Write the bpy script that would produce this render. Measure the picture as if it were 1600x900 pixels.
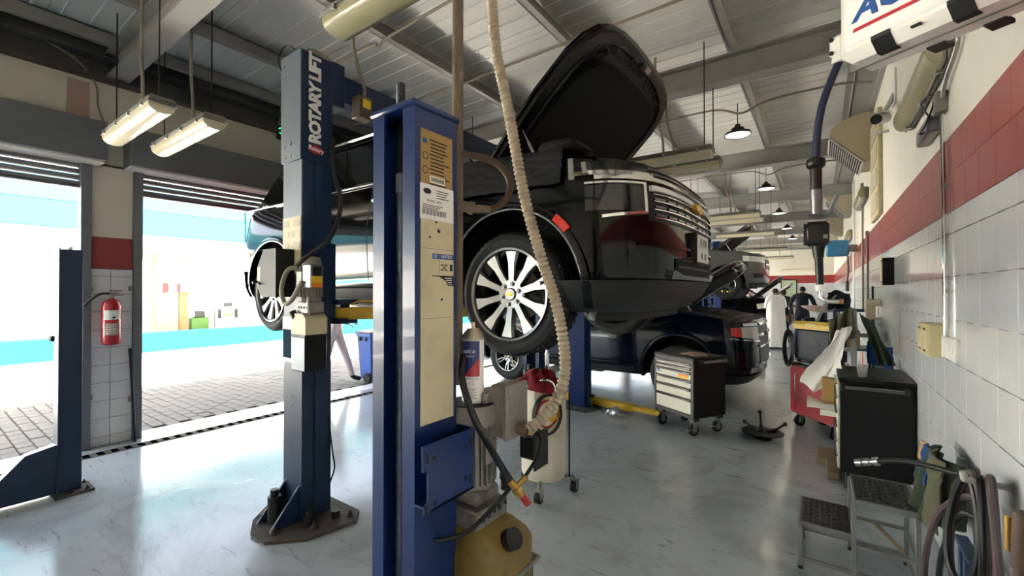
import bpy, bmesh, math, random
from mathutils import Vector, Matrix, noise as mnoise
random.seed(7)
PI = math.pi
S = bpy.context.scene
for _o in list(bpy.data.objects):
    bpy.data.objects.remove(_o, do_unlink=True)
C = S.collection

# ---------------------------------------------------------------- camera
cam_d = bpy.data.cameras.new('camera')
cam_d.sensor_width = 36.0
cam_d.lens = 36.0 * 680.0 / 1600.0
cam_d.clip_start = 0.02
cam_d.clip_end = 400
cam = bpy.data.objects.new('camera', cam_d)
C.objects.link(cam)
cam.location = (0, 0, 1.6)
cam.rotation_euler = (math.radians(90.42), 0, math.radians(35.3))
S.camera = cam

# ---------------------------------------------------------------- sky, sun, exposure
S.view_settings.view_transform = 'Standard'
S.view_settings.look = 'None'
S.view_settings.gamma = 1.0
S.view_settings.use_curve_mapping = False
S.view_settings.exposure = 3.75
W = bpy.data.worlds.new('sky')
S.world = W
W.use_nodes = True
wn, wl = W.node_tree.nodes, W.node_tree.links
wn.clear()
w_out = wn.new('ShaderNodeOutputWorld')
w_bg = wn.new('ShaderNodeBackground')
w_sky = wn.new('ShaderNodeTexSky')
w_sky.sky_type = 'NISHITA'
w_sky.sun_disc = False
w_sky.sun_elevation = math.radians(58)
w_sky.sun_rotation = math.radians(90)
w_sky.dust_density = 3.0
w_bg.inputs['Strength'].default_value = 0.12
w_hs = wn.new('ShaderNodeHueSaturation')
w_hs.inputs['Saturation'].default_value = 0.45
wl.new(w_sky.outputs[0], w_hs.inputs['Color'])
wl.new(w_hs.outputs[0], w_bg.inputs['Color'])
wl.new(w_bg.outputs[0], w_out.inputs['Surface'])
sun_d = bpy.data.lights.new('sun', 'SUN')
sun_d.energy = 11.0
sun_d.angle = math.radians(0.6)
sun_d.color = (1.0, 0.96, 0.9)
sun = bpy.data.objects.new('sun', sun_d)
C.objects.link(sun)
sun.location = (10, -4, 20)
sun.rotation_euler = Vector((0.53, -0.10, 0.85)).to_track_quat('Z', 'Y').to_euler()
S.cycles.max_bounces = 10
S.cycles.diffuse_bounces = 6
S.cycles.glossy_bounces = 4
S.cycles.sample_clamp_indirect = 6.0
S.cycles.caustics_reflective = False
S.cycles.caustics_refractive = False

# ---------------------------------------------------------------- materials
def lin(h):
    if isinstance(h, tuple):
        return h
    h = h.lstrip('#')
    out = []
    for i in (0, 2, 4):
        v = int(h[i:i + 2], 16) / 255.0
        out.append(v / 12.92 if v <= 0.04045 else ((v + 0.055) / 1.055) ** 2.4)
    return tuple(out)

def M(name, col, rough=0.5, metal=0.0, var=0.12, scale=6.0, bump=0.0, bscale=40.0, coat=0.0, dirt=None, dirt_amt=0.0,
      dscale=3.0, trans=0.0, ior=1.45, emit=0.0, stretch=None, rvar=0.0, alpha=1.0, spec=0.5):
    m = bpy.data.materials.new(name)
    m.use_nodes = True
    nt = m.node_tree
    N, L = nt.nodes, nt.links
    p = N['Principled BSDF']
    c = lin(col)
    p.inputs['Roughness'].default_value = rough
    p.inputs['Metallic'].default_value = metal
    p.inputs['Coat Weight'].default_value = coat
    p.inputs['Coat Roughness'].default_value = 0.04
    p.inputs['Transmission Weight'].default_value = trans
    p.inputs['IOR'].default_value = ior
    p.inputs['Alpha'].default_value = alpha
    p.inputs['Specular IOR Level'].default_value = spec
    tc = N.new('ShaderNodeTexCoord')
    src = tc.outputs['Object']
    if stretch:
        mp = N.new('ShaderNodeMapping')
        mp.inputs['Scale'].default_value = stretch
        L.new(src, mp.inputs['Vector'])
        src = mp.outputs[0]
    nz = N.new('ShaderNodeTexNoise')
    nz.inputs['Scale'].default_value = scale
    nz.inputs['Detail'].default_value = 5
    L.new(src, nz.inputs['Vector'])
    rp = N.new('ShaderNodeMix')
    rp.data_type = 'RGBA'
    rp.inputs[6].default_value = tuple(max(0, v * (1 - var)) for v in c) + (1,)
    rp.inputs[7].default_value = tuple(min(1, v * (1 + var)) for v in c) + (1,)
    L.new(nz.outputs[0], rp.inputs[0])
    out = rp.outputs[2]
    if dirt:
        n2 = N.new('ShaderNodeTexNoise')
        n2.inputs['Scale'].default_value = dscale
        n2.inputs['Detail'].default_value = 8
        n2.inputs['Roughness'].default_value = 0.65
        L.new(src, n2.inputs['Vector'])
        cr = N.new('ShaderNodeValToRGB')
        cr.color_ramp.elements[0].position = 0.52
        cr.color_ramp.elements[1].position = 0.72
        cr.color_ramp.elements[0].color = (0, 0, 0, 1)
        cr.color_ramp.elements[1].color = (dirt_amt, dirt_amt, dirt_amt, 1)
        L.new(n2.outputs[0], cr.inputs[0])
        mx = N.new('ShaderNodeMix')
        mx.data_type = 'RGBA'
        mx.inputs[7].default_value = lin(dirt) + (1,)
        L.new(cr.outputs[0], mx.inputs[0])
        L.new(out, mx.inputs[6])
        out = mx.outputs[2]
    L.new(out, p.inputs['Base Color'])
    if rvar:
        mr = N.new('ShaderNodeMapRange')
        mr.inputs[3].default_value = max(0.02, rough - rvar)
        mr.inputs[4].default_value = rough + rvar
        L.new(nz.outputs[0], mr.inputs[0])
        L.new(mr.outputs[0], p.inputs['Roughness'])
    if bump:
        nb = N.new('ShaderNodeTexNoise')
        nb.inputs['Scale'].default_value = bscale
        nb.inputs['Detail'].default_value = 4
        L.new(src, nb.inputs['Vector'])
        bp = N.new('ShaderNodeBump')
        bp.inputs['Strength'].default_value = bump
        bp.inputs['Distance'].default_value = 0.01
        L.new(nb.outputs[0], bp.inputs['Height'])
        L.new(bp.outputs[0], p.inputs['Normal'])
    if emit:
        p.inputs['Emission Color'].default_value = c + (1,)
        p.inputs['Emission Strength'].default_value = emit
    return m

MT = {}
def mm(key, *a, **k):
    MT[key] = M(key, *a, **k)
mm('plaster', '#cfcabd', 0.8, var=0.06, scale=3, bump=0.15, bscale=60, dirt='#a39a88', dirt_amt=0.25, dscale=1.2)
mm('plaster_right', '#dedace', 0.75, var=0.04, scale=2, bump=0.12, bscale=50, dirt='#b5ad9c', dirt_amt=0.3, dscale=1.0)
mm('patch', '#a98f84', 0.85, var=0.1, bump=0.2)
mm('tile', '#d3d6da', 0.12, var=0.04, scale=1.5, coat=0.3, dirt='#a8a6a0', dirt_amt=0.18, dscale=2.2, rvar=0.05)
mm('tile_red', '#93413c', 0.35, var=0.08, scale=4, dirt='#7f3531', dirt_amt=0.3, dscale=3)
mm('red_paint', '#8f3a38', 0.45, var=0.1, dirt='#70302e', dirt_amt=0.4)
mm('grout', '#6a625e', 0.9)
mm('grout_dark', '#7b756f', 0.9)
mm('steel_grey', '#8e8d88', 0.5, var=0.08, scale=2, dirt='#6f6c66', dirt_amt=0.3)
mm('rafter', '#9a9893', 0.55, var=0.06, scale=2, dirt='#5e5b55', dirt_amt=0.3)
mm('eave', '#4b4b4b', 0.6, var=0.1)
mm('sheet', '#dddcd7', 0.42, metal=0.1, var=0.07, scale=1.5, stretch=(0.15, 4, 1), rvar=0.08)
mm('header', '#64676b', 0.65, var=0.06)
mm('door_frame', '#6c7177', 0.5, var=0.08, metal=0.2)
mm('shutter', '#73747a', 0.45, metal=0.3, var=0.06)
mm('pale', '#d8d6d0', 0.6, var=0.05)
mm('paver', '#66625c', 0.85, var=0.16, scale=8, bump=0.3, bscale=80, dirt='#7c766e', dirt_amt=0.5, dscale=2)
mm('paver_base', '#6b665f', 0.95)
mm('road', '#d9d5cb', 0.85, var=0.08, scale=1, bump=0.15, bscale=60)
mm('threshold', '#c9ced1', 0.5, var=0.12, dirt='#8e8c86', dirt_amt=0.5)
mm('teal', '#14494d', 1.0, var=0.05, spec=0.0)
mm('fascia', '#233f4c', 0.9, var=0.04, spec=0.05)
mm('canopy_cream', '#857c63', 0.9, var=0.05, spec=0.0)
mm('band_dark', '#1a1614', 0.9, spec=0.0)
mm('fascia_light', '#294c52', 0.9, var=0.04, spec=0.05)
mm('white', '#e9e8e4', 0.45, var=0.03)
mm('cream', '#e2d3ae', 0.6, var=0.05)
mm('pump_green', '#2f5212', 0.4, var=0.15, scale=14)
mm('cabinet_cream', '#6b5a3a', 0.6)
mm('sign_red', '#7c1c22', 0.5)
mm('green', '#79c82c', 0.4, var=0.15, scale=14)
mm('dark', '#131314', 0.55, var=0.15)
mm('black', '#0c0c0d', 0.4, var=0.15)
mm('black_matte', '#050506', 0.8, var=0.2, bump=0.1)
mm('rubber', '#1b1b1c', 0.75, var=0.15, bump=0.1, bscale=90)
mm('tyre', '#202021', 0.72, var=0.12, bump=0.12, bscale=60)
mm('lift_blue', '#112a5c', 0.33, var=0.1, scale=4, coat=0.15, dirt='#14285a', dirt_amt=0.4, dscale=6)
mm('lift_navy', '#152a49', 0.42, var=0.1, scale=3, dirt='#141f33', dirt_amt=0.4, dscale=3)
mm('lift_grey', '#6f7780', 0.42, metal=0.25, var=0.06)
mm('arm_yellow', '#c9a326', 0.45, var=0.15, dirt='#5a4a24', dirt_amt=0.6, dscale=9)
mm('wire_rope', '#80858f', 0.45, metal=0.7, var=0.25, scale=60)
mm('slot_black', '#050505', 1.0, spec=0.0)
mm('grate', '#5f5b55', 0.9, var=0.2, spec=0.1)
mm('plate_dark', '#55504a', 0.75, metal=0.1, var=0.25, spec=0.2, dirt='#2e2924', dirt_amt=0.8, dscale=9)
mm('steel', '#a9a9a6', 0.3, metal=0.85, var=0.1)
mm('dirty_steel', '#8d8983', 0.45, metal=0.35, var=0.15, dirt='#4a4238', dirt_amt=0.7, dscale=10, bump=0.1)
mm('motor', '#8b8680', 0.5, metal=0.2, var=0.15, scale=12, dirt='#4d463d', dirt_amt=0.75, dscale=12, bump=0.12, bscale=90)
mm('chrome', '#e6e6e6', 0.06, metal=1.0, var=0.02)
mm('alloy', '#828180', 0.22, metal=0.95, var=0.05)
mm('alloy_dark', '#77777a', 0.35, metal=0.8, var=0.08)
mm('oil_tank', '#73602c', 0.42, var=0.3, scale=7, dirt='#3a2a10', dirt_amt=0.9, dscale=7, bump=0.06)
mm('conduit', '#8e8577', 0.55, var=0.1, metal=0.2)
mm('pipe_brown', '#6b5e50', 0.5, var=0.15, metal=0.3)
mm('flex', '#a99a84', 0.5, var=0.12, scale=20)
mm('hose_brown', '#4a382b', 0.55, var=0.2, dirt='#2a1f18', dirt_amt=0.6, dscale=20)
mm('hose_black', '#171718', 0.45, var=0.2)
mm('hose_mauve', '#4a3c3d', 0.5, var=0.25, scale=15)
mm('hose_navy', '#1d2740', 0.4, var=0.15)
mm('brass', '#b08a4a', 0.35, metal=0.85, var=0.1)
mm('red_plastic', '#a62a2a', 0.4, var=0.1)
mm('extinguisher', '#b3202a', 0.25, var=0.06, coat=0.4)
mm('paper', '#e8e7e2', 0.6, var=0.03)
mm('sticker_cream', '#cbbf9c', 0.5, var=0.06, scale=8, dirt='#93856a', dirt_amt=0.3, dscale=12)
mm('sticker_gold', '#a98d55', 0.4, metal=0.3, var=0.08)
mm('ink', '#222226', 0.6)
mm('ink_blue', '#1f4f8f', 0.5)
mm('ink_red', '#b3282f', 0.5)
mm('lamp_acrylic', '#d9d2b4', 0.18, var=0.06, scale=3, coat=0.5)
mm('lamp_acrylic_old', '#a9a27e', 0.22, var=0.12, scale=5, coat=0.5, dirt='#847b57', dirt_amt=0.4)
mm('lamp_body', '#77756d', 0.5, var=0.1)
mm('lamp_lit', '#fff4dc', 0.4, emit=1.2)
mm('vent_beige', '#b9ad96', 0.55, var=0.08, scale=3, dirt='#8f836b', dirt_amt=0.35)
mm('box_beige', '#cdbf95', 0.5, var=0.1, dirt='#8d7c52', dirt_amt=0.5, dscale=8)
mm('reel_white', '#e3e0d8', 0.35, var=0.03, dirt='#b3ac9d', dirt_amt=0.2)
mm('tank_white', '#d9d2bf', 0.4, var=0.06, dirt='#a39572', dirt_amt=0.45, dscale=5)
mm('cloth_red', '#7d1a22', 0.9, var=0.15, bump=0.3, bscale=60)
mm('cloth_olive', '#5b5b48', 0.95, var=0.18, bump=0.3, bscale=60)
mm('cloth_green', '#343f32', 0.95, var=0.2, bump=0.3, bscale=60)
mm('cloth_blue', '#274a86', 0.95, var=0.2, bump=0.3, bscale=60)
mm('plastic_sheet', '#e8e8e4', 0.25, var=0.04, bump=0.35, bscale=14)
mm('cabinet_black', '#0d0e0f', 0.5, var=0.1, spec=0.35)
mm('cabinet_frame', '#3c3e40', 0.45, var=0.08)
mm('drawer_cream', '#d8d6c6', 0.4, var=0.03, dirt='#aaa58f', dirt_amt=0.2)
mm('cart_red', '#b01a2a', 0.3, var=0.08, coat=0.2)
mm('box_blue', '#061a2c', 0.5, var=0.1)
mm('reel_blue', '#3c7cab', 0.4, var=0.06)
mm('box_yellow', '#c9a93a', 0.4, var=0.08)
mm('orange', '#e07a1c', 0.4)
mm('yellow', '#e2b82a', 0.4)
mm('card', '#a98755', 0.8, var=0.08)
mm('tread_plate', '#3a3a39', 0.45, metal=0.4, var=0.2, scale=12)
mm('stool_grey', '#7c7c7a', 0.45, metal=0.4, var=0.12)
mm('frame_grey', '#9da09a', 0.45, var=0.06)
mm('frame_blue', '#243a5a', 0.45, var=0.1)
mm('wood', '#8b7a60', 0.75, var=0.2, stretch=(1, 8, 8))
mm('cup', '#e8e4e2', 0.12, var=0.02, trans=0.75)
mm('juice', '#8e2118', 0.15, var=0.05)
mm('straw', '#e07b45', 0.4)
mm('skin', '#8a5c42', 0.55, var=0.08)
mm('hair', '#17120f', 0.7)
mm('thobe', '#ecebe8', 0.8, var=0.03, bump=0.1, bscale=12)
mm('coverall_blue', '#121624', 0.85, var=0.12, bump=0.15, bscale=20)
mm('coverall_grey', '#b9aeb0', 0.85, var=0.08, bump=0.25, bscale=16)
mm('bin_blue', '#3a5fae', 0.45, var=0.08)
mm('paint_black', '#060607', 0.10, var=0.05, coat=0.15, spec=0.28)
mm('paint_navy', '#070d1a', 0.12, var=0.05, coat=0.3, spec=0.35)
mm('paint_grey', '#4a4b4b', 0.25, var=0.05, coat=0.8)
mm('paint_white', '#d9dadb', 0.2, var=0.03, coat=0.6)
mm('glass_dark', '#0a0c0d', 0.05, var=0.05, coat=0.3)
mm('lamp_glass', '#d9dbd9', 0.06, var=0.05, coat=0.6)
mm('lamp_glass_dark', '#1a1b1c', 0.06, var=0.1, coat=0.8)
mm('reflector_red', '#c8281c', 0.2, var=0.1, coat=0.5)
mm('cladding', '#202122', 0.5, var=0.1)
mm('underbody', '#2a2826', 0.7, var=0.25, dirt='#4d4337', dirt_amt=0.5, dscale=6)
mm('gold', '#c79a3a', 0.3, metal=0.8)
mm('can_blue', '#1d2a63', 0.3, var=0.04, coat=0.3)
mm('can_red', '#b52a30', 0.3, var=0.04, coat=0.3)
mm('can_metal', '#b5ad98', 0.3, metal=0.8)
mm('clear_bag', '#dfe0de', 0.15, var=0.05, trans=0.6)
mm('exit_green_pale', '#a9b89a', 0.4, var=0.05)
mm('exit_green', '#2fd36a', 0.4, emit=0.3)

def special_floor():
    m = M('floor_epoxy', '#a9b0b4', 0.16, var=0.06, scale=1.1)
    nt = m.node_tree
    N, L = nt.nodes, nt.links
    p = N['Principled BSDF']
    tc = N.new('ShaderNodeTexCoord')
    def scratch(sc, rot, lo, hi, st):
        mp = N.new('ShaderNodeMapping')
        mp.inputs['Scale'].default_value = st
        mp.inputs['Rotation'].default_value = (0, 0, rot)
        L.new(tc.outputs['Object'], mp.inputs['Vector'])
        n = N.new('ShaderNodeTexNoise')
        n.inputs['Scale'].default_value = sc
        n.inputs['Detail'].default_value = 9
        n.inputs['Roughness'].default_value = 0.62
        n.inputs['Distortion'].default_value = 1.2
        L.new(mp.outputs[0], n.inputs['Vector'])
        r = N.new('ShaderNodeValToRGB')
        r.color_ramp.elements[0].position = lo
        r.color_ramp.elements[1].position = hi
        L.new(n.outputs[0], r.inputs[0])
        return r.outputs[0]
    a = scratch(2.2, 0.5, 0.60, 0.80, (1.0, 2.6, 1))
    b = scratch(1.1, 1.1, 0.50, 0.75, (1, 1, 1))
    d = scratch(5.5, -0.4, 0.60, 0.72, (0.6, 4.0, 1))
    base = p.inputs['Base Color'].links[0].from_socket
    m1 = N.new('ShaderNodeMix'); m1.data_type = 'RGBA'
    m1.inputs[7].default_value = lin('#8a8e8e') + (1,)
    L.new(b, m1.inputs[0]); L.new(base, m1.inputs[6])
    m2 = N.new('ShaderNodeMix'); m2.data_type = 'RGBA'
    m2.inputs[7].default_value = lin('#74777a') + (1,)
    mu = N.new('ShaderNodeMath'); mu.operation = 'MULTIPLY'; mu.inputs[1].default_value = 0.75
    L.new(a, mu.inputs[0]); L.new(mu.outputs[0], m2.inputs[0]); L.new(m1.outputs[2], m2.inputs[6])
    m3 = N.new('ShaderNodeMix'); m3.data_type = 'RGBA'
    m3.inputs[7].default_value = lin('#55575a') + (1,)
    mu3 = N.new('ShaderNodeMath'); mu3.operation = 'MULTIPLY'; mu3.inputs[1].default_value = 0.85
    L.new(d, mu3.inputs[0]); L.new(mu3.outputs[0], m3.inputs[0]); L.new(m2.outputs[2], m3.inputs[6])
    L.new(m3.outputs[2], p.inputs['Base Color'])
    mr = N.new('ShaderNodeMapRange')
    mr.inputs[3].default_value = 0.14; mr.inputs[4].default_value = 0.45
    L.new(a, mr.inputs[0]); L.new(mr.outputs[0], p.inputs['Roughness'])
    bp = N.new('ShaderNodeBump'); bp.inputs['Strength'].default_value = 0.12; bp.inputs['Distance'].default_value = 0.01
    L.new(b, bp.inputs['Height']); L.new(bp.outputs[0], p.inputs['Normal'])
    return m
MT['floor'] = special_floor()

def special_tilewall(name, c1, mortar, w, h, rough):
    m = bpy.data.materials.new(name)
    m.use_nodes = True
    N, L = m.node_tree.nodes, m.node_tree.links
    p = N['Principled BSDF']
    tc = N.new('ShaderNodeTexCoord')
    sp = N.new('ShaderNodeSeparateXYZ')
    ad = N.new('ShaderNodeMath'); ad.operation = 'ADD'
    cb = N.new('ShaderNodeCombineXYZ')
    L.new(tc.outputs['Object'], sp.inputs[0])
    L.new(sp.outputs[0], ad.inputs[0]); L.new(sp.outputs[1], ad.inputs[1])
    L.new(ad.outputs[0], cb.inputs[0]); L.new(sp.outputs[2], cb.inputs[1])
    br = N.new('ShaderNodeTexBrick')
    br.offset = 0.0
    br.inputs['Color1'].default_value = lin(c1) + (1,)
    br.inputs['Color2'].default_value = tuple(v * 0.94 for v in lin(c1)) + (1,)
    br.inputs['Mortar'].default_value = lin(mortar) + (1,)
    br.inputs['Scale'].default_value = 1.0
    br.inputs['Mortar Size'].default_value = 0.003
    br.inputs['Brick Width'].default_value = w
    br.inputs['Row Height'].default_value = h
    L.new(cb.outputs[0], br.inputs['Vector'])
    L.new(br.outputs[0], p.inputs['Base Color'])
    p.inputs['Roughness'].default_value = rough
    return m
MT['tile_far'] = special_tilewall('tile_far', '#cfd2d5', '#8d8a86', 0.235, 0.235, 0.15)
MT['red_far'] = special_tilewall('red_far', '#98393a', '#7a2f2d', 0.235, 0.21, 0.25)

# ---------------------------------------------------------------- mesh builder
class B:
    def __init__(s):
        s.v, s.f, s.mi, s.sm = [], [], [], []
        s.cur = 0
    def add(s, vs, fs, smooth=False):
        o = len(s.v)
        s.v.extend([tuple(p) for p in vs])
        for f in fs:
            s.f.append([i + o for i in f]); s.mi.append(s.cur); s.sm.append(smooth)
        return s
    def box(s, x0, x1, y0, y1, z0, z1, bev=0.0, mat=None):
        if x0 > x1: x0, x1 = x1, x0
        if y0 > y1: y0, y1 = y1, y0
        if z0 > z1: z0, z1 = z1, z0
        if bev <= 0:
            vs = [(x, y, z) for z in (z0, z1) for y in (y0, y1) for x in (x0, x1)]
            fs = [(0, 2, 3, 1), (4, 5, 7, 6), (0, 1, 5, 4), (2, 6, 7, 3), (0, 4, 6, 2), (1, 3, 7, 5)]
        else:
            b = min(bev, (x1 - x0) * .49, (y1 - y0) * .49, (z1 - z0) * .49)
            vs, ix = [], {}
            for i in (0, 1):
                for j in (0, 1):
                    for k in (0, 1):
                        X, Y, Z = (x0, x1)[i], (y0, y1)[j], (z0, z1)[k]
                        dx, dy, dz = (b, -b)[i], (b, -b)[j], (b, -b)[k]
                        for a, q in enumerate(((X, Y + dy, Z + dz), (X + dx, Y, Z + dz), (X + dx, Y + dy, Z))):
                            ix[i, j, k, a] = len(vs); vs.append(q)
            fs = []
            for i in (0, 1):
                f = [ix[i, 0, 0, 0], ix[i, 1, 0, 0], ix[i, 1, 1, 0], ix[i, 0, 1, 0]]
                fs.append(f if i else f[::-1])
                f = [ix[0, i, 0, 1], ix[0, i, 1, 1], ix[1, i, 1, 1], ix[1, i, 0, 1]]
                fs.append(f if i else f[::-1])
                f = [ix[0, 0, i, 2], ix[1, 0, i, 2], ix[1, 1, i, 2], ix[0, 1, i, 2]]
                fs.append(f if i else f[::-1])
            for i in (0, 1):
                for j in (0, 1):
                    f = [ix[i, j, 0, 0], ix[i, j, 0, 1], ix[i, j, 1, 1], ix[i, j, 1, 0]]
                    fs.append(f if (i + j) % 2 else f[::-1])
                    f = [ix[i, 0, j, 0], ix[i, 0, j, 2], ix[i, 1, j, 2], ix[i, 1, j, 0]]
                    fs.append(f[::-1] if (i + j) % 2 else f)
                    f = [ix[0, i, j, 1], ix[0, i, j, 2], ix[1, i, j, 2], ix[1, i, j, 1]]
                    fs.append(f if (i + j) % 2 else f[::-1])
            for i in (0, 1):
                for j in (0, 1):
                    for k in (0, 1):
                        f = [ix[i, j, k, 0], ix[i, j, k, 1], ix[i, j, k, 2]]
                        fs.append(f if (i + j + k) % 2 else f[::-1])
        if mat is not None:
            vs = [mat @ Vector(p) for p in vs]
        return s.add(vs, fs)
    def ring(s, p, t, r, n, up=None):
        t = Vector(t).normalized()
        if up is None:
            up = Vector((0, 0, 1)) if abs(t.z) < 0.9 else Vector((1, 0, 0))
        a = t.cross(up).normalized(); b = a.cross(t).normalized()
        return [Vector(p) + (a * math.cos(2 * PI * i / n) + b * math.sin(2 * PI * i / n)) * r for i in range(n)]
    def cyl(s, p0, p1, r0, r1=None, n=16, caps=True, smooth=True):
        if r1 is None: r1 = r0
        t = Vector(p1) - Vector(p0)
        A, Bq = s.ring(p0, t, r0, n), s.ring(p1, t, r1, n)
        fs = [(i, (i + 1) % n, n + (i + 1) % n, n + i) for i in range(n)]
        s.add(A + Bq, fs, smooth)
        if caps:
            s.add(A, [tuple(range(n))[::-1]]); s.add(Bq, [tuple(range(n))])
        return s
    def tube(s, pts, r, n=8, closed=False, caps=True):
        P = [Vector(p) for p in pts]
        m = len(P)
        rs = r if isinstance(r, (list, tuple)) else [r] * m
        T = []
        for i in range(m):
            if closed: t = P[(i + 1) % m] - P[i - 1]
            else: t = P[min(i + 1, m - 1)] - P[max(i - 1, 0)]
            T.append(t.normalized() if t.length > 1e-9 else Vector((0, 0, 1)))
        up = Vector((0, 0, 1)) if abs(T[0].z) < 0.9 else Vector((1, 0, 0))
        vs = []
        for i in range(m):
            a = T[i].cross(up)
            if a.length < 1e-6: a = T[i].orthogonal()
            a.normalize(); b = a.cross(T[i]).normalized(); up = b
            vs += [P[i] + (a * math.cos(2 * PI * k / n) + b * math.sin(2 * PI * k / n)) * rs[i] for k in range(n)]
        fs = []
        for i in range(m if closed else m - 1):
            j = (i + 1) % m
            for k in range(n):
                fs.append((i * n + k, i * n + (k + 1) % n, j * n + (k + 1) % n, j * n + k))
        s.add(vs, fs, True)
        if caps and not closed:
            s.add(vs[:n], [tuple(range(n))[::-1]]); s.add(vs[-n:], [tuple(range(n))])
        return s
    def lathe(s, prof, o=(0, 0, 0), ax='z', n=24, a0=0.0, a1=2 * PI, smooth=True):
        full = abs(a1 - a0 - 2 * PI) < 1e-6
        k = n if full else n + 1
        vs = []
        for (r, h) in prof:
            for i in range(k):
                t = a0 + (a1 - a0) * i / n
                c, d = r * math.cos(t), r * math.sin(t)
                q = {'z': (c, d, h), 'y': (c, -h, d), 'x': (h, c, d)}[ax]
                vs.append((q[0] + o[0], q[1] + o[1], q[2] + o[2]))
        fs = []
        for j in range(len(prof) - 1):
            for i in range(n):
                i2 = (i + 1) % k
                fs.append((j * k + i, j * k + i2, (j + 1) * k + i2, (j + 1) * k + i))
        return s.add(vs, fs, smooth)
    def prism(s, poly, ax, d0, d1, smooth=False):
        def q(p, d):
            return {'x': (d, p[0], p[1]), 'y': (p[0], d, p[1]), 'z': (p[0], p[1], d)}[ax]
        n = len(poly)
        vs = [q(p, d0) for p in poly] + [q(p, d1) for p in poly]
        fs = [tuple(range(n)), tuple(range(2 * n - 1, n - 1, -1))]
        s.add(vs, fs)
        s.add(vs, [(i, n + i, n + (i + 1) % n, (i + 1) % n) for i in range(n)], smooth)
        return s
    def grid(s, fn, nu, nv, smooth=True, th=0.0, nrm=None):
        vs = [Vector(fn(i / nu, j / nv)) for j in range(nv + 1) for i in range(nu + 1)]
        fs = [(j * (nu + 1) + i, j * (nu + 1) + i + 1, (j + 1) * (nu + 1) + i + 1, (j + 1) * (nu + 1) + i)
              for j in range(nv) for i in range(nu)]
        s.add(vs, fs, smooth)
        return s
    def slab(s, outer, inner, nu, nv):
        """closed slab between two (u,v)->point surfaces"""
        k = nu + 1
        A = [Vector(outer(i / nu, j / nv)) for j in range(nv + 1) for i in range(k)]
        D = [Vector(inner(i / nu, j / nv)) for j in range(nv + 1) for i in range(k)]
        o = len(A)
        fs = []
        for j in range(nv):
            for i in range(nu):
                a, b, c, d = j * k + i, j * k + i + 1, (j + 1) * k + i + 1, (j + 1) * k + i
                fs.append((a, b, c, d)); fs.append((o + d, o + c, o + b, o + a))
        s.add(A + D, fs, True)
        rim = []
        for i in range(nu):
            rim.append((i, o + i, o + i + 1, i + 1))
            q = nv * k
            rim.append((q + i, q + i + 1, o + q + i + 1, o + q + i))
        for j in range(nv):
            rim.append((j * k, (j + 1) * k, o + (j + 1) * k, o + j * k))
            q = nu
            rim.append((j * k + q, o + j * k + q, o + (j + 1) * k + q, (j + 1) * k + q))
        s.add(A + D, rim)
        return s
    def xf(s, mat, start=0):
        for i in range(start, len(s.v)):
            s.v[i] = tuple(mat @ Vector(s.v[i]))
        return s
    def mesh(s, name, mats, angle=40):
        me = bpy.data.meshes.new(name)
        me.from_pydata(s.v, [], s.f)
        me.validate()
        bm = bmesh.new(); bm.from_mesh(me)
        bmesh.ops.remove_doubles(bm, verts=bm.verts, dist=1e-5)
        bmesh.ops.recalc_face_normals(bm, faces=bm.faces)
        for f in bm.faces: f.smooth = True
        bm.to_mesh(me); bm.free()
        if not isinstance(mats, (list, tuple)): mats = [mats]
        for q in mats: me.materials.append(MT[q] if isinstance(q, str) else q)
        if len(mats) > 1 and len(me.polygons) == len(s.mi):
            for p, i in zip(me.polygons, s.mi): p.material_index = i
        me.set_sharp_from_angle(angle=math.radians(angle))
        return me
    def obj(s, name, mats, parent=None, angle=40, loc=None, rot=None):
        return link(name, s.mesh(name, mats, angle), parent, loc, rot)

def link(name, me, parent=None, loc=None, rot=None):
    o = bpy.data.objects.new(name, me)
    C.objects.link(o)
    if parent is not None:
        o.parent = parent
        if parent.get('_w'):
            o.matrix_parent_inverse = Matrix.Translation(-Vector(parent['_w']))
    if loc is not None: o.location = loc
    if rot is not None: o.rotation_euler = rot
    return o

def thing(name, label, cat, loc=(0, 0, 0), rz=0.0, group=None, world=False):
    o = bpy.data.objects.new(name, None)
    C.objects.link(o)
    o.empty_display_size = 0.1
    o.location = loc; o.rotation_euler = (0, 0, rz)
    tag(o, label, cat, group)
    if world: o['_w'] = tuple(float(v) for v in loc)
    return o
def tag(o, label, cat, group=None):
    o['label'] = label; o['category'] = cat
    if group: o['group'] = group
    return o
def struct(o, label=None):
    o['kind'] = 'structure'
    if label: o['label'] = label
    return o
def copy_tree(o, parent=None):
    c = o.copy(); C.objects.link(c)
    if parent is not None: c.parent = parent
    for ch in o.children: copy_tree(ch, c)
    return c

def sm_path(pts, n=6, closed=False):
    """Catmull-Rom through points"""
    P = [Vector(p) for p in pts]
    out = []
    m = len(P)
    rng = range(m) if closed else range(m - 1)
    for i in rng:
        p1, p2 = P[i], P[(i + 1) % m]
        p0 = P[i - 1] if (closed or i > 0) else p1 * 2 - p2
        p3 = P[(i + 2) % m] if (closed or i + 2 < m) else p2 * 2 - p1
        for k in range(n):
            t = k / n
            out.append(0.5 * ((2 * p1) + (p2 - p0) * t + (2 * p0 - 5 * p1 + 4 * p2 - p3) * t * t + (3 * p1 - p0 - 3 * p2 + p3) * t ** 3))
    if not closed: out.append(P[-1])
    return out
def lerp(a, b, t): return a + (b - a) * t
def interp(tab, x):
    if x <= tab[0][0]: return tab[0][1]
    for (a, u), (b, v) in zip(tab, tab[1:]):
        if x <= b: return u + (v - u) * (x - a) / (b - a)
    return tab[-1][1]

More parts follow.
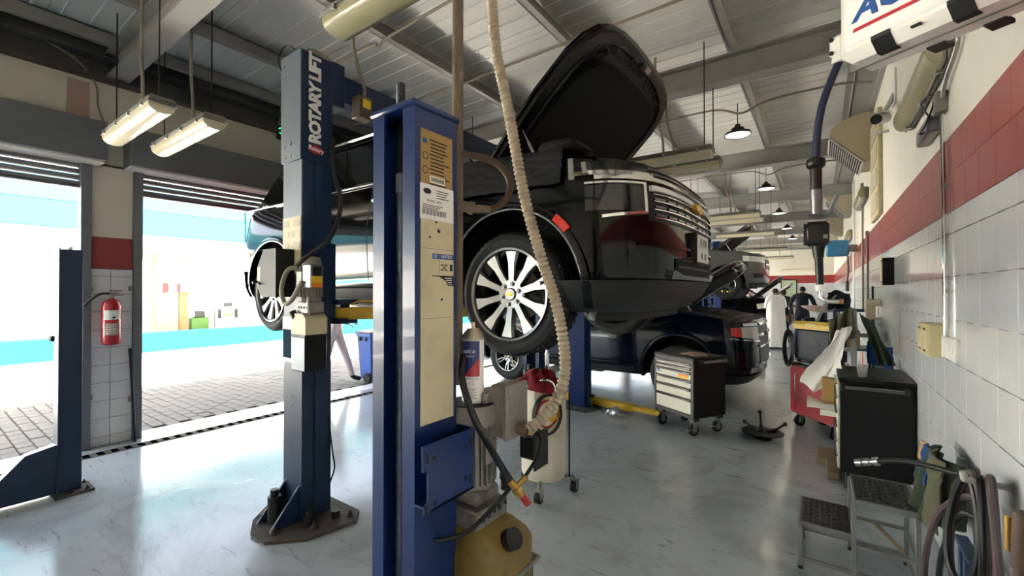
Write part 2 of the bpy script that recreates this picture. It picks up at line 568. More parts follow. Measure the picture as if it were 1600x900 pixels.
def text_mesh(txt, size, ext=0.001, shear=0.0, bold=0.0, spacing=1.0):
    cu = bpy.data.curves.new('lettering', 'FONT')
    cu.body = txt; cu.size = size; cu.extrude = ext; cu.shear = shear; cu.offset = bold
    cu.align_x = 'CENTER'; cu.align_y = 'CENTER'; cu.space_character = spacing
    cu.resolution_u = 2
    o = bpy.data.objects.new('lettering', cu); C.objects.link(o)
    dg = bpy.context.evaluated_depsgraph_get()
    me = bpy.data.meshes.new_from_object(o.evaluated_get(dg))
    bpy.data.objects.remove(o, do_unlink=True)
    return me
def text(name, txt, size, mat, parent, origin, right, up, **k):
    me = text_mesh(txt, size, **k)
    r = Vector(right).normalized(); u = Vector(up).normalized(); w = r.cross(u).normalized()
    mt = Matrix((r, u, w)).transposed().to_4x4(); mt.translation = Vector(origin)
    me.transform(mt)
    me.materials.clear(); me.materials.append(MT[mat])
    return link(name, me, parent)
def cloth(fn, nu, nv, amp=0.01, freq=6.0, seed=0, th=0.004):
    b = B()
    def f(u, v):
        p = Vector(fn(u, v))
        n = mnoise.noise_vector(Vector((u * freq, v * freq, seed)))
        return p + n * amp
    def g(u, v):
        e = 1e-3
        p = f(u, v)
        du = f(min(1, u + e), v) - f(max(0, u - e), v); dv = f(u, min(1, v + e)) - f(u, max(0, v - e))
        nn = du.cross(dv)
        nn = nn.normalized() if nn.length > 1e-12 else Vector((0, 0, 1))
        return p - nn * th
    b.slab(f, g, nu, nv)
    return b
# ================================================================= SETTING
XL, XR, YB, YE = -6.07, 0.6, -5.0, 28.3
PIL = [1.3 + 3.75 * k for k in range(-1, 8)]

struct(B().box(-6.02, XR, YB, YE, -0.12, 0).obj('floor', 'floor'), 'light blue-grey epoxy garage floor with scuff marks')

# ---- right wall: near part with real tiles, beyond it the tiles are too small
wr = struct(B().box(XR, XR + 0.2, YB, YE, 2.46, 4.3).obj('wall_right', 'plaster_right'), 'white plaster wall above a red tiled band')
TW = 0.235
y_near, y_far = 1.9, 1.9 + TW * 21
B().box(XR, XR + 0.2, YB, YE, -0.1, 2.46).obj('grout_bed', 'grout_dark', wr)
def tile_mesh(w, h, mat, t=0.008):
    return B().box(-t, 0.002, -w / 2, w / 2, -h / 2, h / 2, 0.0015).mesh('tile', mat)
ROWS = [(1.92, 1.68), (1.68, 1.445), (1.445, 1.21), (1.21, 0.97), (0.97, 0.735), (0.735, 0.5), (0.5, 0.26), (0.26, 0.02)]
tm = tile_mesh(TW - 0.0015, 0.2345, 'tile'); ts = tile_mesh(TW - 0.003, 0.117, 'tile'); tr = tile_mesh(TW - 0.0012, 0.2085, 'tile_red')
for i in range(21):
    yc = y_near + TW * (i + 0.5)
    for j, (a, b) in enumerate(ROWS):
        link('tile', tm, wr, (XR - random.uniform(0, 0.0012), yc, (a + b) / 2))
    link('tile', ts, wr, (XR, yc, 1.98))
    for zc in (2.145, 2.355):
        link('red_tile', tr, wr, (XR, yc + 0.06 * (zc > 2.2), zc))
B().box(XR - 0.008, XR + 0.01, y_far, YE, 0.02, 2.04).box(XR - 0.008, XR + 0.01, YB, y_near, 0.02, 2.04).obj('distant_tiling', 'tile_far', wr)
B().box(XR - 0.008, XR + 0.01, y_far, YE, 2.04, 2.46).box(XR - 0.008, XR + 0.01, YB, y_near, 2.04, 2.46).obj('distant_red_band', 'red_far', wr)

# ---- back and rear walls
wb = struct(B().box(-6.6, XR + 0.2, YE, YE + 0.2, 2.46, 4.3).obj('wall_back', 'plaster_right'), 'white end wall with a red tiled band')
B().box(-6.6, XR + 0.2, YE, YE + 0.2, -0.1, 2.04).obj('distant_tiling', 'tile_far', wb)
B().box(-6.6, XR + 0.2, YE - 0.01, YE + 0.2, 2.04, 2.46).obj('distant_red_band', 'red_far', wb)
bo = thing('notice_board', 'pale green framed board on the far end wall', 'board', (-1.4, YE - 0.03, 0.9), world=True)
B().box(-1.78, -1.02, YE - 0.05, YE - 0.012, 0.85, 2.25, 0.01).obj('frame', 'dark', bo)
B().box(-1.73, -1.07, YE - 0.06, YE - 0.045, 0.92, 2.19).obj('face', 'exit_green_pale', bo)
struct(B().box(-6.6, XR + 0.2, YB - 0.2, YB, -0.1, 4.3).obj('wall_rear', 'plaster'), 'plain end wall behind the camera')
struct(B().box(-12, 12, -40, YB - 0.2, -0.2, -0.02).obj('yard_ground', 'road'))

# ---- left wall: lintel, pillars, shutters, frames
wlft = struct(B().box(-6.34, XL, YB, YE, 2.90, 3.76).obj('wall_left', 'plaster'), 'wall of roller door bays between tiled pillars')
B().box(-6.067, -6.055, 0.2, 0.95, 3.28, 3.70, 0.003).obj('plaster_panel', 'plaster', wlft)
B().box(-6.067, -6.060, 0.96, 1.12, 3.27, 3.72, 0.002).obj('bare_patch', 'patch', wlft)
for k, yc in enumerate(PIL):
    y0, y1 = yc - 0.185, yc + 0.185
    pil = B().box(-6.34, XL, y0, y1, 2.16, 2.92)
    pil = struct(pil.obj('pillar', 'plaster'), 'tiled pillar between roller doors')
    B().box(-6.34, XL + 0.004, y0, y1, 1.834, 2.16).obj('red_band', 'red_paint', pil)
    if k == 1:
        B().box(-6.34, XL, y0, y1, -0.05, 1.834).obj('grout_bed', 'grout', pil)
        zz = [1.83, 1.755, 1.57, 1.386, 1.202, 1.018, 0.834, 0.65, 0.466, 0.282, 0.098, 0.0]
        for a, b in zip(zz, zz[1:]):
            for (u, v) in ((y0 + 0.005, yc - 0.012), (yc - 0.008, y1 - 0.004)):
                B().box(XL - 0.002, XL + 0.008, u, v, b + 0.002, a - 0.002, 0.0015).obj('tile', 'tile', pil)
        for (yy, zz_) in ((y0 + 0.02, 1.62), (y1 - 0.03, 1.63), (y0 + 0.02, 0.52), (y1 - 0.03, 0.44)):
            B().box(XL + 0.006, XL + 0.03, yy - 0.02, yy + 0.02, zz_ - 0.025, zz_ + 0.025, 0.004).obj('anchor_block', 'dirty_steel', pil)
    else:
        B().box(-6.34, XL + 0.004, y0, y1, -0.05, 1.834).obj('tiling', 'tile_far', pil)
n_door = 0
for k in range(len(PIL) - 1):
    y0, y1 = PIL[k] + 0.185, PIL[k + 1] - 0.185
    n_door += 1
    dr = struct(B().box(-6.16, -6.02, y0 - 0.02, y0 + 0.06, 0, 2.92, 0.004).box(-6.16, -6.02, y1 - 0.06, y1 + 0.02, 0, 2.92, 0.004).obj('door_%d' % n_door, 'door_frame'), 'grey steel frame of an open roller door')
    B().box(-6.06, -5.79, y0 - 0.10, y1 + 0.09, 2.905, 3.285, 0.004).obj('shutter_box', 'header', dr)
    B().box(-6.07, -5.83, y0 - 0.09, y1 + 0.08, 2.885, 2.906).obj('soffit_strip', 'pale', dr)
    for j in range(4):
        z0 = 2.66 + j * 0.062
        B().prism([(-6.13, z0), (-6.09, z0 + 0.012), (-6.085, z0 + 0.045), (-6.13, z0 + 0.058)], 'y', y0 + 0.04, y1 - 0.04).obj('shutter_slat', 'shutter', dr)
    B().box(-6.14, -6.08, y0 + 0.04, y1 - 0.04, 2.64, 2.66).obj('bottom_rail', 'door_frame', dr)
    B().box(-6.345, -6.16, y0, y0 + 0.012, 0, 2.9).box(-6.345, -6.16, y1 - 0.012, y1, 0, 2.9).obj('reveal', 'pale', dr)

# eave beam above the left wall and ledge
ev = struct(B().box(-6.30, -6.10, YB, YE, 3.76, 4.22).box(-6.10, -5.93, YB, YE, 3.76, 3.785).box(-6.10, -5.93, YB, YE, 3.98, 4.0).obj('trim_1', 'eave'), 'dark steel eave beam along the wall of doors')
B().box(0.42, 0.60, YB, YE, 4.07, 4.10).box(0.53, 0.60, YB, YE, 4.10, 4.22).obj('eave_channel', 'rafter', struct(B().box(0.55, 0.6, YB, YE, 4.04, 4.07).obj('trim_2', 'rafter')))

# ---- ceiling: rafters, purlins, ribbed sheets
ceil = struct(B().box(-6.9, 0.85, YB - 0.3, YE + 0.3, 4.285, 4.32).obj('ceiling', 'sheet'), 'ribbed metal roof on grey steel beams')
raf = B().box(-6.2, 0.6, -0.006, 0.006, 3.82, 4.06).box(-6.2, 0.6, -0.09, 0.09, 3.80, 3.82).box(-6.2, 0.6, -0.09, 0.09, 4.06, 4.08).mesh('rafter', 'rafter')
RAF = [1.32 + 3.74 * k for k in range(-1, 8)]
for y in RAF:
    link('rafter', raf, ceil, (0, y, 0))
PUR = [-5.9, -4.9, -3.5, -2.1, -0.75, 0.35]
for x in PUR:
    B().box(x - 0.006, x + 0.006, YB, YE, 4.08, 4.235).box(x - 0.006, x + 0.07, YB, YE, 4.08, 4.092).box(x - 0.07, x + 0.006, YB, YE, 4.222, 4.235).obj('purlin', 'rafter', ceil)
prof = []
pw = 1.0
for r_ in range(5):
    o = r_ * 0.2
    prof += [(o + 0.003, 4.265), (o + 0.085, 4.265), (o + 0.092, 4.257), (o + 0.108, 4.257), (o + 0.115, 4.265), (o + 0.197, 4.265)]
pp = prof + [(pw - 0.003, 4.28), (0.003, 4.28)]
sh = B().prism(pp, 'x', -6.85, 0.8).mesh('roof_sheet', 'sheet')
for k in range(34):
    link('roof_sheet', sh, ceil, (0, YB - 0.2 + k * pw, 0))

# ---- trench drain, threshold, paving, road
th = struct(B().box(-6.36, -6.0, YB, YE, -0.1, -0.004).obj('trim_3', 'threshold'), 'painted concrete threshold strip under the doors')
td = thing('trench_drain', 'grey slotted drain channel in the floor along the doors', 'drain', (-5.78, 2, 0))
gb = B().box(-0.075, 0.075, -7, 26.2, -0.01, 0.003).obj('channel', 'grate', td)
bar = B().box(-0.052, 0.052, -0.026, 0.026, 0, 0.0065, 0.001).mesh('slot', 'slot_black')
for k in range(150):
    link('slot', bar, td, (0, -2.2 + k * 0.105, 0))
struct(B().box(-9.1, -6.3, -8, 30, -0.2, -0.06).obj('pavement_ground', 'paver_base'))
pv = struct(B().box(-9.16, -9.1, -8, 30, -0.2, -0.005).obj('pavement', 'road'), 'grey block paving outside the doors')
pw_, ph_ = 0.215, 0.125
pm = B().box(-pw_ / 2, pw_ / 2, -ph_ / 2, ph_ / 2, -0.06, 0, 0.008).mesh('paver', 'paver')
spots, rest = [], []
for j in range(int(14 / (ph_ + 0.006))):
    for i in range(13):
        x = -6.47 - i * (pw_ + 0.006) - (0.11 if j % 2 else 0)
        y = -2.5 + j * (ph_ + 0.006)
        if x < -9.05: continue
        d = -x * 0.578 + y * 0.816
        vis = (0.55 + 0.14 * (x + 6.1) * -1 * 0.2 < y) and y < 6.5
        rest.append((d if (0.6 < y < 5.6) else 100 + d, x, y))
rest.sort()
for d, x, y in rest[:300]:
    link('paver', pm, pv, (x, y, -0.008 + random.uniform(-0.004, 0.003)))
bb = B()
for d, x, y in rest[300:]:
    z = -0.008 + random.uniform(-0.004, 0.003)
    bb.box(x - pw_ / 2, x + pw_ / 2, y - ph_ / 2, y + ph_ / 2, z - 0.05, z)
o = bb.obj('more_pavers', 'paver', pv); o['kind'] = 'stuff'
struct(B().box(-60, -9.16, -40, 60, -0.2, -0.02).obj('road', 'road'), 'pale concrete forecourt in full sun')

# ---- outdoors: kerb wall, canopy, building
struct(B().box(-14.75, -14.45, -30, 50, -0.1, 0.5, 0.02).obj('kerb', 'teal'), 'turquoise painted kerb wall of the forecourt')
struct(B().box(-30, -14.75, -30, 50, -0.1, 0.30).obj('forecourt_ground', 'road'))
cp = thing('forecourt_canopy', 'canopy with turquoise fascia and cream columns over the forecourt', 'canopy', (-16, 5, 0), world=True)
B().box(-24, -14.2, -25, 40, 4.0, 4.2).obj('roof_slab', 'white', cp)
for k in range(-8, 14):
    B().box(-14.2, -14.0, k * 3.0 + 0.02, k * 3.0 + 2.985, 3.05, 3.64, 0.01).obj('fascia_panel', 'fascia', cp)
    B().box(-14.2, -14.02, k * 3.0 + 0.02, k * 3.0 + 2.985, 3.645, 4.35, 0.01).obj('upper_fascia_panel', 'fascia_light', cp)
B().box(-24, -14.2, -25, 40, 2.98, 3.05).obj('soffit', 'white', cp)
for yy in (-9.5, -2.0, 4.90, 12.0, 19.5):
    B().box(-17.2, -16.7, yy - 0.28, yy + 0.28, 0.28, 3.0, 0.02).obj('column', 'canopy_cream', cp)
B().box(-17.4, -16.6, 3.5, 7.5, 2.72, 2.99).obj('beam', 'canopy_cream', cp)
bd = thing('station_building', 'long white building beyond the canopy', 'building', (-30, 5, 0), world=True)
B().box(-31, -30, -30, 50, 0, 5).obj('wall', 'white', bd)
B().box(-30.0, -29.9, -30, 50, 3.62, 3.76).obj('band', 'band_dark', bd)
gp = thing('fuel_pump', 'green and grey fuel dispenser on the forecourt', 'fuel pump', (-17, 5.85, 0.3), world=True)
B().box(-17.3, -16.9, 5.6, 6.12, 0.30, 0.72, 0.02).obj('body', 'pump_green', gp)
B().box(-17.25, -16.95, 5.72, 6.0, 0.72, 0.95, 0.02).obj('display', 'cladding', gp)
B().box(-17.28, -16.92, 6.0, 6.09, 0.72, 0.9, 0.01).obj('nozzle_holder', 'lamp_body', gp)
wp = thing('fuel_pump', 'white fuel dispenser with coloured grade buttons and side nozzles', 'fuel pump', (-17, 6.68, 0.3), world=True)
B().box(-17.3, -16.9, 6.36, 7.0, 0.30, 1.02, 0.02).obj('body', 'white', wp)
B().box(-17.25, -16.92, 6.45, 6.92, 1.02, 1.28, 0.03).obj('head', 'white', wp)
B().box(-16.92, -16.90, 6.55, 6.82, 1.06, 1.20).obj('screen', 'cladding', wp)
for c_, yy in (('yellow', 6.55), ('orange', 6.66), ('green', 6.77)):
    B().box(-16.905, -16.885, yy, yy + 0.08, 0.72, 0.84).obj('grade_button', c_, wp)
for yy in (6.40, 6.93):
    B().box(-16.9, -16.8, yy - 0.05, yy + 0.05, 0.66, 0.98, 0.02).obj('nozzle', 'black', wp)
for yy in (6.32, 7.02):
    B().cyl((-17, yy, 0.3), (-17, yy, 1.6), 0.015).obj('hose_mast', 'dark', wp)
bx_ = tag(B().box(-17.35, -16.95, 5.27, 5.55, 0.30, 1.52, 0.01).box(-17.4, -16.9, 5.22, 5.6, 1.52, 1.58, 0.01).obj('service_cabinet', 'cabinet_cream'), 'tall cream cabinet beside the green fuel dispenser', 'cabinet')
for yy, w_ in ((4.84, 0.14), (5.19, 0.08)):
    tag(B().box(-16.69, -16.65, yy - w_ / 2, yy + w_ / 2, 1.56, 1.84, 0.004).obj('red_sign', 'sign_red'), ('wide' if w_ > .1 else 'narrow') + ' red sign hanging by the cream canopy column', 'sign')
ch = thing('patio_chair', 'white plastic chair standing on the forecourt', 'chair', (-17.3, 4.5, 0.3), world=True)
B().box(-17.5, -17.1, 4.32, 4.72, 0.66, 0.70, 0.01).obj('seat', 'white', ch)
B().box(-17.52, -17.48, 4.32, 4.72, 0.70, 1.1, 0.01).obj('backrest', 'white', ch)
for a in (-17.48, -17.13):
    for c_ in (4.34, 4.69):
        B().cyl((a, c_, 0.3), (a, c_, 0.67), 0.018).obj('leg', 'white', ch)
ch.location.x -= 0.6
# ================================================================= VEHICLES
# local frame: x forward, y to the vehicle's left, z up from the tyre contact; front axle at x = 0
def cut_mesh(body, cutters, mats):
    """boolean difference, returned as a plain mesh"""
    o = bpy.data.objects.new('body_blank', body); C.objects.link(o)
    cs = []
    for c in cutters:
        k = bpy.data.objects.new('cutter', c); C.objects.link(k); cs.append(k)
        md = o.modifiers.new('cut', 'BOOLEAN'); md.operation = 'DIFFERENCE'; md.object = k; md.solver = 'EXACT'
        md.material_mode = 'TRANSFER'
    bpy.context.view_layer.update()
    dg = bpy.context.evaluated_depsgraph_get()
    me = bpy.data.meshes.new_from_object(o.evaluated_get(dg))
    for q in cs + [o]: bpy.data.objects.remove(q, do_unlink=True)
    for p in me.polygons: p.use_smooth = True
    me.set_sharp_from_angle(angle=math.radians(32))
    return me

def wheel_parts(spokes=10, R=0.41, rim=0.305, wide=0.27, twin=False):
    """meshes of a wheel, outer face towards -y"""
    o = {}
    w = wide / 2
    t = B()
    pr = [(rim - 0.01, -w + 0.02), (rim + 0.01, -w + 0.005), (R - 0.05, -w - 0.004), (R - 0.018, -w + 0.012), (R - 0.004, -w + 0.035)]
    for g in (-0.07, 0.0, 0.07):
        pr += [(R, g - 0.008), (R - 0.010, g - 0.006), (R - 0.010, g + 0.006), (R, g + 0.008)]
    pr += [(R - 0.004, w - 0.035), (R - 0.018, w - 0.012), (R - 0.05, w + 0.004), (rim + 0.01, w - 0.005), (rim - 0.01, w - 0.02)]
    t.lathe([(a, -b) for a, b in pr][::-1], ax='y', n=56)
    for k in range(56):          # shoulder tread blocks
        a = 2 * PI * k / 56
        m_ = Matrix.Rotation(a, 4, 'Y')
        for sgn in (-1, 1):
            t.box(-0.012, 0.012, sgn * (w - 0.055) - 0.022, sgn * (w - 0.055) + 0.022, R - 0.012, R + 0.003, mat=m_)
    o['tyre'] = t.mesh('tyre', 'tyre', 30)
    b = B()
    b.lathe([(rim, -w + 0.012), (rim + 0.006, -w - 0.002), (rim + 0.003, -w - 0.010), (rim - 0.012, -w - 0.006), (rim - 0.020, -w + 0.010), (rim - 0.03, 0.02), (rim - 0.03, w - 0.03), (rim, w - 0.008), (rim - 0.004, w - 0.02), (rim - 0.024, w - 0.04), (rim - 0.024, 0.03), (rim - 0.018, -w + 0.03)][::-1], ax='y', n=48)
    b.v = [(x, -y, z) for x, y, z in b.v]
    o['rim'] = b.mesh('rim', 'alloy', 40)
    s = B()
    y_o = -w + 0.01
    def spoke(b_, half_i, half_o, skew=0.0):
        r0, r1 = 0.055, rim - 0.012
        top = [(-half_i, r0), (half_i, r0), (half_o * 0.52 + skew, r1 * 0.68), (half_o + skew, r1), (-half_o + skew, r1), (-half_o * 0.52 + skew, r1 * 0.68)]
        def yy(r, off): return y_o + 0.03 * (1 - (r / r1)) + off
        n = len(top)
        vs = [(x * 0.72, yy(r, 0.0), r) for x, r in top] + [(x, yy(r, 0.016), r) for x, r in top] + [(x, yy(r, 0.05), r) for x, r in top]
        fs = [tuple(range(n))] + [(i, n + i, n + (i + 1) % n, (i + 1) % n) for i in range(n)] + [(n + i, 2 * n + i, 2 * n + (i + 1) % n, n + (i + 1) % n) for i in range(n)] + [tuple(range(3 * n - 1, 2 * n - 1, -1))]
        b_.add(vs, fs)
    if twin:
        spoke(s, 0.016, 0.018, 0.035); spoke(s, 0.016, 0.018, -0.035)
    else:
        spoke(s, 0.026, 0.058)
    o['spoke'] = s.mesh('spoke', 'alloy', 25)
    h = B()
    h.lathe([(0.0, y_o - 0.0 + 0.012), (0.036, y_o + 0.012), (0.040, y_o + 0.018), (0.043, y_o + 0.024), (0.094, y_o + 0.020), (0.104, y_o + 0.034), (0.10, y_o + 0.10), (0.0, y_o + 0.11)], ax='y', n=28)
    h.v = [(x, -y, z) for x, y, z in h.v]
    o['hub'] = h.mesh('hub', 'alloy', 35)
    n_ = B().cyl((0, y_o + 0.006, 0), (0, y_o + 0.05, 0), 0.011, 0.013, n=6).cyl((0, y_o + 0.0185, 0), (0, y_o + 0.03, 0), 0.019, n=16)
    o['lug_nut'] = n_.mesh('lug_nut', 'alloy_dark', 20)
    bt = B().prism([(-0.026, -0.006), (-0.010, -0.006), (-0.010, -0.011), (0.012, -0.011), (0.012, -0.004), (0.028, -0.004), (0.024, 0.006), (0.009, 0.006), (0.009, 0.011), (-0.013, 0.011), (-0.013, 0.004), (-0.029, 0.004)], 'y', y_o + 0.006, y_o + 0.014)
    o['cap_emblem'] = bt.mesh('cap_emblem', 'gold')
    d = B().cyl((0, 0.02, 0), (0, 0.045, 0), 0.165, n=32).cyl((0, -0.03, 0), (0, 0.12, 0), 0.07, n=20)
    o['brake_disc'] = d.mesh('brake_disc', 'dirty_steel')
    c = B().box(-0.05, 0.05, -0.02, 0.085, 0.09, 0.19, 0.015, mat=Matrix.Rotation(1.9, 4, 'Y'))
    o['caliper'] = c.mesh('caliper', 'dirty_steel')
    return o, spokes
def put_wheel(parent, parts, spokes, loc, flip=False, lugs=6, turn=0.1, detail=True):
    rz = PI if flip else 0.0
    w = link('wheel', parts['rim'], parent, loc, (0, 0, rz))
    link('tyre', parts['tyre'], w)
    for k in range(spokes):
        link('spoke', parts['spoke'], w, rot=(0, turn + 2 * PI * k / spokes, 0))
    link('hub', parts['hub'], w)
    link('brake_disc', parts['brake_disc'], w)
    link('caliper', parts['caliper'], w)
    if detail:
        link('cap_emblem', parts['cap_emblem'], w, rot=(0, -0.25, 0))
        for k in range(lugs):
            a = 2 * PI * k / lugs + 0.3
            link('lug_nut', parts['lug_nut'], w, (0.070 * math.cos(a), 0, 0.070 * math.sin(a)))
    return w

class Suv:
    def __init__(s, name, label, loc, paint, wb=3.15, nose=0.98, half=1.03, sz=1.0, group=None, rz=0.0):
        s.t = thing(name, label, 'car', loc, rz, group)
        s.wb, s.nose, s.half, s.paint, s.sz = wb, nose, half, paint, sz
        s.tail = -wb - 0.80
        # plan outline, from front centre along the right-hand half, arc length parameter
        pts = []
        a, n = 0.58, 3.3
        for i in range(49):
            t = PI / 2 * i / 48
            pts.append((nose - a + a * max(0, math.cos(t)) ** (2 / n), half * max(0, math.sin(t)) ** (2 / n)))
        ar = 0.45
        for i in range(1, 26):
            pts.append((lerp(nose - a, s.tail + ar, i / 26), half))
        for i in range(0, 25):
            t = PI / 2 * (1 - i / 24)
            pts.append((s.tail + ar - ar * max(0, math.cos(t)) ** (2 / 5.0), half * max(0, math.sin(t)) ** (2 / 5.0)))
        s.pl = pts
        cum = [0.0]
        for p, q in zip(pts, pts[1:]): cum.append(cum[-1] + math.hypot(q[0] - p[0], q[1] - p[1]))
        s.cum = cum
        s.kz = [(0.28, 0.86), (0.36, 0.93), (0.46, 0.975), (0.6, 0.99), (0.8, 1.0), (0.98, 1.0), (1.08, 0.985), (1.2, 0.965), (1.36, 0.935), (1.5, 0.92)]
        s.dz = [(0.28, -0.22), (0.36, -0.10), (0.46, -0.03), (0.56, 0.0), (0.7, 0.0), (0.95, -0.015), (1.1, -0.03), (1.2, -0.07), (1.36, -0.18)]
    def top(s, x):
        return s.sz * interp([(-9, 1.37), (-0.45, 1.37), (-0.3, 1.36), (0.3, 1.29), (0.7, 1.235), (s.nose, 1.20)], x)
    def plan(s, d):
        d = max(0, min(d, s.cum[-1] - 1e-6))
        lo, hi = 0, len(s.cum) - 1
        while hi - lo > 1:
            m = (lo + hi) // 2
            if s.cum[m] <= d: lo = m
            else: hi = m
        t = (d - s.cum[lo]) / max(1e-9, s.cum[hi] - s.cum[lo])
        p, q = s.pl[lo], s.pl[hi]
        tx, ty = q[0] - p[0], q[1] - p[1]
        l = math.hypot(tx, ty) or 1
        return lerp(p[0], q[0], t), lerp(p[1], q[1], t), ty / l, -tx / l
    def surf(s, d, z, off=0.0, side=-1):
        x, y, nx, ny = s.plan(abs(d))
        zz = z / s.sz
        wgt = max(0, min(1, (x - (s.nose - 0.58)) / 0.35))
        k = interp(s.kz, zz)
        X = x + interp(s.dz, zz) * wgt + nx * off
        Y = y * k + ny * off
        return Vector((X, Y * (side if d >= 0 else -side), z))
    def d_at_x(s, x):
        """arc length on the straight side for a given x"""
        for i in range(len(s.pl) - 1, 0, -1):
            pass
        best = min(range(49, 75), key=lambda i: abs(s.pl[i][0] - x))
        d0 = s.cum[48]
        return d0 + (s.pl[48][0] - x)
    def patch(s, name, mat, d0, d1, z0, z1, off=0.01, th=0.03, side=-1, nu=12, nv=3, parent=None, both=True):
        f0 = z0 if callable(z0) else (lambda u: z0)
        f1 = z1 if callable(z1) else (lambda u: z1)
        res = None
        for sd in ((side, -side) if both else (side,)):
            b = B()
            b.slab(lambda u, v: s.surf(lerp(d0, d1, u), lerp(f0(u), f1(u), v), off, sd),
                   lambda u, v: s.surf(lerp(d0, d1, u), lerp(f0(u), f1(u), v), off - th, sd), nu, nv)
            res = b.obj(name, mat, parent or s.t)
        return res
    def front_patch(s, name, mat, dhalf, z0, z1, off=0.01, th=0.03, nu=24, nv=2, parent=None):
        f0 = z0 if callable(z0) else (lambda u: z0)
        f1 = z1 if callable(z1) else (lambda u: z1)
        def sf(u, v, o_):
            d = lerp(-dhalf, dhalf, u)
            q = abs(2 * u - 1)
            return s.surf(d, lerp(f0(q), f1(q), v), o_)
        b = B()
        b.slab(lambda u, v: sf(u, v, off), lambda u, v: sf(u, v, off - th), nu, nv)
        return b.obj(name, mat, parent or s.t)
    def body(s, zb=0.34, arch_r=0.535, arch_z=0.44):
        b = B()
        n = len(s.pl)
        order = list(range(n)) + list(range(n - 2, 0, -1))
        signs = [-1] * n + [1] * (n - 2)
        fz = [0, 0.04, 0.12, 0.22, 0.34, 0.48, 0.62, 0.74, 0.84, 0.92, 0.97, 1.0]
        rings = []
        for f in fz:
            rg = []
            for i, sg in zip(order, signs):
                x, y = s.pl[i]
                lo = zb + 0.05 * max(0, (x - 0.3)) ; hi = s.top(x)
                z = lo + (hi - lo) * f
                wgt = max(0, min(1, (x - (s.nose - 0.58)) / 0.35))
                k = interp(s.kz, z / s.sz)
                if f > 0.98: k *= 0.975
                rg.append((x + interp(s.dz, z / s.sz) * wgt, y * k * sg, z))
            rings.append(rg)
        m = len(rings[0])
        vs = [p for r in rings for p in r]
        fs = []
        for j in range(len(fz) - 1):
            for i in range(m):
                fs.append((j * m + i, j * m + (i + 1) % m, (j + 1) * m + (i + 1) % m, (j + 1) * m + i))
        b.add(vs, fs, True)
        b.cur = 1
        for j in (0, len(fz) - 1):            # caps as strips across the width
            for i in range(n - 1):
                a0, a1 = j * m + i, j * m + i + 1
                c0, c1 = j * m + (m - i) % m, j * m + (m - i - 1) % m
                f = [a0, a1, c1, c0]
                f = list(dict.fromkeys(f))
                b.v += []; b.f.append(f); b.mi.append(1); b.sm.append(False)
        me = b.mesh('body_blank', [s.paint, 'underbody'], 35)
        cutters = []
        for x in (0.0, -s.wb):
            for sg in (-1, 1):
                c = B().cyl((x, sg * (s.half - 0.36), arch_z), (x, sg * (s.half + 0.3), arch_z), arch_r, n=40)
                c.box(x - arch_r, x + arch_r, sg * (s.half - 0.36), sg * (s.half + 0.3), -0.3, arch_z - 0.08) if False else None
                cutters.append(c.mesh('cutter', ['black_matte', 'black_matte']))
        me = cut_mesh(me, cutters, None)
        link('body', me, s.t)
        # wheel arch flares
        for x in (0.0, -s.wb):
            for sg in (-1, 1):
                bb = B()
                k = 30
                secs = []
                for i in range(k + 1):
                    a = math.radians(lerp(-12, 192, i / k))
                    row = []
                    for (r, oy) in ((arch_r - 0.012, -0.05), (arch_r - 0.012, 0.012), (arch_r + 0.006, 0.016), (arch_r + 0.042, 0.008), (arch_r + 0.055, -0.03)):
                        px, pz = x + r * math.cos(a), arch_z + r * math.sin(a)
                        y = s.half * interp(s.kz, max(0.3, pz / s.sz))
                        row.append((px, sg * (y + oy), pz))
                    secs.append(row)
                vs = [p for r in secs for p in r]
                fs = [(i * 5 + j, i * 5 + j + 1, (i + 1) * 5 + j + 1, (i + 1) * 5 + j) for i in range(k) for j in range(4)]
                bb.add(vs, fs, True)
                bb.obj('wheel_arch_flare', s.paint, s.t, 50)
    def cabin(s, roof=1.90, glass='glass_dark'):
        belt = s.sz * 1.365
        roof *= s.sz
        x0b, x1b = -0.42, s.tail + 0.06
        x0t, x1t = -1.22, s.tail + 0.42
        hb, ht = s.half * 0.925, s.half * 0.73
        s.cab = (belt, roof, x0b, x1b, x0t, x1t, hb, ht)
        def loop(f, inset=0.0, zz=None):
            xa, xb = lerp(x0b, x0t, f) - inset, lerp(x1b, x1t, f) + inset
            h = lerp(hb, ht, f) - inset
            z = lerp(belt, roof, f) if zz is None else zz
            out = []
            cx, hx = (xa + xb) / 2, (xa - xb) / 2
            for i in range(64):
                t = 2 * PI * i / 64
                c, d = math.cos(t), math.sin(t)
                e = 2 / 7.0
                out.append((cx + hx * abs(c) ** e * (1 if c >= 0 else -1), h * abs(d) ** e * (1 if d >= 0 else -1), z))
            return out
        ls = [loop(-0.05), loop(0.0), loop(0.35), loop(0.7), loop(0.92), loop(1.0, 0.04), loop(1.0, 0.22, roof + 0.025)]
        b = B()
        vs = [p for l in ls for p in l]
        fs = [(j * 64 + i, j * 64 + (i + 1) % 64, (j + 1) * 64 + (i + 1) % 64, (j + 1) * 64 + i) for j in range(len(ls) - 1) for i in range(64)]
        fs.append(tuple(range((len(ls) - 1) * 64, len(ls) * 64)))
        b.add(vs, fs, True)
        b.obj('cabin', s.paint, s.t, 40)
        def side(xb_, f, sg, off):
            xa, xb2 = lerp(x0b, x0t, f), lerp(x1b, x1t, f)
            x = lerp(xa, xb2, xb_)
            return Vector((x, sg * (lerp(hb, ht, f) + off), lerp(belt, roof, f)))
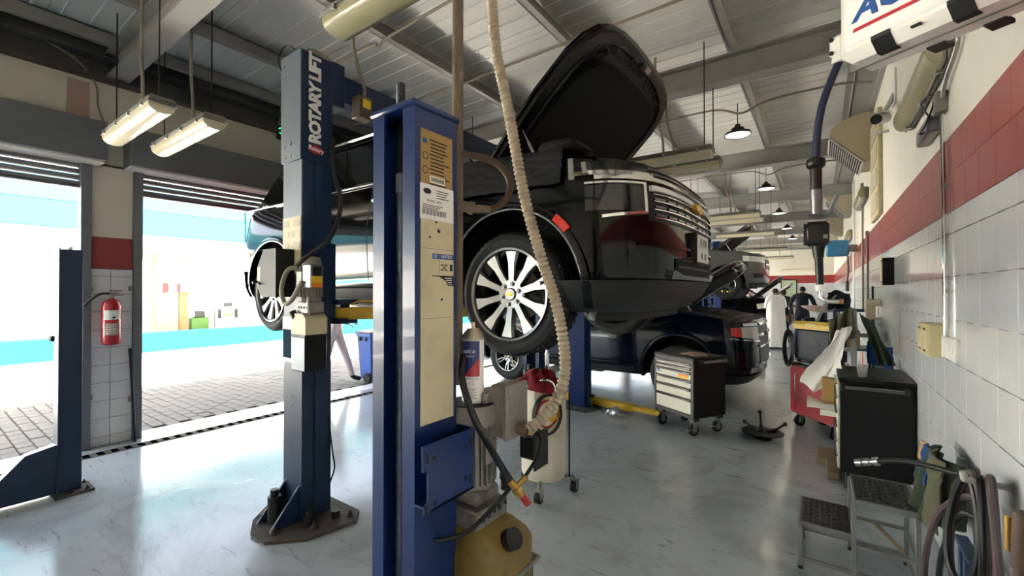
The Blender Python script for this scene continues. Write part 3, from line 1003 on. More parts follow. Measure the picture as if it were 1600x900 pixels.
        for sg in (-1, 1):
            for (u0, u1) in ((0.17, 0.40), (0.425, 0.66), (0.69, 0.93)):
                bb = B()
                bb.slab(lambda u, v: side(lerp(u0, u1, u), lerp(0.06, 0.82, v), sg, 0.006), lambda u, v: side(lerp(u0, u1, u), lerp(0.06, 0.82, v), sg, -0.03), 6, 4)
                bb.obj('side_window', glass, s.t)
            B().tube([side(u / 12, 0.015, sg, 0.006) for u in range(1, 13)], 0.008, 6).obj('belt_moulding', 'chrome', s.t)
            B().tube([side(lerp(0.2, 0.93, u / 12), 0.97, sg, 0.0) + Vector((0, 0, 0.035)) for u in range(13)], 0.014, 6).obj('roof_rail', 'chrome', s.t)
        bb = B()
        def ws(u, v, off):
            f = lerp(0.06, 0.92, v)
            return Vector((lerp(x0b, x0t, f) + off, lerp(-0.86, 0.86, u) * lerp(hb, ht, f), lerp(belt, roof, f) + off))
        bb.slab(lambda u, v: ws(u, v, 0.01), lambda u, v: ws(u, v, -0.03), 8, 4)
        bb.obj('windscreen', glass, s.t)
        bb = B()
        def rw(u, v, off):
            f = lerp(0.1, 0.85, v)
            return Vector((lerp(x1b, x1t, f) - off, lerp(-0.82, 0.82, u) * lerp(hb, ht, f), lerp(belt, roof, f) + off))
        bb.slab(lambda u, v: rw(u, v, 0.012), lambda u, v: rw(u, v, -0.03), 8, 4)
        bb.obj('rear_window', glass, s.t)
    def sides(s, chrome=True, arch=0.55):
        xf, xr = -arch - 0.08, -s.wb + arch + 0.08
        xm = (xf + xr) / 2 + 0.08
        for nm, mat, z0, z1, off, x0, x1 in (('sill_cladding', 'cladding', 0.345, 0.455, 0.02, xf, xr), ('sill_moulding', 'chrome' if chrome else s.paint, 0.50, 0.522, 0.016, xf, xr)):
            s.patch(nm, mat, s.d_at_x(x0), s.d_at_x(x1), z0 * s.sz, z1 * s.sz, off, 0.04, nu=10, nv=2)
        for x in (xf - 0.02, xm, xr + 0.05):
            s.patch('door_seam', 'black_matte', s.d_at_x(x), s.d_at_x(x - 0.008), 0.47 * s.sz, 1.35 * s.sz, 0.0015, 0.01, nu=1, nv=10)
        for x in (xm + 0.16, xr + 0.22):
            for sd in (-1, 1):
                B().tube([s.surf(s.d_at_x(x + dx), (1.20 + dz) * s.sz, o_, sd) for dx, dz, o_ in ((0.11, 0, 0.005), (0.09, 0.004, 0.035), (0, 0.008, 0.04), (-0.09, 0.004, 0.035), (-0.11, 0, 0.005))], 0.013, 8).obj('door_handle', 'chrome', s.t)
        for sg in (-1, 1):
            bb = B().box(-0.80, -0.62, sg * (s.half * 0.93), sg * (s.half * 0.93 + 0.24), 1.36 * s.sz, 1.54 * s.sz, 0.04)
            bb.obj('door_mirror', s.paint, s.t)
        s.patch('tail_lamp', 'reflector_red', s.cum[-1] - 1.02, s.cum[-1] - 0.72, 0.95 * s.sz, 1.3 * s.sz, 0.012, 0.03, nu=6, nv=3)
        s.patch('rear_bumper', s.paint, s.cum[-1] - 1.10, s.cum[-1] - 0.0, 0.36 * s.sz, 0.66 * s.sz, 0.035, 0.06, nu=10, nv=3)
    def under(s):
        B().cyl((0, -0.75, 0.40), (0, 0.75, 0.40), 0.045).box(-0.3, 0.35, -0.35, 0.35, 0.27, 0.36, 0.03).obj('front_axle', 'underbody', s.t)
        B().cyl((-s.wb, -0.8, 0.41), (-s.wb, 0.8, 0.41), 0.06).lathe([(0.0, -0.16), (0.12, -0.12), (0.16, 0), (0.12, 0.12), (0, 0.16)], (-s.wb, 0, 0.41), 'x').obj('rear_axle', 'underbody', s.t)
        for sg in (-1, 1):
            B().box(-s.wb - 0.7, 0.6, sg * 0.45 - 0.04, sg * 0.45 + 0.04, 0.29, 0.40, 0.01).obj('chassis_rail', 'underbody', s.t)
            B().tube([(0.05, sg * 0.4, 0.32), (0.1, sg * 0.62, 0.30), (0.02, sg * 0.80, 0.34)], 0.03, 8).obj('control_arm', 'underbody', s.t)
        B().tube(sm_path([(-0.2, -0.2, 0.3), (-1.0, -0.25, 0.27), (-2.4, -0.3, 0.27), (-3.0, -0.35, 0.33), (-3.8, -0.5, 0.31)]), 0.035, 8).obj('exhaust_pipe', 'dirty_steel', s.t)
        B().box(-2.3, -1.4, -0.42, -0.15, 0.2, 0.34, 0.05).obj('silencer', 'dirty_steel', s.t)
    def hood(s, ang, hinge=(-0.30, 1.40), L=1.20, hw=0.87):
        out = []
        for v, u in ((0.0, L), (0.25, L - 0.004), (0.45, L - 0.02), (0.62, L - 0.055), (0.75, L - 0.12), (0.84, L - 0.22), (0.89, L - 0.36), (hw + 0.04, 0.58), (hw + 0.03, 0.25), (hw, 0.0)):
            out.append((u, v))
        full = [(u, v) for u, v in out[::-1]] + [(u, -v) for u, v in out[1:]]
        def arc(u, v, z): return (u, v, z + 0.05 * math.sin(PI * min(1, u / L) * 0.55) - 0.05 * (v / hw) ** 2)
        h = bpy.data.objects.new('hood', None)
        m_ = Matrix.Translation((hinge[0], 0, hinge[1] * s.sz)) @ Matrix.Rotation(-ang, 4, 'Y')
        # layered loops: outer skin, rim, inner panel
        def loop(k, z, du=0.0):
            cu = 0.55
            return [arc(cu + (u - cu) * k, v * k, z) for u, v in full]
        n = len(full)
        skin = B()
        ls = [loop(0.02, 0.035), loop(0.5, 0.035), loop(0.8, 0.03), loop(0.96, 0.02), loop(1.0, 0.0), loop(0.995, -0.018), loop(0.965, -0.022)]
        vs = [p for l in ls for p in l]
        fs = [(j * n + i, j * n + (i + 1) % n, (j + 1) * n + (i + 1) % n, (j + 1) * n + i) for j in range(len(ls) - 1) for i in range(n)]
        skin.add(vs, fs, True); skin.xf(m_)
        ho = skin.obj('hood', s.paint, s.t, 40)
        inn = B()
        ls = [loop(0.968, -0.02), loop(0.955, -0.045), loop(0.87, -0.05), loop(0.85, -0.028), loop(0.80, -0.025), loop(0.79, -0.04), loop(0.3, -0.035), loop(0.02, -0.03)]
        vs = [p for l in ls for p in l]
        fs = [(j * n + i, j * n + (i + 1) % n, (j + 1) * n + (i + 1) % n, (j + 1) * n + i) for j in range(len(ls) - 1) for i in range(n)]
        inn.add(vs, fs, True); inn.xf(m_)
        inn.obj('inner_panel', 'black' if s.paint == 'paint_black' else s.paint, ho, 35)
        pad = B()
        poly = [(0.55 + (u - 0.55) * 0.76 - 0.04, v * 0.76) for u, v in full]
        pad.prism(poly, 'z', -0.066, -0.02); pad.xf(m_)
        pad.obj('insulation_pad', 'black_matte', ho)
        for (u, v, w_, d_) in ((L - 0.12, 0.30, 0.12, 0.05), (L - 0.12, -0.30, 0.12, 0.05), (L - 0.22, 0.56, 0.07, 0.05), (L - 0.22, -0.56, 0.07, 0.05), (L - 0.11, 0.0, 0.09, 0.045)):
            e = B()
            q = []
            for i in range(20):
                t = 2 * PI * i / 20
                c, d = math.cos(t), math.sin(t)
                q.append(Vector((u + d_ * abs(c) ** .5 * (1 if c >= 0 else -1), v + w_ * abs(d) ** .5 * (1 if d >= 0 else -1), -0.048 - 0.02 * (v / hw) ** 2 + 0.045)))
            e.tube(q, 0.008, 6, closed=True); e.xf(m_)
            e.obj('stamped_pocket', 'black', ho)
        lt = B().box(L - 0.10, L - 0.05, -0.04, 0.04, -0.06, -0.0, 0.008); lt.xf(m_)
        lt.obj('latch_striker', 'steel', ho)
        for sg in (-1, 1):
            p1 = m_ @ Vector((0.32, sg * 0.80, -0.02))
            p0 = Vector((hinge[0] + 0.42, sg * 0.80, 1.30 * s.sz))
            B().cyl(p0, lerp(p0, p1, 0.55), 0.011).cyl(lerp(p0, p1, 0.5), p1, 0.006).obj('hood_strut', 'steel', ho)
            B().box(hinge[0] - 0.04, hinge[0] + 0.10, sg * 0.82 - 0.012, sg * 0.82 + 0.012, (hinge[1] - 0.10) * s.sz, (hinge[1] + 0.02) * s.sz, 0.004).obj('hood_hinge', 'dark', ho)
        return ho
    def engine(s):
        B().box(-0.15, 0.45, -0.35, 0.35, 1.15 * s.sz, 1.30 * s.sz, 0.05).obj('engine_cover', 'black', s.t)
        B().box(0.5, 0.78, -0.7, 0.7, 1.14 * s.sz, 1.235 * s.sz, 0.03).obj('radiator_panel', 'black', s.t)
        B().box(-0.1, 0.2, 0.5, 0.75, 1.15 * s.sz, 1.31 * s.sz, 0.03).obj('battery', 'dark', s.t)

# ---- black SUV on the lift
WP, WN = wheel_parts(10)
v1 = Suv('suv', 'glossy black SUV raised on the two-post lift with its hood open', (-1.68, 3.36, 1.17), 'paint_black', nose=0.95)
v1.body(); v1.cabin(); v1.sides(); v1.under(); v1.engine(); v1.hood(math.radians(40.5), hinge=(-0.32, 1.43), L=1.23)
put_wheel(v1.t, WP, WN, (0, -0.90, 0.41), turn=0.06)
put_wheel(v1.t, WP, WN, (0, 0.90, 0.41), True, turn=0.2)
put_wheel(v1.t, WP, WN, (-3.15, -0.90, 0.41), turn=0.2)
put_wheel(v1.t, WP, WN, (-3.15, 0.90, 0.41), True)
Lg = 0.80      # grille half length along the nose
v1.front_patch('grille', 'black', Lg, 0.85, 1.175, 0.004, 0.03)
v1.front_patch('grille_bar', 'chrome', Lg + 0.34, lambda q: 1.085, lambda q: 1.113, 0.022, 0.03)
v1.front_patch('grille_bar', 'white', Lg - 0.02, lambda q: 1.028, lambda q: 1.060, 0.026, 0.03)
for z in (0.862, 0.912, 0.962, 1.005, 1.130, 1.162):
    v1.front_patch('grille_slat', 'chrome', Lg - 0.03, z, z + 0.008, 0.026, 0.03)
for z in (0.880, 0.930, 0.977, 1.143):
    for k in range(5):
        v1.patch('grille_insert', 'alloy', 0.04 + k * 0.148, 0.04 + k * 0.148 + 0.115, z, z + 0.014, 0.014, 0.02, nu=4, nv=1)
B().prism([(3.24 - 3.24 - 0.11, -0.018), (-0.045, -0.018), (-0.045, -0.035), (0.045, -0.035), (0.045, -0.018), (0.11, -0.018), (0.095, 0.018), (0.045, 0.018), (0.045, 0.035), (-0.045, 0.035), (-0.045, 0.018), (-0.125, 0.018)], 'x', 0.94, 0.975).obj('grille_emblem', 'gold', v1.t, loc=(0.0, 0, 1.02))
v1.patch('headlamp', 'lamp_glass_dark', Lg - 0.04, Lg + 0.46, lambda u: 1.125, lambda u: 1.205 - 0.01 * u, 0.012, 0.03)
v1.patch('headlamp_trim', 'chrome', Lg - 0.05, Lg + 0.48, lambda u: 1.108 + 0.01 * u, lambda u: 1.135 + 0.01 * u, 0.02, 0.02)
v1.patch('headlamp_bracket', 'steel', Lg + 0.47, Lg + 0.51, 1.10, 1.235, 0.02, 0.02, nu=3)
v1.patch('headlamp_bracket', 'steel', Lg + 0.38, Lg + 0.41, 1.13, 1.20, 0.022, 0.02, nu=3)
# lower lamp pocket with chrome surround open towards the wing
v1.patch('lamp_pocket', 'lamp_glass_dark', Lg + 0.04, Lg + 0.40, 0.90, 1.06, 0.006, 0.02)
v1.patch('pocket_surround', 'chrome', Lg + 0.02, Lg + 0.40, lambda u: 1.06, lambda u: 1.072, 0.02, 0.03)
v1.patch('pocket_surround', 'chrome', Lg + 0.02, Lg + 0.042, 0.885, 1.06, 0.02, 0.03, nu=2)
v1.patch('pocket_surround', 'chrome', Lg + 0.02, Lg + 0.30, lambda u: 0.885 - 0.03 * u, lambda u: 0.902 - 0.03 * u, 0.02, 0.03)
v1.front_patch('bumper_panel', 'paint_black', Lg + 0.10, lambda q: 0.70 - 0.0 * q, lambda q: 0.715, 0.016, 0.04)
v1.front_patch('lower_intake', 'black_matte', 0.52, lambda q: 0.535, lambda q: 0.69 - 0.06 * q, 0.006, 0.03)
for z in (0.58, 0.625):
    v1.front_patch('intake_bar', 'cladding', 0.50, z, z + 0.014, 0.016, 0.03)
v1.front_patch('skid_trim', 'alloy', 0.60, lambda q: 0.505, lambda q: 0.53 + 0.03 * max(0, (q - 0.72) / 0.28) ** 0.7, 0.03, 0.04)
v1.front_patch('front_valance', 'cladding', 1.52, lambda q: 0.30, lambda q: 0.495, 0.022, 0.05, nu=40)
v1.front_patch('valance_lip', 'underbody', 1.0, lambda q: 0.24, lambda q: 0.31, -0.02, 0.2, nu=30)
# number plate
B().box(0.94, 0.985, -0.17, 0.17, 0.62, 0.84, 0.005).obj('plate_holder', 'black', v1.t)
B().box(0.983, 0.993, -0.155, 0.155, 0.635, 0.825, 0.004).obj('number_plate', 'paper', v1.t)
for k, (yy, zz) in enumerate(((-0.07, 0.78), (0.02, 0.78), (0.09, 0.78), (-0.05, 0.68), (0.06, 0.68))):
    B().box(0.9925, 0.9945, yy - 0.025, yy + 0.025, zz - 0.025, zz + 0.02).obj('plate_mark', 'lamp_body', v1.t)
# side marker on the front flare, wheel arch highlight trims
for sg in (-1, 1):
    q = []
    for i in range(9):
        a = math.radians(lerp(22, 42, i / 8)); q.append((a,))
    bb = B()
    def mk(u, v, o_):
        a = math.radians(lerp(39, 51, u)); r = lerp(0.545, 0.595, v)
        z = 0.44 + r * math.sin(a)
        return (r * math.cos(a), sg * (v1.half * interp(v1.kz, z) + o_), z)
    bb.slab(lambda u, v: mk(u, v, 0.022), lambda u, v: mk(u, v, -0.02), 6, 2)
    bb.obj('side_marker', 'reflector_red', v1.t)
for x in (-0.85, -2.45):
    B().box(x - 0.02, x + 0.02, -1.045, -1.02, 1.02, 1.10, 0.006).obj('protective_sticker', 'fascia', v1.t)
# fender cover hanging over the wing
fc = v1
def fcov(u, v):
    x = lerp(-0.62, 0.40, u)
    if v < 0.3:
        t = v / 0.3
        p = fc.surf(fc.d_at_x(x), 1.33, 0.02)
        return Vector((p.x - 1.69 + 1.69, lerp(-0.72, p.y, t), lerp(1.40, 1.36 - 0.05 * u, t)))
    t = (v - 0.3) / 0.7
    return fc.surf(fc.d_at_x(x), lerp(1.34 - 0.05 * u, 1.09, t), 0.028)
cv = cloth(fcov, 40, 24, 0.012, 9.0, 3)
cv.xf(Matrix.Translation((-1.68, 3.36, 1.17)))
tag(cv.obj('fender_cover', 'black_matte'), 'black padded fender cover draped over the wing of the raised SUV', 'cover')
tag(B().box(-1.52, -1.24, 2.42, 2.74, 2.50, 2.575, 0.03).obj('tool_pad', 'black_matte'), 'thick black pad lying on the wing of the raised SUV', 'pad')

# ---- navy SUV on the floor
v2 = Suv('suv', 'navy blue SUV on the floor with open hood and older chrome nose', (-1.65, 7.45, 0.0), 'paint_navy', wb=3.0, nose=1.0)
v2.body(); v2.cabin(); v2.sides(False); v2.under(); v2.engine(); v2.hood(math.radians(31))
WP2, WN2 = wheel_parts(6, twin=True, rim=0.255)
for x in (0, -3.0):
    put_wheel(v2.t, WP2, WN2, (x, -0.90, 0.41)); put_wheel(v2.t, WP2, WN2, (x, 0.90, 0.41), True)
v2.front_patch('grille', 'black', 0.60, 0.86, 1.13, 0.006, 0.03)
v2.front_patch('grille_bar', 'chrome', 0.60, 0.985, 1.02, 0.03, 0.04)
v2.front_patch('nose_trim', 'chrome', 0.95, lambda q: 1.13, lambda q: 1.165, 0.03, 0.04)
v2.front_patch('grille_surround', 'chrome', 0.62, 0.835, 0.86, 0.028, 0.04)
v2.front_patch('lower_grille', 'black', 0.58, 0.62, 0.82, 0.008, 0.03)
v2.front_patch('grille_surround', 'chrome', 0.60, 0.605, 0.622, 0.026, 0.04)
v2.patch('headlamp', 'lamp_glass', 0.62, 0.98, lambda u: 0.93 + 0.05 * u, 1.115, 0.014, 0.03)
v2.patch('indicator', 'reflector_red', 0.98, 1.12, lambda u: 0.98 + 0.02 * u, 1.105, 0.014, 0.03)
v2.patch('headlamp_trim', 'chrome', 0.60, 1.14, lambda u: 0.905 + 0.05 * u, lambda u: 0.925 + 0.05 * u, 0.02, 0.03)
v2.patch('fog_lamp', 'lamp_glass', 0.72, 0.84, 0.50, 0.56, 0.02, 0.03, nu=4)
v2.front_patch('front_valance', 'black', 1.3, lambda q: 0.32, lambda q: 0.46, 0.02, 0.05, nu=30)
text('lettering', 'TAHOE', 0.085, 'chrome', v2.t, v2.surf(v2.d_at_x(-0.80), 0.98, 0.006), (1, 0, 0), (0, 0, 1), ext=0.003, spacing=1.15)

# ---- grey SUV on the far lift, black and white ones beyond
v3 = Suv('suv', 'matt grey SUV high on the lift behind the navy one', (-2.05, 13.6, 1.38), 'paint_grey', wb=2.9, nose=0.92, half=0.96, sz=0.98)
v3.body(arch_r=0.50, arch_z=0.42); v3.cabin(1.80); v3.sides(False); v3.under(); v3.engine(); v3.hood(math.radians(36), L=1.1, hw=0.82)
WP3, WN3 = wheel_parts(6, twin=True, R=0.385, rim=0.25)
for x in (0, -2.9):
    put_wheel(v3.t, WP3, WN3, (x, -0.83, 0.385), detail=False); put_wheel(v3.t, WP3, WN3, (x, 0.83, 0.385), True, detail=False)
v3.front_patch('grille', 'black', 0.5, 0.80, 1.05, 0.008, 0.03)
v3.front_patch('grille_bar', 'chrome', 0.52, 0.90, 0.935, 0.026, 0.03)
v3.front_patch('grille_surround', 'chrome', 0.52, 1.05, 1.07, 0.02, 0.03)
v3.patch('headlamp', 'lamp_glass', 0.56, 1.24, lambda u: 0.95 + 0.05 * u, lambda u: 1.09 + 0.05 * u, 0.012, 0.03)
v3.patch('fog_lamp_recess', 'black_matte', 0.70, 1.0, 0.56, 0.68, 0.012, 0.03)
v3.front_patch('front_valance', 'cladding', 1.25, lambda q: 0.32, lambda q: 0.44, 0.016, 0.04, nu=30)
v4 = Suv('suv', 'black SUV with open hood parked on the floor past the robed person', (-1.75, 19.0, 0.0), 'paint_black')
v4.body(); v4.cabin(); v4.sides(); v4.engine(); v4.hood(math.radians(38))
for x in (0, -3.15):
    put_wheel(v4.t, WP2, WN2, (x, -0.90, 0.41), detail=False); put_wheel(v4.t, WP2, WN2, (x, 0.90, 0.41), True, detail=False)
v4.front_patch('grille', 'chrome', 0.6, 0.80, 1.12, 0.008, 0.03)
v4.patch('headlamp', 'lamp_glass', 0.64, 1.15, 0.95, 1.12, 0.012, 0.03)
text('lettering', 'TAHOE', 0.085, 'chrome', v4.t, v4.surf(v4.d_at_x(-0.80), 0.98, 0.006), (1, 0, 0), (0, 0, 1), ext=0.003, spacing=1.15)
v5 = Suv('suv', 'white car with open hood at the end of the row', (-1.6, 23.4, 0.0), 'paint_white', wb=2.9, nose=0.92, half=0.96, sz=0.95)
v5.body(arch_r=0.5, arch_z=0.42); v5.cabin(1.80); v5.hood(math.radians(34), L=1.1, hw=0.82)
for x in (0, -2.9):
    put_wheel(v5.t, WP3, WN3, (x, -0.83, 0.385), detail=False); put_wheel(v5.t, WP3, WN3, (x, 0.83, 0.385), True, detail=False)
# ================================================================= LIFTS
def bolt_b(b, x, y, z, r=0.016, h=0.03):
    b.cyl((x, y, z), (x, y, z + 0.012), r * 1.5, n=14); b.cyl((x, y, z + 0.01), (x, y, z + h), r, n=6)
    b.cyl((x, y, z + h), (x, y, z + h + 0.012), r * 0.5, n=8)
    return b
def arm(parent, p0, p1, w=0.11, h=0.09, pad=True, name='swing_arm'):
    p0, p1 = Vector(p0), Vector(p1)
    d = (p1 - p0); L = d.length; a = math.atan2(d.y, d.x)
    m_ = Matrix.Translation(p0) @ Matrix.Rotation(a, 4, 'Z')
    b = B()
    b.box(-0.06, L * 0.62, -w / 2, w / 2, -h / 2, h / 2, 0.008, mat=m_)
    o = b.obj(name, 'arm_yellow', parent)
    B().box(L * 0.55, L, -w * 0.36, w * 0.36, -h * 0.34, h * 0.34, 0.006, mat=m_).obj('arm_extension', 'arm_yellow', o)
    B().cyl(m_ @ Vector((0, 0, -h / 2 - 0.03)), m_ @ Vector((0, 0, h / 2 + 0.03)), 0.035).obj('pivot_pin', 'dark', o)
    if pad:
        e = m_ @ Vector((L - 0.03, 0, 0))
        B().cyl(e + Vector((0, 0, -h * .3)), e + Vector((0, 0, h / 2 + 0.02)), 0.028).cyl(e + Vector((0, 0, h / 2)), e + Vector((0, 0, h / 2 + 0.045)), 0.055).obj('lift_pad', 'rubber', o)
    return o
def channel(x0, x1, y0, y1, z0, z1, open_dir, t=0.02, lip=0.05):
    """C-section post, open towards +y (1) or -y (-1)"""
    b = B()
    b.box(x0, x0 + t, y0, y1, z0, z1); b.box(x1 - t, x1, y0, y1, z0, z1)
    if open_dir > 0:
        b.box(x0 + t, x1 - t, y0, y0 + t, z0, z1); b.box(x0 + t, x0 + lip, y1 - t, y1, z0, z1); b.box(x1 - lip, x1 - t, y1 - t, y1, z0, z1)
    else:
        b.box(x0 + t, x1 - t, y1 - t, y1, z0, z1); b.box(x0 + t, x0 + lip, y0, y0 + t, z0, z1); b.box(x1 - lip, x1 - t, y0, y0 + t, z0, z1)
    return b

# ---- lift that carries the black SUV
L1 = thing('two_post_lift', 'blue two-post lift lettered on its cover, carrying the black SUV', 'lift', (-3.03, 1.7, 0), world=True)
PX0, PX1 = -3.15, -2.91
pst = channel(PX0, PX1, 1.61, 1.82, 0.02, 3.2, 1).obj('post', 'lift_navy', L1)
pst2 = channel(PX0, PX1, 4.70, 4.91, 0.02, 3.2, -1).obj('post', 'lift_navy', L1)
B().box(PX1 - 0.002, PX1 + 0.012, 1.70, 1.82, 0.02, 3.0).obj('post_flange', 'lift_navy', pst)
B().box(PX0 - 0.001, PX1 + 0.001, 1.602, 1.611, 1.95, 2.52).obj('painted_sheen', 'lift_grey', pst)  # grey panel paints in the reflection on the glossy navy face
cvr = B().box(PX0 - 0.012, PX1 + 0.014, 1.592, 1.83, 2.51, 3.27, 0.006).obj('post_cover', 'lift_navy', L1)
B().box(PX0 - 0.010, PX1 + 0.010, 1.588, 1.594, 2.512, 3.268).obj('cover_side', 'lift_grey', cvr)
lt_ = text('lettering', 'ROTARY LIFT', 0.118, 'paper', cvr, (PX1 + 0.0155, 1.695, 2.955), (0, 0, 1), (0, -1, 0), ext=0.0012, bold=0.0055, spacing=0.88)
ov = B().lathe([(0.0, 0.0), (1.0, 0.0), (1.0, 0.001), (0, 0.002)], n=24)
ov.v = [(PX1 + 0.0145 + z, 1.70 + x * 0.055, 2.595 + y * 0.03) for x, y, z in ov.v]
ov.obj('logo_oval', 'ink_red', cvr)
text('lettering', 'Rotary', 0.042, 'paper', cvr, (PX1 + 0.0175, 1.70, 2.597), (0, 1, -0.12), (0, 0.12, 1), ext=0.0006, bold=0.001)
bb = B()
for (x, z) in ((PX0 + 0.04, 3.2), (PX0 + 0.05, 3.12), (PX0 + 0.05, 2.62), (PX0 + 0.13, 2.63), (PX0 + 0.05, 2.545), (PX0 + 0.13, 2.55)):
    bb = B().cyl((x, 1.588, z), (x, 1.580, z), 0.008, n=10); bb.obj('screw', 'steel', cvr)
# operating chart on the post
ck = B().box(PX0 + 0.002, PX1 - 0.002, 1.598, 1.603, 1.72, 2.12).obj('instruction_chart', 'sticker_cream', pst)
for r_ in range(5):
    for c_ in range(3):
        B().box(PX0 + 0.015 + c_ * 0.077, PX0 + 0.078 + c_ * 0.077, 1.5965, 1.599, 2.05 - r_ * 0.075, 2.095 - r_ * 0.075).obj('chart_panel', 'box_beige' if (r_ + c_) % 2 else 'vent_beige', ck)
B().box(PX0 + 0.004, PX0 + 0.13, 1.598, 1.603, 1.10, 1.42).obj('notice_sheet', 'paper', pst)
B().box(PX0 + 0.012, PX0 + 0.12, 1.5965, 1.599, 1.13, 1.33).obj('notice_print', 'fascia', pst)
for z in (0.45, 0.52, 0.8, 0.86):
    B().cyl((-3.03, 1.612, z), (-3.03, 1.606, z), 0.006, n=8).obj('bolt_hole', 'black', pst)
def base(yc, parent, sgn):
    y0 = yc - 0.19 * sgn; 
    poly = [(-3.20, yc - 0.29), (-3.05, yc - 0.37), (-2.86, yc - 0.37), (-2.68, yc - 0.19), (-2.62, yc + 0.12), (-2.72, yc + 0.22), (-3.3, yc + 0.22), (-3.36, yc - 0.1)]
    if sgn < 0: poly = [(x, 2 * yc - y) for x, y in poly]
    o = B().prism(poly, 'z', 0.0, 0.022).obj('base_plate', 'plate_dark', parent)
    for (x, dy) in ((-3.14, -0.27), (-2.90, -0.29), (-2.76, -0.10), (-2.70, 0.13), (-3.25, 0.02), (-3.2, 0.15)):
        bolt_b(B(), x, yc + dy * sgn, 0.022).obj('anchor_bolt', 'plate_dark', o)
    for x in (-3.12, -2.94):
        yy = yc - 0.105 * sgn
        B().prism([(yy, 0.02), (yy - 0.20 * sgn, 0.02), (yy, 0.26)], 'x', x - 0.008, x + 0.008).obj('gusset', 'lift_navy', o)
    return o
b1 = base(1.715, L1, 1)
B().cyl((-3.055, 1.50, 0.02), (-3.055, 1.50, 0.20), 0.042).cyl((-3.055, 1.50, 0.20), (-3.055, 1.50, 0.245), 0.026).prism([(1.5, 0.02), (1.61, 0.02), (1.61, 0.12), (1.5, 0.2)], 'x', -3.06, -3.05).obj('adapter_holder', 'dark', b1)
B().cyl((-2.83, 1.63, 0.02), (-2.83, 1.63, 0.08), 0.045).cyl((-2.83, 1.63, 0.08), (-2.83, 1.63, 0.115), 0.03).obj('lift_adapter', 'dark', b1)
B().cyl((-2.77, 1.78, 0.02), (-2.77, 1.78, 0.07), 0.03).obj('lift_adapter', 'dark', b1)
base(4.805, L1, -1)
ob = B().box(-3.08, -2.96, 1.60, 4.91, 3.04, 3.24).obj('overhead_beam', 'lift_navy', L1)
B().box(-2.962, -2.93, 1.84, 1.95, 2.98, 3.30, 0.004).obj('beam_bracket', 'lift_navy', ob)
B().box(-2.95, -2.85, 2.02, 2.14, 2.93, 3.10, 0.006).obj('limit_switch_box', 'pipe_brown', ob)
B().box(-2.851, -2.847, 2.05, 2.12, 3.01, 3.075).obj('warning_label', 'yellow', ob)
B().tube(sm_path([(-2.90, 2.08, 3.10), (-2.89, 2.09, 3.18), (-2.86, 1.98, 3.40), (-2.75, 1.85, 3.62), (-2.7, 1.6, 3.8)]), 0.014, 8).obj('conduit', 'conduit', ob)
B().tube(sm_path([(-3.02, 1.70, 3.27), (-3.02, 1.72, 3.34), (-2.98, 1.80, 3.33), (-2.95, 1.9, 3.25)]), 0.02, 8).obj('conduit', 'conduit', ob)
B().tube(sm_path([(-3.16, 1.60, 3.15), (-3.22, 1.60, 3.30), (-3.15, 1.62, 3.38), (-3.05, 1.66, 3.32)]), 0.004, 6).obj('wire', 'black', ob)
for yc, sg in ((1.82, 1), (4.70, -1)):
    cr_ = B().box(-3.13, -2.93, yc - 0.12 * sg, yc + 0.06 * sg, 1.36, 1.95, 0.005).box(-3.20, -2.86, yc + 0.03 * sg, yc + 0.20 * sg, 1.36, 1.40, 0.004).box(-3.20, -2.86, yc + 0.03 * sg, yc + 0.20 * sg, 1.50, 1.54, 0.004).obj('carriage', 'lift_navy', L1)
    arm(L1, (-2.92, yc + 0.13 * sg, 1.435), (-2.05, yc + (0.85 if sg > 0 else -.75) * sg, 1.435))
    arm(L1, (-3.14, yc + 0.13 * sg, 1.435), (-4.15, yc + (0.80 if sg > 0 else -.7) * sg, 1.435))
    if sg > 0:
        B().tube([(-2.85, 1.95, 1.50), (-2.8, 1.98, 1.53), (-2.5, 2.12, 1.52), (-2.25, 2.3, 1.46)], 0.008, 6).obj('arm_restraint', 'arm_yellow', L1)
# lock cover on the post
lk = B().prism([(-3.24, 1.62), (-3.24, 1.78), (-3.16, 1.89), (-2.99, 1.89), (-2.99, 1.56), (-3.18, 1.56)], 'y', 1.47, 1.60).obj('lock_cover', 'dark', L1)
B().box(-3.243, -3.20, 1.468, 1.472, 1.67, 1.77).obj('caution_label', 'box_yellow', lk)
B().tube([(-3.26, 1.46, 1.66), (-3.18, 1.455, 1.65)], 0.006, 6).cyl((-3.27, 1.46, 1.665), (-3.255, 1.46, 1.66), 0.016).obj('release_lever', 'black', lk)
# hydraulic power unit
rs_ = B().box(-2.92, -2.752, 1.543, 1.70, 1.065, 1.31, 0.006).obj('oil_reservoir', 'cabinet_black', L1)
B().box(-2.922, -2.750, 1.541, 1.702, 1.30, 1.31).obj('reservoir_rim', 'dark', rs_)
B().box(-2.918, -2.757, 1.5415, 1.5435, 1.075, 1.29).obj('sheen_plate', 'lift_grey', rs_)  # paler plate paints the sheen on one side of the black reservoir
B().prism([(-2.92, 1.31), (-2.752, 1.31), (-2.752, 1.42), (-2.79, 1.45), (-2.89, 1.45), (-2.92, 1.42)], 'y', 1.545, 1.70).obj('reservoir_top', 'sticker_cream', rs_)
B().cyl((-2.90, 1.56, 1.42), (-2.925, 1.55, 1.46), 0.024).obj('filler_cap', 'black', rs_)
pu = B().box(-2.90, -2.77, 1.57, 1.69, 1.45, 1.53, 0.006).obj('pump_block', 'dirty_steel', L1)
for k in range(4):
    B().cyl((-2.88 + k * 0.033, 1.571, 1.49), (-2.88 + k * 0.033, 1.564, 1.49), 0.009, n=10).obj('port', 'black', pu)
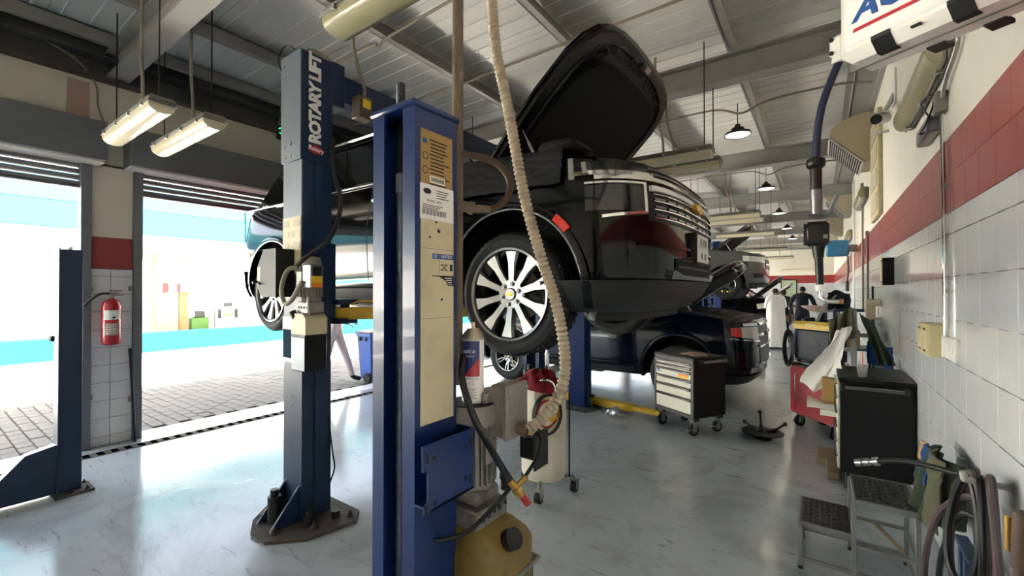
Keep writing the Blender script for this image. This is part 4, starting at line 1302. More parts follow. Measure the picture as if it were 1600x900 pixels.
B().tube([(-2.765, 1.58, 1.44), (-2.755, 1.565, 1.5), (-2.76, 1.57, 1.56)], 0.009, 8).obj('lowering_lever', 'steel', pu)
mo = B().cyl((-2.835, 1.63, 1.53), (-2.835, 1.63, 1.80), 0.066, n=24).lathe([(0.066, 1.80), (0.06, 1.83), (0.0, 1.84)], (-2.835, 1.63, 0)).obj('motor', 'motor', L1)
for k in range(16):
    a = 2 * PI * k / 16
    B().box(0.064, 0.078, -0.003, 0.003, 1.56, 1.77, mat=Matrix.Translation((-2.835, 1.63, 0)) @ Matrix.Rotation(a, 4, 'Z')).obj('cooling_fin', 'motor', mo)
B().box(-2.87, -2.81, 1.548, 1.556, 1.63, 1.73).obj('rating_plate', 'paper', mo)
sb = B().box(-2.79, -2.69, 1.545, 1.63, 1.62, 1.775, 0.006).obj('switch_box', 'alloy_dark', L1)
B().box(-2.6905, -2.684, 1.56, 1.62, 1.70, 1.76, 0.004).obj('switch', 'black', sb)
B().box(-2.691, -2.688, 1.55, 1.625, 1.655, 1.70).obj('warning_label', 'yellow', sb)
B().box(-2.691, -2.688, 1.55, 1.625, 1.625, 1.655).obj('danger_label', 'orange', sb)
B().tube(sm_path([(-2.87, 1.56, 1.76), (-2.93, 1.52, 1.74), (-2.97, 1.50, 1.62), (-2.93, 1.50, 1.52), (-2.86, 1.51, 1.54), (-2.80, 1.53, 1.63), (-2.78, 1.54, 1.66)]), 0.016, 8).obj('hose', 'conduit', L1)
B().tube(sm_path([(-2.88, 1.56, 1.77), (-2.80, 1.58, 1.83), (-2.74, 1.70, 1.95), (-2.72, 1.76, 2.1), (-2.75, 1.80, 2.25), (-2.82, 1.80, 2.4), (-2.85, 1.80, 2.55), (-2.85, 1.8, 2.7)]), 0.016, 8).obj('hose', 'hose_black', L1)
B().tube(sm_path([(-2.895, 1.80, 0.7), (-2.875, 1.82, 0.45), (-2.865, 1.83, 0.33), (-2.89, 1.81, 0.22)]), 0.006, 6).obj('cable', 'black', L1)

# ---- further lifts
def lift(x, y0, y1, h, label, carriage_z, arms=None):
    t = thing('two_post_lift', label, 'lift', (x, y0, 0), world=True)
    for y, sg in ((y0, 1), (y1, -1)):
        p = channel(x - 0.12, x + 0.12, y - 0.10, y + 0.10, 0.02, h, sg).obj('post', 'lift_blue', t)
        B().prism([(x - 0.22, y - 0.25), (x + 0.22, y - 0.25), (x + 0.26, y - 0.15), (x + 0.26, y + 0.2), (x - 0.26, y + 0.2), (x - 0.26, y - 0.15)], 'z', 0, 0.02).obj('base_plate', 'plate_dark', p)
        B().prism([(x + 0.12, 0.02), (x + 0.23, 0.02), (x + 0.12, 0.3)], 'y', y - 0.06, y - 0.045).obj('gusset', 'lift_navy', p)
        B().box(x - 0.10, x + 0.10, y + 0.06 * sg, y + 0.17 * sg, carriage_z - 0.06, carriage_z + 0.5, 0.005).box(x - 0.17, x + 0.17, y + 0.1 * sg, y + 0.26 * sg, carriage_z - 0.075, carriage_z - 0.05, 0.003).obj('carriage', 'lift_navy', t)
    B().box(x - 0.06, x + 0.06, y0, y1, h - 0.16, h).obj('overhead_beam', 'lift_navy', t)
    for p0, p1 in arms or []:
        arm(t, p0, p1)
    return t
lift(-2.74, 5.50, 9.35, 3.2, 'blue two-post lift with lowered yellow arms around the navy SUV', 0.10,
     [((-2.6, 5.60, 0.085), (-1.60, 5.48, 0.085)), ((-2.9, 5.62, 0.085), (-3.9, 5.52, 0.085)), ((-2.6, 9.22, 0.085), (-1.7, 9.3, 0.085))])
lift(-3.05, 11.7, 15.4, 3.4, 'blue two-post lift holding up the matt grey SUV', 1.62,
     [((-2.9, 11.85, 1.60), (-2.2, 12.9, 1.60)), ((-3.2, 11.85, 1.60), (-4.3, 12.9, 1.60)), ((-2.9, 15.25, 1.60), (-2.2, 14.2, 1.60))])
lift(-3.05, 17.2, 20.9, 3.4, 'blue two-post lift beside the distant black SUV', 0.10, [((-2.9, 17.3, 0.085), (-2.3, 17.6, 0.085))])
tag(cloth(lambda u, v: (-2.28 + 0.28 * u, 5.26 + 0.14 * v + 0.02 * math.sin(7 * u), 0.012 + 0.10 * math.sin(PI * u) * math.sin(PI * v)), 14, 10, 0.03, 7, 5, 0.002).obj('clear_bag', 'clear_bag'), 'crumpled clear plastic bag lying by the lowered yellow arm', 'bag')

# ---- near post with wire rope and its power unit
L0 = thing('lift_post', 'bright blue lift post with wire rope, worn stickers and grey motor', 'lift', (-1.0, 0.91, 0), world=True)
qx0, qx1, qy0, qy1, qz = -1.094, -0.912, 0.824, 0.992, 2.115
np_ = channel(qx0, qx1, qy0, qy1, 0.012, qz, -1, 0.010, 0.05)
np_ = np_.obj('post', 'lift_blue', L0)
B().box(qx0 - 0.006, qx1 + 0.008, qy0 - 0.012, qy1 + 0.010, qz, qz + 0.018, 0.005).obj('top_plate', 'lift_blue', np_)
B().box(qx0 - 0.1, qx1 + 0.1, qy0 - 0.1, qy1 + 0.15, 0, 0.014).obj('base_plate', 'plate_dark', np_)
B().cyl((-1.054, 0.895, 1.94), (-1.054, 0.895, qz + 0.125), 0.0125, n=16).obj('eye_bolt', 'dark', L0)
for k in range(26):
    z = qz + 0.055 + k * 0.0027
    B().lathe([(0.0125, z - 0.0013), (0.0142, z), (0.0125, z + 0.0013)], (-1.054, 0.895, 0), n=14).obj('thread', 'wire_rope', L0) if k % 2 == 0 else None
B().cyl((-1.054, 0.895, qz + 0.030), (-1.054, 0.895, qz + 0.052), 0.026, n=6).obj('nut', 'dirty_steel', L0)
B().cyl((-1.054, 0.895, qz + 0.016), (-1.054, 0.895, qz + 0.032), 0.022, n=20).obj('washer', 'pipe_brown', L0)
B().cyl((-1.054, 0.895, 1.90), (-1.054, 0.895, 1.96), 0.017, n=6).obj('rope_socket', 'wire_rope', L0)
rp = B()
def rope(u, v):
    a = 2 * PI * u
    z = lerp(0.1, 1.92, v)
    r = 0.0105 + 0.0022 * abs(math.cos(3 * a + v * 150))
    return (-1.054 + r * math.cos(a), 0.895 + r * math.sin(a), z)
rp.grid(rope, 24, 420)
rp.obj('wire_rope', 'wire_rope', L0, 60)
B().box(qx0 + 0.012, qx0 + 0.022, 0.90, 0.96, 0.3, qz - 0.02).obj('inner_rail', 'lift_blue', L0)
# stickers on the side of the post
SX = qx1 + 0.0012
B().box(qx1, SX, 0.845, 0.972, 1.892, 2.06, 0).obj('gold_label', 'sticker_gold', np_)
for k in range(14):
    zz = 2.035 - k * 0.0105
    w0 = 0.878 + (0.004 if k % 4 else 0.0)
    w1 = 0.962 - random.uniform(0, 0.03)
    B().box(SX, SX + 0.0004, w0, w1, zz - 0.0028, zz + 0.0012).obj('print_line', 'ink', np_)
for zz in (1.985, 1.945):
    B().lathe([(0.009, 0), (0.0115, 0.0), (0.0115, 0.0005), (0.009, 0.0005)], (SX, 0.862, zz), 'x', 16).obj('print_mark', 'ink', np_)
B().box(SX, SX + 0.0004, 0.852, 0.868, 2.02, 2.034).obj('print_mark', 'ink_blue', np_)
B().box(SX, SX + 0.0008, 0.879, 0.94, 1.912, 1.932).obj('barcode_label', 'paper', np_)
for k in range(12):
    B().box(SX + 0.0008, SX + 0.0012, 0.884 + k * 0.0045, 0.8865 + k * 0.0045, 1.916, 1.928).obj('barcode_bar', 'ink', np_)
SX2 = SX + 0.0014
wl_ = B().box(qx1, SX2, 0.842, 0.976, 1.805, 1.905, 0.0004).obj('white_label', 'paper', np_)
e_ = B().lathe([(0, 0), (1, 0), (1, 0.0006), (0, 0.0006)], n=24); e_.v = [(SX2 + z, 0.868 + x * 0.015, 1.885 + y * 0.008) for x, y, z in e_.v]; e_.obj('label_oval', 'ink', wl_)
for k in range(4):
    B().box(SX2, SX2 + 0.0004, 0.905, 0.955 - 0.006 * (k % 3), 1.890 - k * 0.007, 1.893 - k * 0.007).obj('print_line', 'lamp_body', wl_)
text('lettering', 'MODEL  SPO', 0.010, 'ink', wl_, (SX2 + 0.0002, 0.895, 1.858), (0, 1, 0), (0, 0, 1), ext=0.0002)
for k in range(22):
    B().box(SX2, SX2 + 0.0004, 0.848 + k * 0.0045, 0.848 + k * 0.0045 + (0.0025 if k % 3 else 0.0012), 1.818, 1.834).obj('barcode_bar', 'ink', wl_)
for k in range(3):
    B().box(SX2, SX2 + 0.0004, 0.85, 0.93 - 0.01 * k, 1.845 - k * 0.005, 1.847 - k * 0.005).obj('print_line', 'ink', wl_)
for (z0, z1) in ((1.7225, 1.885), (1.5225, 1.7215), (1.222, 1.5215)):
    B().box(qx1, SX, 0.845, 0.978, z0, z1).obj('cream_sticker', 'sticker_cream', np_)
SX3 = SX + 0.0004
B().box(SX, SX3, 0.918, 0.9785, 1.694, 1.709).obj('blue_strip', 'ink_blue', np_)
B().box(SX, SX3, 0.889, 0.916, 1.694, 1.709).obj('blue_strip', 'ink_blue', np_)
text('lettering', 'NOTICE', 0.0125, 'paper', np_, (SX3 + 0.0002, 0.948, 1.7015), (0, 1, 0), (0, 0, 1), ext=0.0002)
text('lettering', 'CE', 0.0125, 'paper', np_, (SX3 + 0.0002, 0.900, 1.7015), (0, 1, 0), (0, 0, 1), ext=0.0002)
B().box(SX, SX3, 0.9165, 0.9178, 1.645, 1.709).obj('print_line', 'lamp_body', np_)
B().box(SX, SX3, 0.889, 0.978, 1.6425, 1.6455).obj('print_line', 'ink', np_)
B().prism([(0.918, 1.6425), (0.978, 1.6425), (0.978, 1.615), (0.955, 1.615), (0.945, 1.63)], 'x', SX, SX3).obj('black_panel', 'ink', np_)
for k in range(4):
    B().box(SX3, SX3 + 0.0003, 0.94 + 0.006 * k, 0.970, 1.6375 - k * 0.0065, 1.6395 - k * 0.0065).obj('print_line', 'paper', np_)
B().tube([(SX3, 0.925, 1.678), (SX3, 0.95, 1.662)], 0.001, 4).tube([(SX3, 0.925, 1.662), (SX3, 0.95, 1.678)], 0.001, 4).tube([(SX3, 0.922, 1.678), (SX3, 0.952, 1.678)], 0.001, 4).tube([(SX3, 0.922, 1.662), (SX3, 0.952, 1.662)], 0.001, 4).obj('lift_symbol', 'ink', np_)
B().box(SX, SX3, 0.962, 0.973, 1.66, 1.68).obj('print_mark', 'ink', np_)
for (y, z, r, a) in ((0.938, 1.878, 0.011, 0), (0.925, 1.881, 0.006, 0), (0.905, 1.800, 0.004, .5), (0.915, 1.775, 0.006, 1), (0.88, 1.755, 0.004, 2), (0.928, 1.575, 0.005, 1), (0.975, 1.87, 0.006, 0)):
    poly = [(y + r * random.uniform(0.5, 1.1) * math.cos(t * PI / 4) * 1.3, z + r * random.uniform(0.5, 1.1) * math.sin(t * PI / 4)) for t in range(8)]
    B().prism(poly, 'x', SX, SX3 + 0.0002).obj('chipped_spot', 'lift_navy', np_)
# bracket plate beside the post
bk = B().prism([(0.795, 1.192), (1.000, 1.192), (1.000, 1.012), (0.800, 1.012), (0.800, 1.030), (0.815, 1.040), (0.815, 1.118), (0.797, 1.125)], 'x', -0.855, -0.848)
bk.box(-0.912, -0.850, 0.994, 1.000, 1.012, 1.192); bk.box(-0.912, -0.848, 0.82, 1.0, 1.012, 1.018)
bk = bk.obj('motor_bracket', 'lift_blue', L0)
for (y, z) in ((0.812, 1.158), (0.984, 1.158), (0.984, 1.045), (0.806, 1.022)):
    B().box(-0.8482, -0.8470, y - 0.004, y + 0.004, z - 0.014, z + 0.014, 0.0005).obj('slot', 'black', bk)
for (y, z) in ((0.838, 1.15), (0.965, 1.145), (0.965, 1.055), (0.84, 1.03)):
    B().cyl((-0.8482, y, z), (-0.847, y, z), 0.006, n=12).obj('bolt_hole', 'black', bk)
# motor behind the post
mc = Vector((-0.925, 1.082, 0))
mo = B().cyl(mc + Vector((0, 0, 0.975)), mc + Vector((0, 0, 1.175)), 0.066, n=32).lathe([(0.070, 1.175), (0.081, 1.178), (0.083, 1.20), (0.083, 1.228), (0.078, 1.240), (0.070, 1.243), (0, 1.243)], mc, n=36).obj('motor', 'motor', L0)
B().lathe([(0.0, 1.2435), (0.076, 1.2435), (0.078, 1.2415)], mc, n=32).obj('motor_lid', 'dark', mo)
for k in range(26):
    a = 2 * PI * k / 26
    B().box(0.062, 0.080, -0.0018, 0.0018, 0.995, 1.172, mat=Matrix.Translation(mc) @ Matrix.Rotation(a, 4, 'Z')).obj('cooling_fin', 'motor', mo)
B().box(-0.865, -0.845, 1.055, 1.11, 1.06, 1.13, 0.002).obj('rating_plate', 'dirty_steel', mo)
cb_ = B().box(-0.868, -0.812, 1.10, 1.21, 1.135, 1.30, 0.006).obj('terminal_box', 'motor', L0)
B().box(-0.814, -0.795, 1.095, 1.215, 1.13, 1.305, 0.004).obj('box_lid', 'dirty_steel', cb_)
B().box(-0.93, -0.862, 1.075, 1.18, 1.24, 1.275, 0.006).obj('box_flange', 'motor', cb_)
for (y, z) in ((1.105, 1.285), (1.205, 1.285), (1.105, 1.15), (1.205, 1.15)):
    B().cyl((-0.795, y, z), (-0.789, y, z), 0.005, n=8).obj('screw', 'steel', cb_)
B().cyl((-0.83, 1.155, 1.165), (-0.765, 1.165, 1.150), 0.019, n=14).obj('cable_gland', 'pipe_brown', cb_)
B().tube([(-0.83, 1.17, 1.16), (-0.77, 1.175, 1.148), (-0.75, 1.18, 1.14)], 0.004, 6).obj('cable_core', 'yellow', cb_)
pb_ = B().box(-1.0, -0.835, 1.0, 1.155, 0.878, 0.935, 0.006).box(-0.985, -0.855, 1.02, 1.14, 0.935, 0.98, 0.01).obj('pump_block', 'dirty_steel', L0)
for (y, z, r) in ((1.03, 0.905, 0.006), (1.055, 0.91, 0.008), (1.085, 0.912, 0.006), (1.11, 0.914, 0.009), (1.14, 0.918, 0.006)):
    B().cyl((-0.836, y, z), (-0.832, y, z), r, n=12).obj('port', 'black', pb_)
B().cyl((-0.85, 1.16, 0.95), (-0.85, 1.16, 0.99), 0.014).cyl((-0.85, 1.16, 0.985), (-0.85, 1.16, 1.0), 0.018).obj('valve_stem', 'black', pb_)
# plastic oil tank
tk = B()
def tank_loop(x0, x1, y0, y1, z, e=5.0):
    out = []
    for i in range(32):
        t = 2 * PI * i / 32; c, d = math.cos(t), math.sin(t)
        out.append(((x0 + x1) / 2 + (x1 - x0) / 2 * abs(c) ** (2 / e) * (1 if c >= 0 else -1), (y0 + y1) / 2 + (y1 - y0) / 2 * abs(d) ** (2 / e) * (1 if d >= 0 else -1), z))
    return out
ls = [tank_loop(-1.03, -0.80, 0.99, 1.24, 0.55), tank_loop(-1.045, -0.775, 0.985, 1.25, 0.57), tank_loop(-1.045, -0.775, 0.985, 1.25, 0.79), tank_loop(-1.04, -0.785, 0.99, 1.235, 0.815), tank_loop(-1.02, -0.815, 1.0, 1.19, 0.858), tank_loop(-1.0, -0.84, 1.01, 1.15, 0.882), tank_loop(-0.96, -0.88, 1.05, 1.11, 0.884)]
vs = [p for l in ls for p in l]
tk.add(vs, [(j * 32 + i, j * 32 + (i + 1) % 32, (j + 1) * 32 + (i + 1) % 32, (j + 1) * 32 + i) for j in range(len(ls) - 1) for i in range(32)] + [tuple(range(32))], True)
tk = tk.obj('oil_tank', 'oil_tank', L0, 50)
B().cyl((-0.80, 1.10, 0.822), (-0.765, 1.095, 0.845), 0.032, n=18).obj('filler_cap', 'black', tk)
for k in range(12):
    a = 2 * PI * k / 12
    pass
B().box(-1.05, -0.768, 0.98, 1.255, 0.70, 0.715, 0.004).obj('tank_strap', 'stool_grey', tk)
B().box(-1.03, -0.785, 1.0, 1.24, 0.40, 0.70, 0.01).obj('tank_guard', 'cladding', tk)
# hoses of the power unit
B().tube(sm_path([(-0.895, 1.0, 1.40), (-0.842, 0.94, 1.345), (-0.815, 0.96, 1.24), (-0.79, 1.0, 1.15), (-0.765, 1.035, 1.075), (-0.748, 1.055, 1.03)]), 0.0105, 10).obj('pressure_hose', 'hose_black', L0)
B().cyl((-0.752, 1.05, 1.04), (-0.728, 1.078, 0.992), 0.012, n=8).cyl((-0.740, 1.064, 1.016), (-0.735, 1.07, 1.005), 0.017, n=6).obj('brass_fitting', 'brass', L0)
B().cyl((-0.738, 1.066, 1.02), (-0.715, 1.085, 1.05), 0.009, n=8).obj('brass_fitting', 'brass', L0)
B().cyl((-0.728, 1.078, 0.992), (-0.714, 1.092, 0.965), 0.011, n=12).obj('red_knob', 'red_plastic', L0)
B().tube(sm_path([(-0.745, 1.06, 1.035), (-0.77, 1.04, 0.99), (-0.81, 1.0, 0.935), (-0.84, 0.96, 0.90), (-0.875, 0.93, 0.885), (-0.91, 0.9, 0.88)]), 0.007, 8).obj('return_hose', 'hose_black', L0)
B().tube(sm_path([(-0.72, 1.09, 1.05), (-0.70, 1.12, 1.10), (-0.71, 1.16, 1.14), (-0.74, 1.18, 1.15)]), 0.006, 8).obj('cable', 'black', L0)
B().box(-0.735, -0.728, 1.15, 1.235, 1.035, 1.155, 0.003, mat=Matrix.Rotation(0.0, 4, 'Z')).obj('control_plate', 'cladding', L0)
B().box(-0.80, -0.736, 1.17, 1.20, 1.06, 1.13, 0.004).obj('plate_bracket', 'dark', L0)
# pipe from the roof and flexible conduit
L0p = B().cyl((-0.955, 1.045, 1.3), (-0.955, 1.045, 4.1), 0.0175, n=16).obj('drop_pipe', 'pipe_brown', L0)
fx = [(-0.70, 0.95, 4.05), (-0.80, 1.02, 3.6), (-0.92, 1.10, 3.1), (-0.925, 1.165, 2.75)] + [(x * 1.035, y * 1.035, 1.6 + (z - 1.6) * 1.035) for x, y, z in [(-0.894, 1.144, 2.57), (-0.881, 1.153, 2.4), (-0.849, 1.163, 2.246), (-0.821, 1.171, 2.094), (-0.786, 1.183, 1.903), (-0.739, 1.205, 1.714), (-0.691, 1.226, 1.549), (-0.665, 1.232, 1.385), (-0.672, 1.215, 1.285), (-0.701, 1.17, 1.214), (-0.74, 1.13, 1.168)]]
pth = sm_path(fx, 40)
# resample evenly for the ribs
cum = [0.0]
for a, b in zip(pth, pth[1:]): cum.append(cum[-1] + (b - a).length)
def at_len(d):
    import bisect
    i = min(len(cum) - 2, max(0, bisect.bisect_right(cum, d) - 1))
    return pth[i].lerp(pth[i + 1], (d - cum[i]) / max(1e-9, cum[i + 1] - cum[i]))
step = 0.0040
N_ = int(cum[-1] / step)
pts_ = [at_len(i * step) for i in range(N_)]
rr = [(0.0148, 0.0185, 0.0200, 0.0185)[i % 4] for i in range(N_)]
fl = thing('flexible_conduit', 'beige ribbed flexible conduit hanging from the roof to the grey motor', 'conduit', tuple(pts_[-1]), world=True)
B().tube(pts_, rr, 12).obj('ribbed_tube', 'flex', fl, 60)
bh = [(x * 1.03, y * 1.03, 1.6 + (z - 1.6) * 1.03) for x, y, z in [(-0.97, 1.02, 2.03), (-0.93, 1.008, 2.028), (-0.88, 1.068, 2.026), (-0.843, 1.119, 2.006), (-0.814, 1.139, 1.95), (-0.814, 1.115, 1.89), (-0.843, 1.069, 1.854), (-0.871, 1.025, 1.854), (-0.903, 0.991, 1.864)]]
B().tube(sm_path(bh, 8), 0.0115, 10).obj('hydraulic_hose', 'hose_brown', L0)
B().cyl(bh[-3], bh[-2], 0.014, n=8).cyl(bh[-2], bh[-1], 0.018, n=6).cyl(bh[-2], Vector(bh[-2]).lerp(Vector(bh[-1]), 0.3), 0.0215, n=6).obj('hose_fitting', 'pipe_brown', L0)

# ---- spray can on the motor
sc = thing('spray_can', 'blue, red and white aerosol can standing on the grey motor', 'spray can', (-0.918, 1.078, 1.244))
B().lathe([(0.0, 0.0), (0.034, 0.0), (0.036, 0.004), (0.036, 0.008), (0.0355, 0.012), (0.0355, 0.20)], n=32).obj('body', 'paper', sc)
B().lathe([(0.0355, 0.20), (0.037, 0.203), (0.036, 0.208), (0.031, 0.222), (0.022, 0.232), (0.020, 0.236), (0.0, 0.236)], n=32).obj('shoulder', 'can_metal', sc)
B().cyl((0, 0, 0.234), (0, 0, 0.255), 0.0075, 0.0065, n=12).obj('nozzle', 'cream', sc)
B().tube([(0, 0, 0.249), (-0.022, -0.012, 0.249)], 0.0012, 6).obj('nozzle_straw', 'red_plastic', sc)
def wrap(name, mat, a0, a1, f0, f1, r=0.0359, n=10, parent=sc):
    b = B()
    b.grid(lambda u, v: (r * math.cos(lerp(a0, a1, u)), r * math.sin(lerp(a0, a1, u)), lerp(f0(u), f1(u), v)), n, 1)
    return b.obj(name, mat, parent)
A0, A1 = math.radians(-150), math.radians(-14)
wrap('blue_field', 'can_blue', A0, A1, lambda u: 0.086, lambda u: 0.198, 0.0358)
wrap('red_field', 'can_red', A0 + 0.35 * (A1 - A0), A1, lambda u: 0.086, lambda u: 0.086 + 0.058 * u, 0.0360)
def bend(o, r):
    for v in o.data.vertices:
        a = v.co.x / r - math.radians(90 - 16); z = v.co.y
        v.co = ((r + v.co.z) * math.cos(a), (r + v.co.z) * math.sin(a), z)
def cantext(s_, size, x, z, mat='paper', shear=0.25):
    me = text_mesh(s_, size, 0.0002, shear)
    for v in me.vertices: v.co.x += x; v.co.y += z
    me.materials.clear(); me.materials.append(MT[mat])
    o = link('lettering', me, sc); bend(o, 0.0363)
cantext('nalco', 0.021, 0.0, 0.166)
cantext('400ml Spray Can', 0.006, 0.012, 0.079, 'ink', 0)
for k in range(7):
    wrap('print_line', 'lamp_body', math.radians(-100 + 3 * (k % 3)), math.radians(-30 - 9 * (k % 2)), lambda u: 0.046 - k * 0.005, lambda u: 0.0478 - k * 0.005)
for k, (x, z) in enumerate(((-0.006, 0.150), (-0.001, 0.1505), (0.005, 0.149), (0.010, 0.1515), (0.015, 0.150))):
    B().tube([(0.0363 * math.cos((x + d) / 0.0363 - 1.29), 0.0363 * math.sin((x + d) / 0.0363 - 1.29), z + e) for d, e in ((-0.003, 0.002), (-0.001, -0.002), (0.002, -0.0015), (0.003, 0.002))], 0.0007, 5).obj('script_stroke', 'paper', sc)
for k in range(3):
    x, z = -0.010 + k * 0.013, 0.062
    q = [(x - 0.005, z), (x, z + 0.006), (x + 0.005, z), (x, z - 0.006), (x - 0.005, z)]
    B().tube([(0.0362 * math.cos(a / 0.0362 - 1.29), 0.0362 * math.sin(a / 0.0362 - 1.29), b) for a, b in q], 0.0005, 4).obj('hazard_symbol', 'ink_red', sc)

# ---- mobile oil drainer
od = thing('oil_drainer', 'off-white oil drain tank on casters with coiled hoses', 'oil drainer', (-1.83, 3.03, 0), world=False)
B().lathe([(0.0, 0.10), (0.12, 0.10), (0.165, 0.12), (0.18, 0.16), (0.18, 0.80), (0.165, 0.86), (0.10, 0.895), (0.0, 0.90)], n=40).obj('tank', 'tank_white', od)
for z in (0.47, 0.49, 0.505):
    B().lathe([(0.18, z - 0.004), (0.184, z), (0.18, z + 0.004)], n=40).obj('tank_bead', 'tank_white', od)
for k, a in enumerate((math.radians(-68), math.radians(25), math.radians(160))):
    c_, d_ = math.cos(a), math.sin(a)
    lg = B().tube([(0.12 * c_, 0.12 * d_, 0.12), (0.235 * c_, 0.235 * d_, 0.125), (0.245 * c_, 0.245 * d_, 0.10)], 0.013, 8).obj('caster_arm', 'dirty_steel', od)
    p = Vector((0.245 * c_, 0.245 * d_, 0))
    B().box(p.x - 0.028, p.x - 0.022, p.y - 0.02, p.y + 0.02, 0.03, 0.10).box(p.x + 0.022, p.x + 0.028, p.y - 0.02, p.y + 0.02, 0.03, 0.10).box(p.x - 0.03, p.x + 0.03, p.y - 0.03, p.y + 0.03, 0.095, 0.105).obj('caster_fork', 'steel', lg)
    B().cyl((p.x - 0.019, p.y, 0.042), (p.x + 0.019, p.y, 0.042), 0.042, n=22).obj('caster_wheel', 'rubber', lg)
B().box(0.10, 0.19, -0.16, -0.05, 0.6, 0.78, 0.03).obj('yellow_holder', 'yellow', od)
B().tube([(0.205, 0.05, 0.14), (0.205, 0.05, 0.80)], 0.007, 8).obj('level_tube', 'black', od)
def coil(cx, cy, cz, ry, rz, turns, r, dx, ph=0.0, nx=0.55):
    n = int(turns * 24)
    return [(cx + dx * i / n + nx * ry * math.cos(2 * PI * i / 24 + ph), cy + ry * math.cos(2 * PI * i / 24 + ph) * 0.8, cz + rz * math.sin(2 * PI * i / 24 + ph)) for i in range(n + 1)]
B().tube(coil(0.12, -0.17, 0.66, 0.115, 0.15, 2.6, 0.008, 0.03, 0.3), 0.0075, 8).obj('drain_hose', 'hose_black', od)
B().tube(coil(0.13, -0.18, 0.67, 0.09, 0.10, 1.6, 0.008, 0.02, 1.3), 0.0075, 8).obj('suction_hose', 'red_plastic', od)
B().tube(sm_path([(0.02, -0.17, 0.72), (0.05, -0.20, 0.84), (0.10, -0.22, 0.92), (0.16, -0.2, 0.93), (0.19, -0.16, 0.88), (0.20, -0.14, 0.72), (0.18, -0.18, 0.66), (0.12, -0.2, 0.70)]), 0.009, 8).obj('handle', 'chrome', od)
B().cyl((0.02, 0.02, 0.89), (0.02, 0.02, 1.10), 0.018).cyl((0.02, 0.02, 1.10), (0.02, 0.02, 1.18), 0.011).obj('probe', 'chrome', od)
B().box(-0.16, -0.08, -0.06, 0.02, 0.86, 0.96, 0.01).cyl((-0.12, -0.02, 0.95), (-0.12, -0.02, 1.0), 0.02).obj('valve_block', 'dark', od)
rc = thing('red_cloth', 'crumpled dark red cloth lying on the oil drain tank', 'cloth', (-1.80, 2.92, 0.9), world=False)
def rcl(u, v):
    a = 2 * PI * u; t = v * PI / 2 + 0.08
    s_ = 1 + 0.28 * mnoise.noise(Vector((math.cos(a) * 2, math.sin(a) * 2, v * 3)))
    z = 0.12 * math.cos(t) * s_ - 0.04 - 0.12 * max(0, v - 0.75) * (1 + math.sin(a)) * 2
    return (0.17 * math.sin(t) * math.cos(a) * s_, 0.15 * math.sin(t) * math.sin(a) * s_, z)
cb2 = B().grid(rcl, 40, 16); cb2.obj('folds', 'cloth_red', rc, 60)

# ---- short post with a floor leg near the doors
spst = thing('floor_lift_post', 'short navy lift post with a stepped floor leg near the doors', 'lift', (-4.97, 0.8, 0), world=True)
B().box(-4.985, -4.845, 0.735, 0.865, 0.02, 1.93, 0.004).obj('post', 'lift_navy', spst)
B().box(-5.0, -4.83, 0.725, 0.735, 0.02, 1.94).obj('front_flange', 'lift_navy', spst)
for x in (-4.94, -4.87):
    B().cyl((x, 0.80, 1.93), (x, 0.80, 1.955), 0.010, n=6).obj('bolt', 'steel', spst)
B().prism([(0.735, 0.02), (0.735, 0.40), (0.56, 0.36), (0.44, 0.22), (-1.0, 0.20), (-1.0, 0.02)], 'x', -4.96, -4.87).obj('floor_leg', 'lift_navy', spst)
B().box(-5.0, -4.77, 0.70, 0.93, 0.0, 0.02, 0.003).obj('base_plate', 'plate_dark', spst)
for (x, y) in ((-4.80, 0.89), (-4.80, 0.80), (-4.97, 0.9)):
    bolt_b(B(), x, y, 0.02, 0.01, 0.018).obj('anchor_bolt', 'dark', spst)
B().cyl((-5.0, 0.73, 1.22), (-5.04, 0.72, 1.22), 0.025).obj('limit_roller', 'dark', spst)
# ================================================================= TOOL STORAGE AND FLOOR ITEMS
def caster(parent, x, y, r=0.06, plate=0.15, brake=False, dx=0.0):
    f = B().box(x - 0.035, x + 0.035, y - 0.035, y + 0.035, plate - 0.008, plate, 0.002).box(x - 0.026, x - 0.021, y - 0.03, y + 0.02, r * 0.8, plate - 0.005).box(x + 0.021, x + 0.026, y - 0.03, y + 0.02, r * 0.8, plate - 0.005).obj('caster_fork', 'steel', parent)
    B().cyl((x - 0.017, y - 0.01, r), (x + 0.017, y - 0.01, r), r, n=24).obj('caster_wheel', 'rubber', f)
    B().cyl((x - 0.019, y - 0.01, r), (x + 0.019, y - 0.01, r), r * 0.62, n=20).obj('wheel_centre', 'alloy_dark', f)
    if brake:
        B().box(x - 0.02, x + 0.02, y - 0.10, y - 0.03, r * 1.05, r * 1.05 + 0.012, 0.003).obj('brake_pedal', 'steel', f)
    return f
# drawer cabinet; local x along the drawer front, y into the cabinet
tc = thing('tool_cabinet', 'black roller tool cabinet with seven cream drawers beside the navy SUV', 'tool cabinet', (-1.127, 5.023, 0), math.radians(-31.0))
w, d = 0.60, 0.48
B().box(-w, 0, 0, d, 0.20, 0.845, 0.006).obj('body', 'cabinet_black', tc)
B().box(-w - 0.006, 0.006, -0.012, d + 0.008, 0.845, 0.868, 0.006).obj('top', 'cabinet_black', tc)
B().box(-w, -w + 0.03, -0.010, 0.005, 0.20, 0.845).box(-0.03, 0, -0.010, 0.005, 0.20, 0.845).box(-w, 0, -0.010, 0.005, 0.20, 0.235).box(-w, 0, -0.010, 0.005, 0.80, 0.845).obj('front_frame', 'cabinet_frame', tc)
B().cyl((-w + 0.05, -0.010, 0.825), (-w + 0.05, -0.014, 0.825), 0.009).obj('lock', 'chrome', tc)
zs = [0.80, 0.752, 0.704, 0.610, 0.520, 0.405, 0.238]
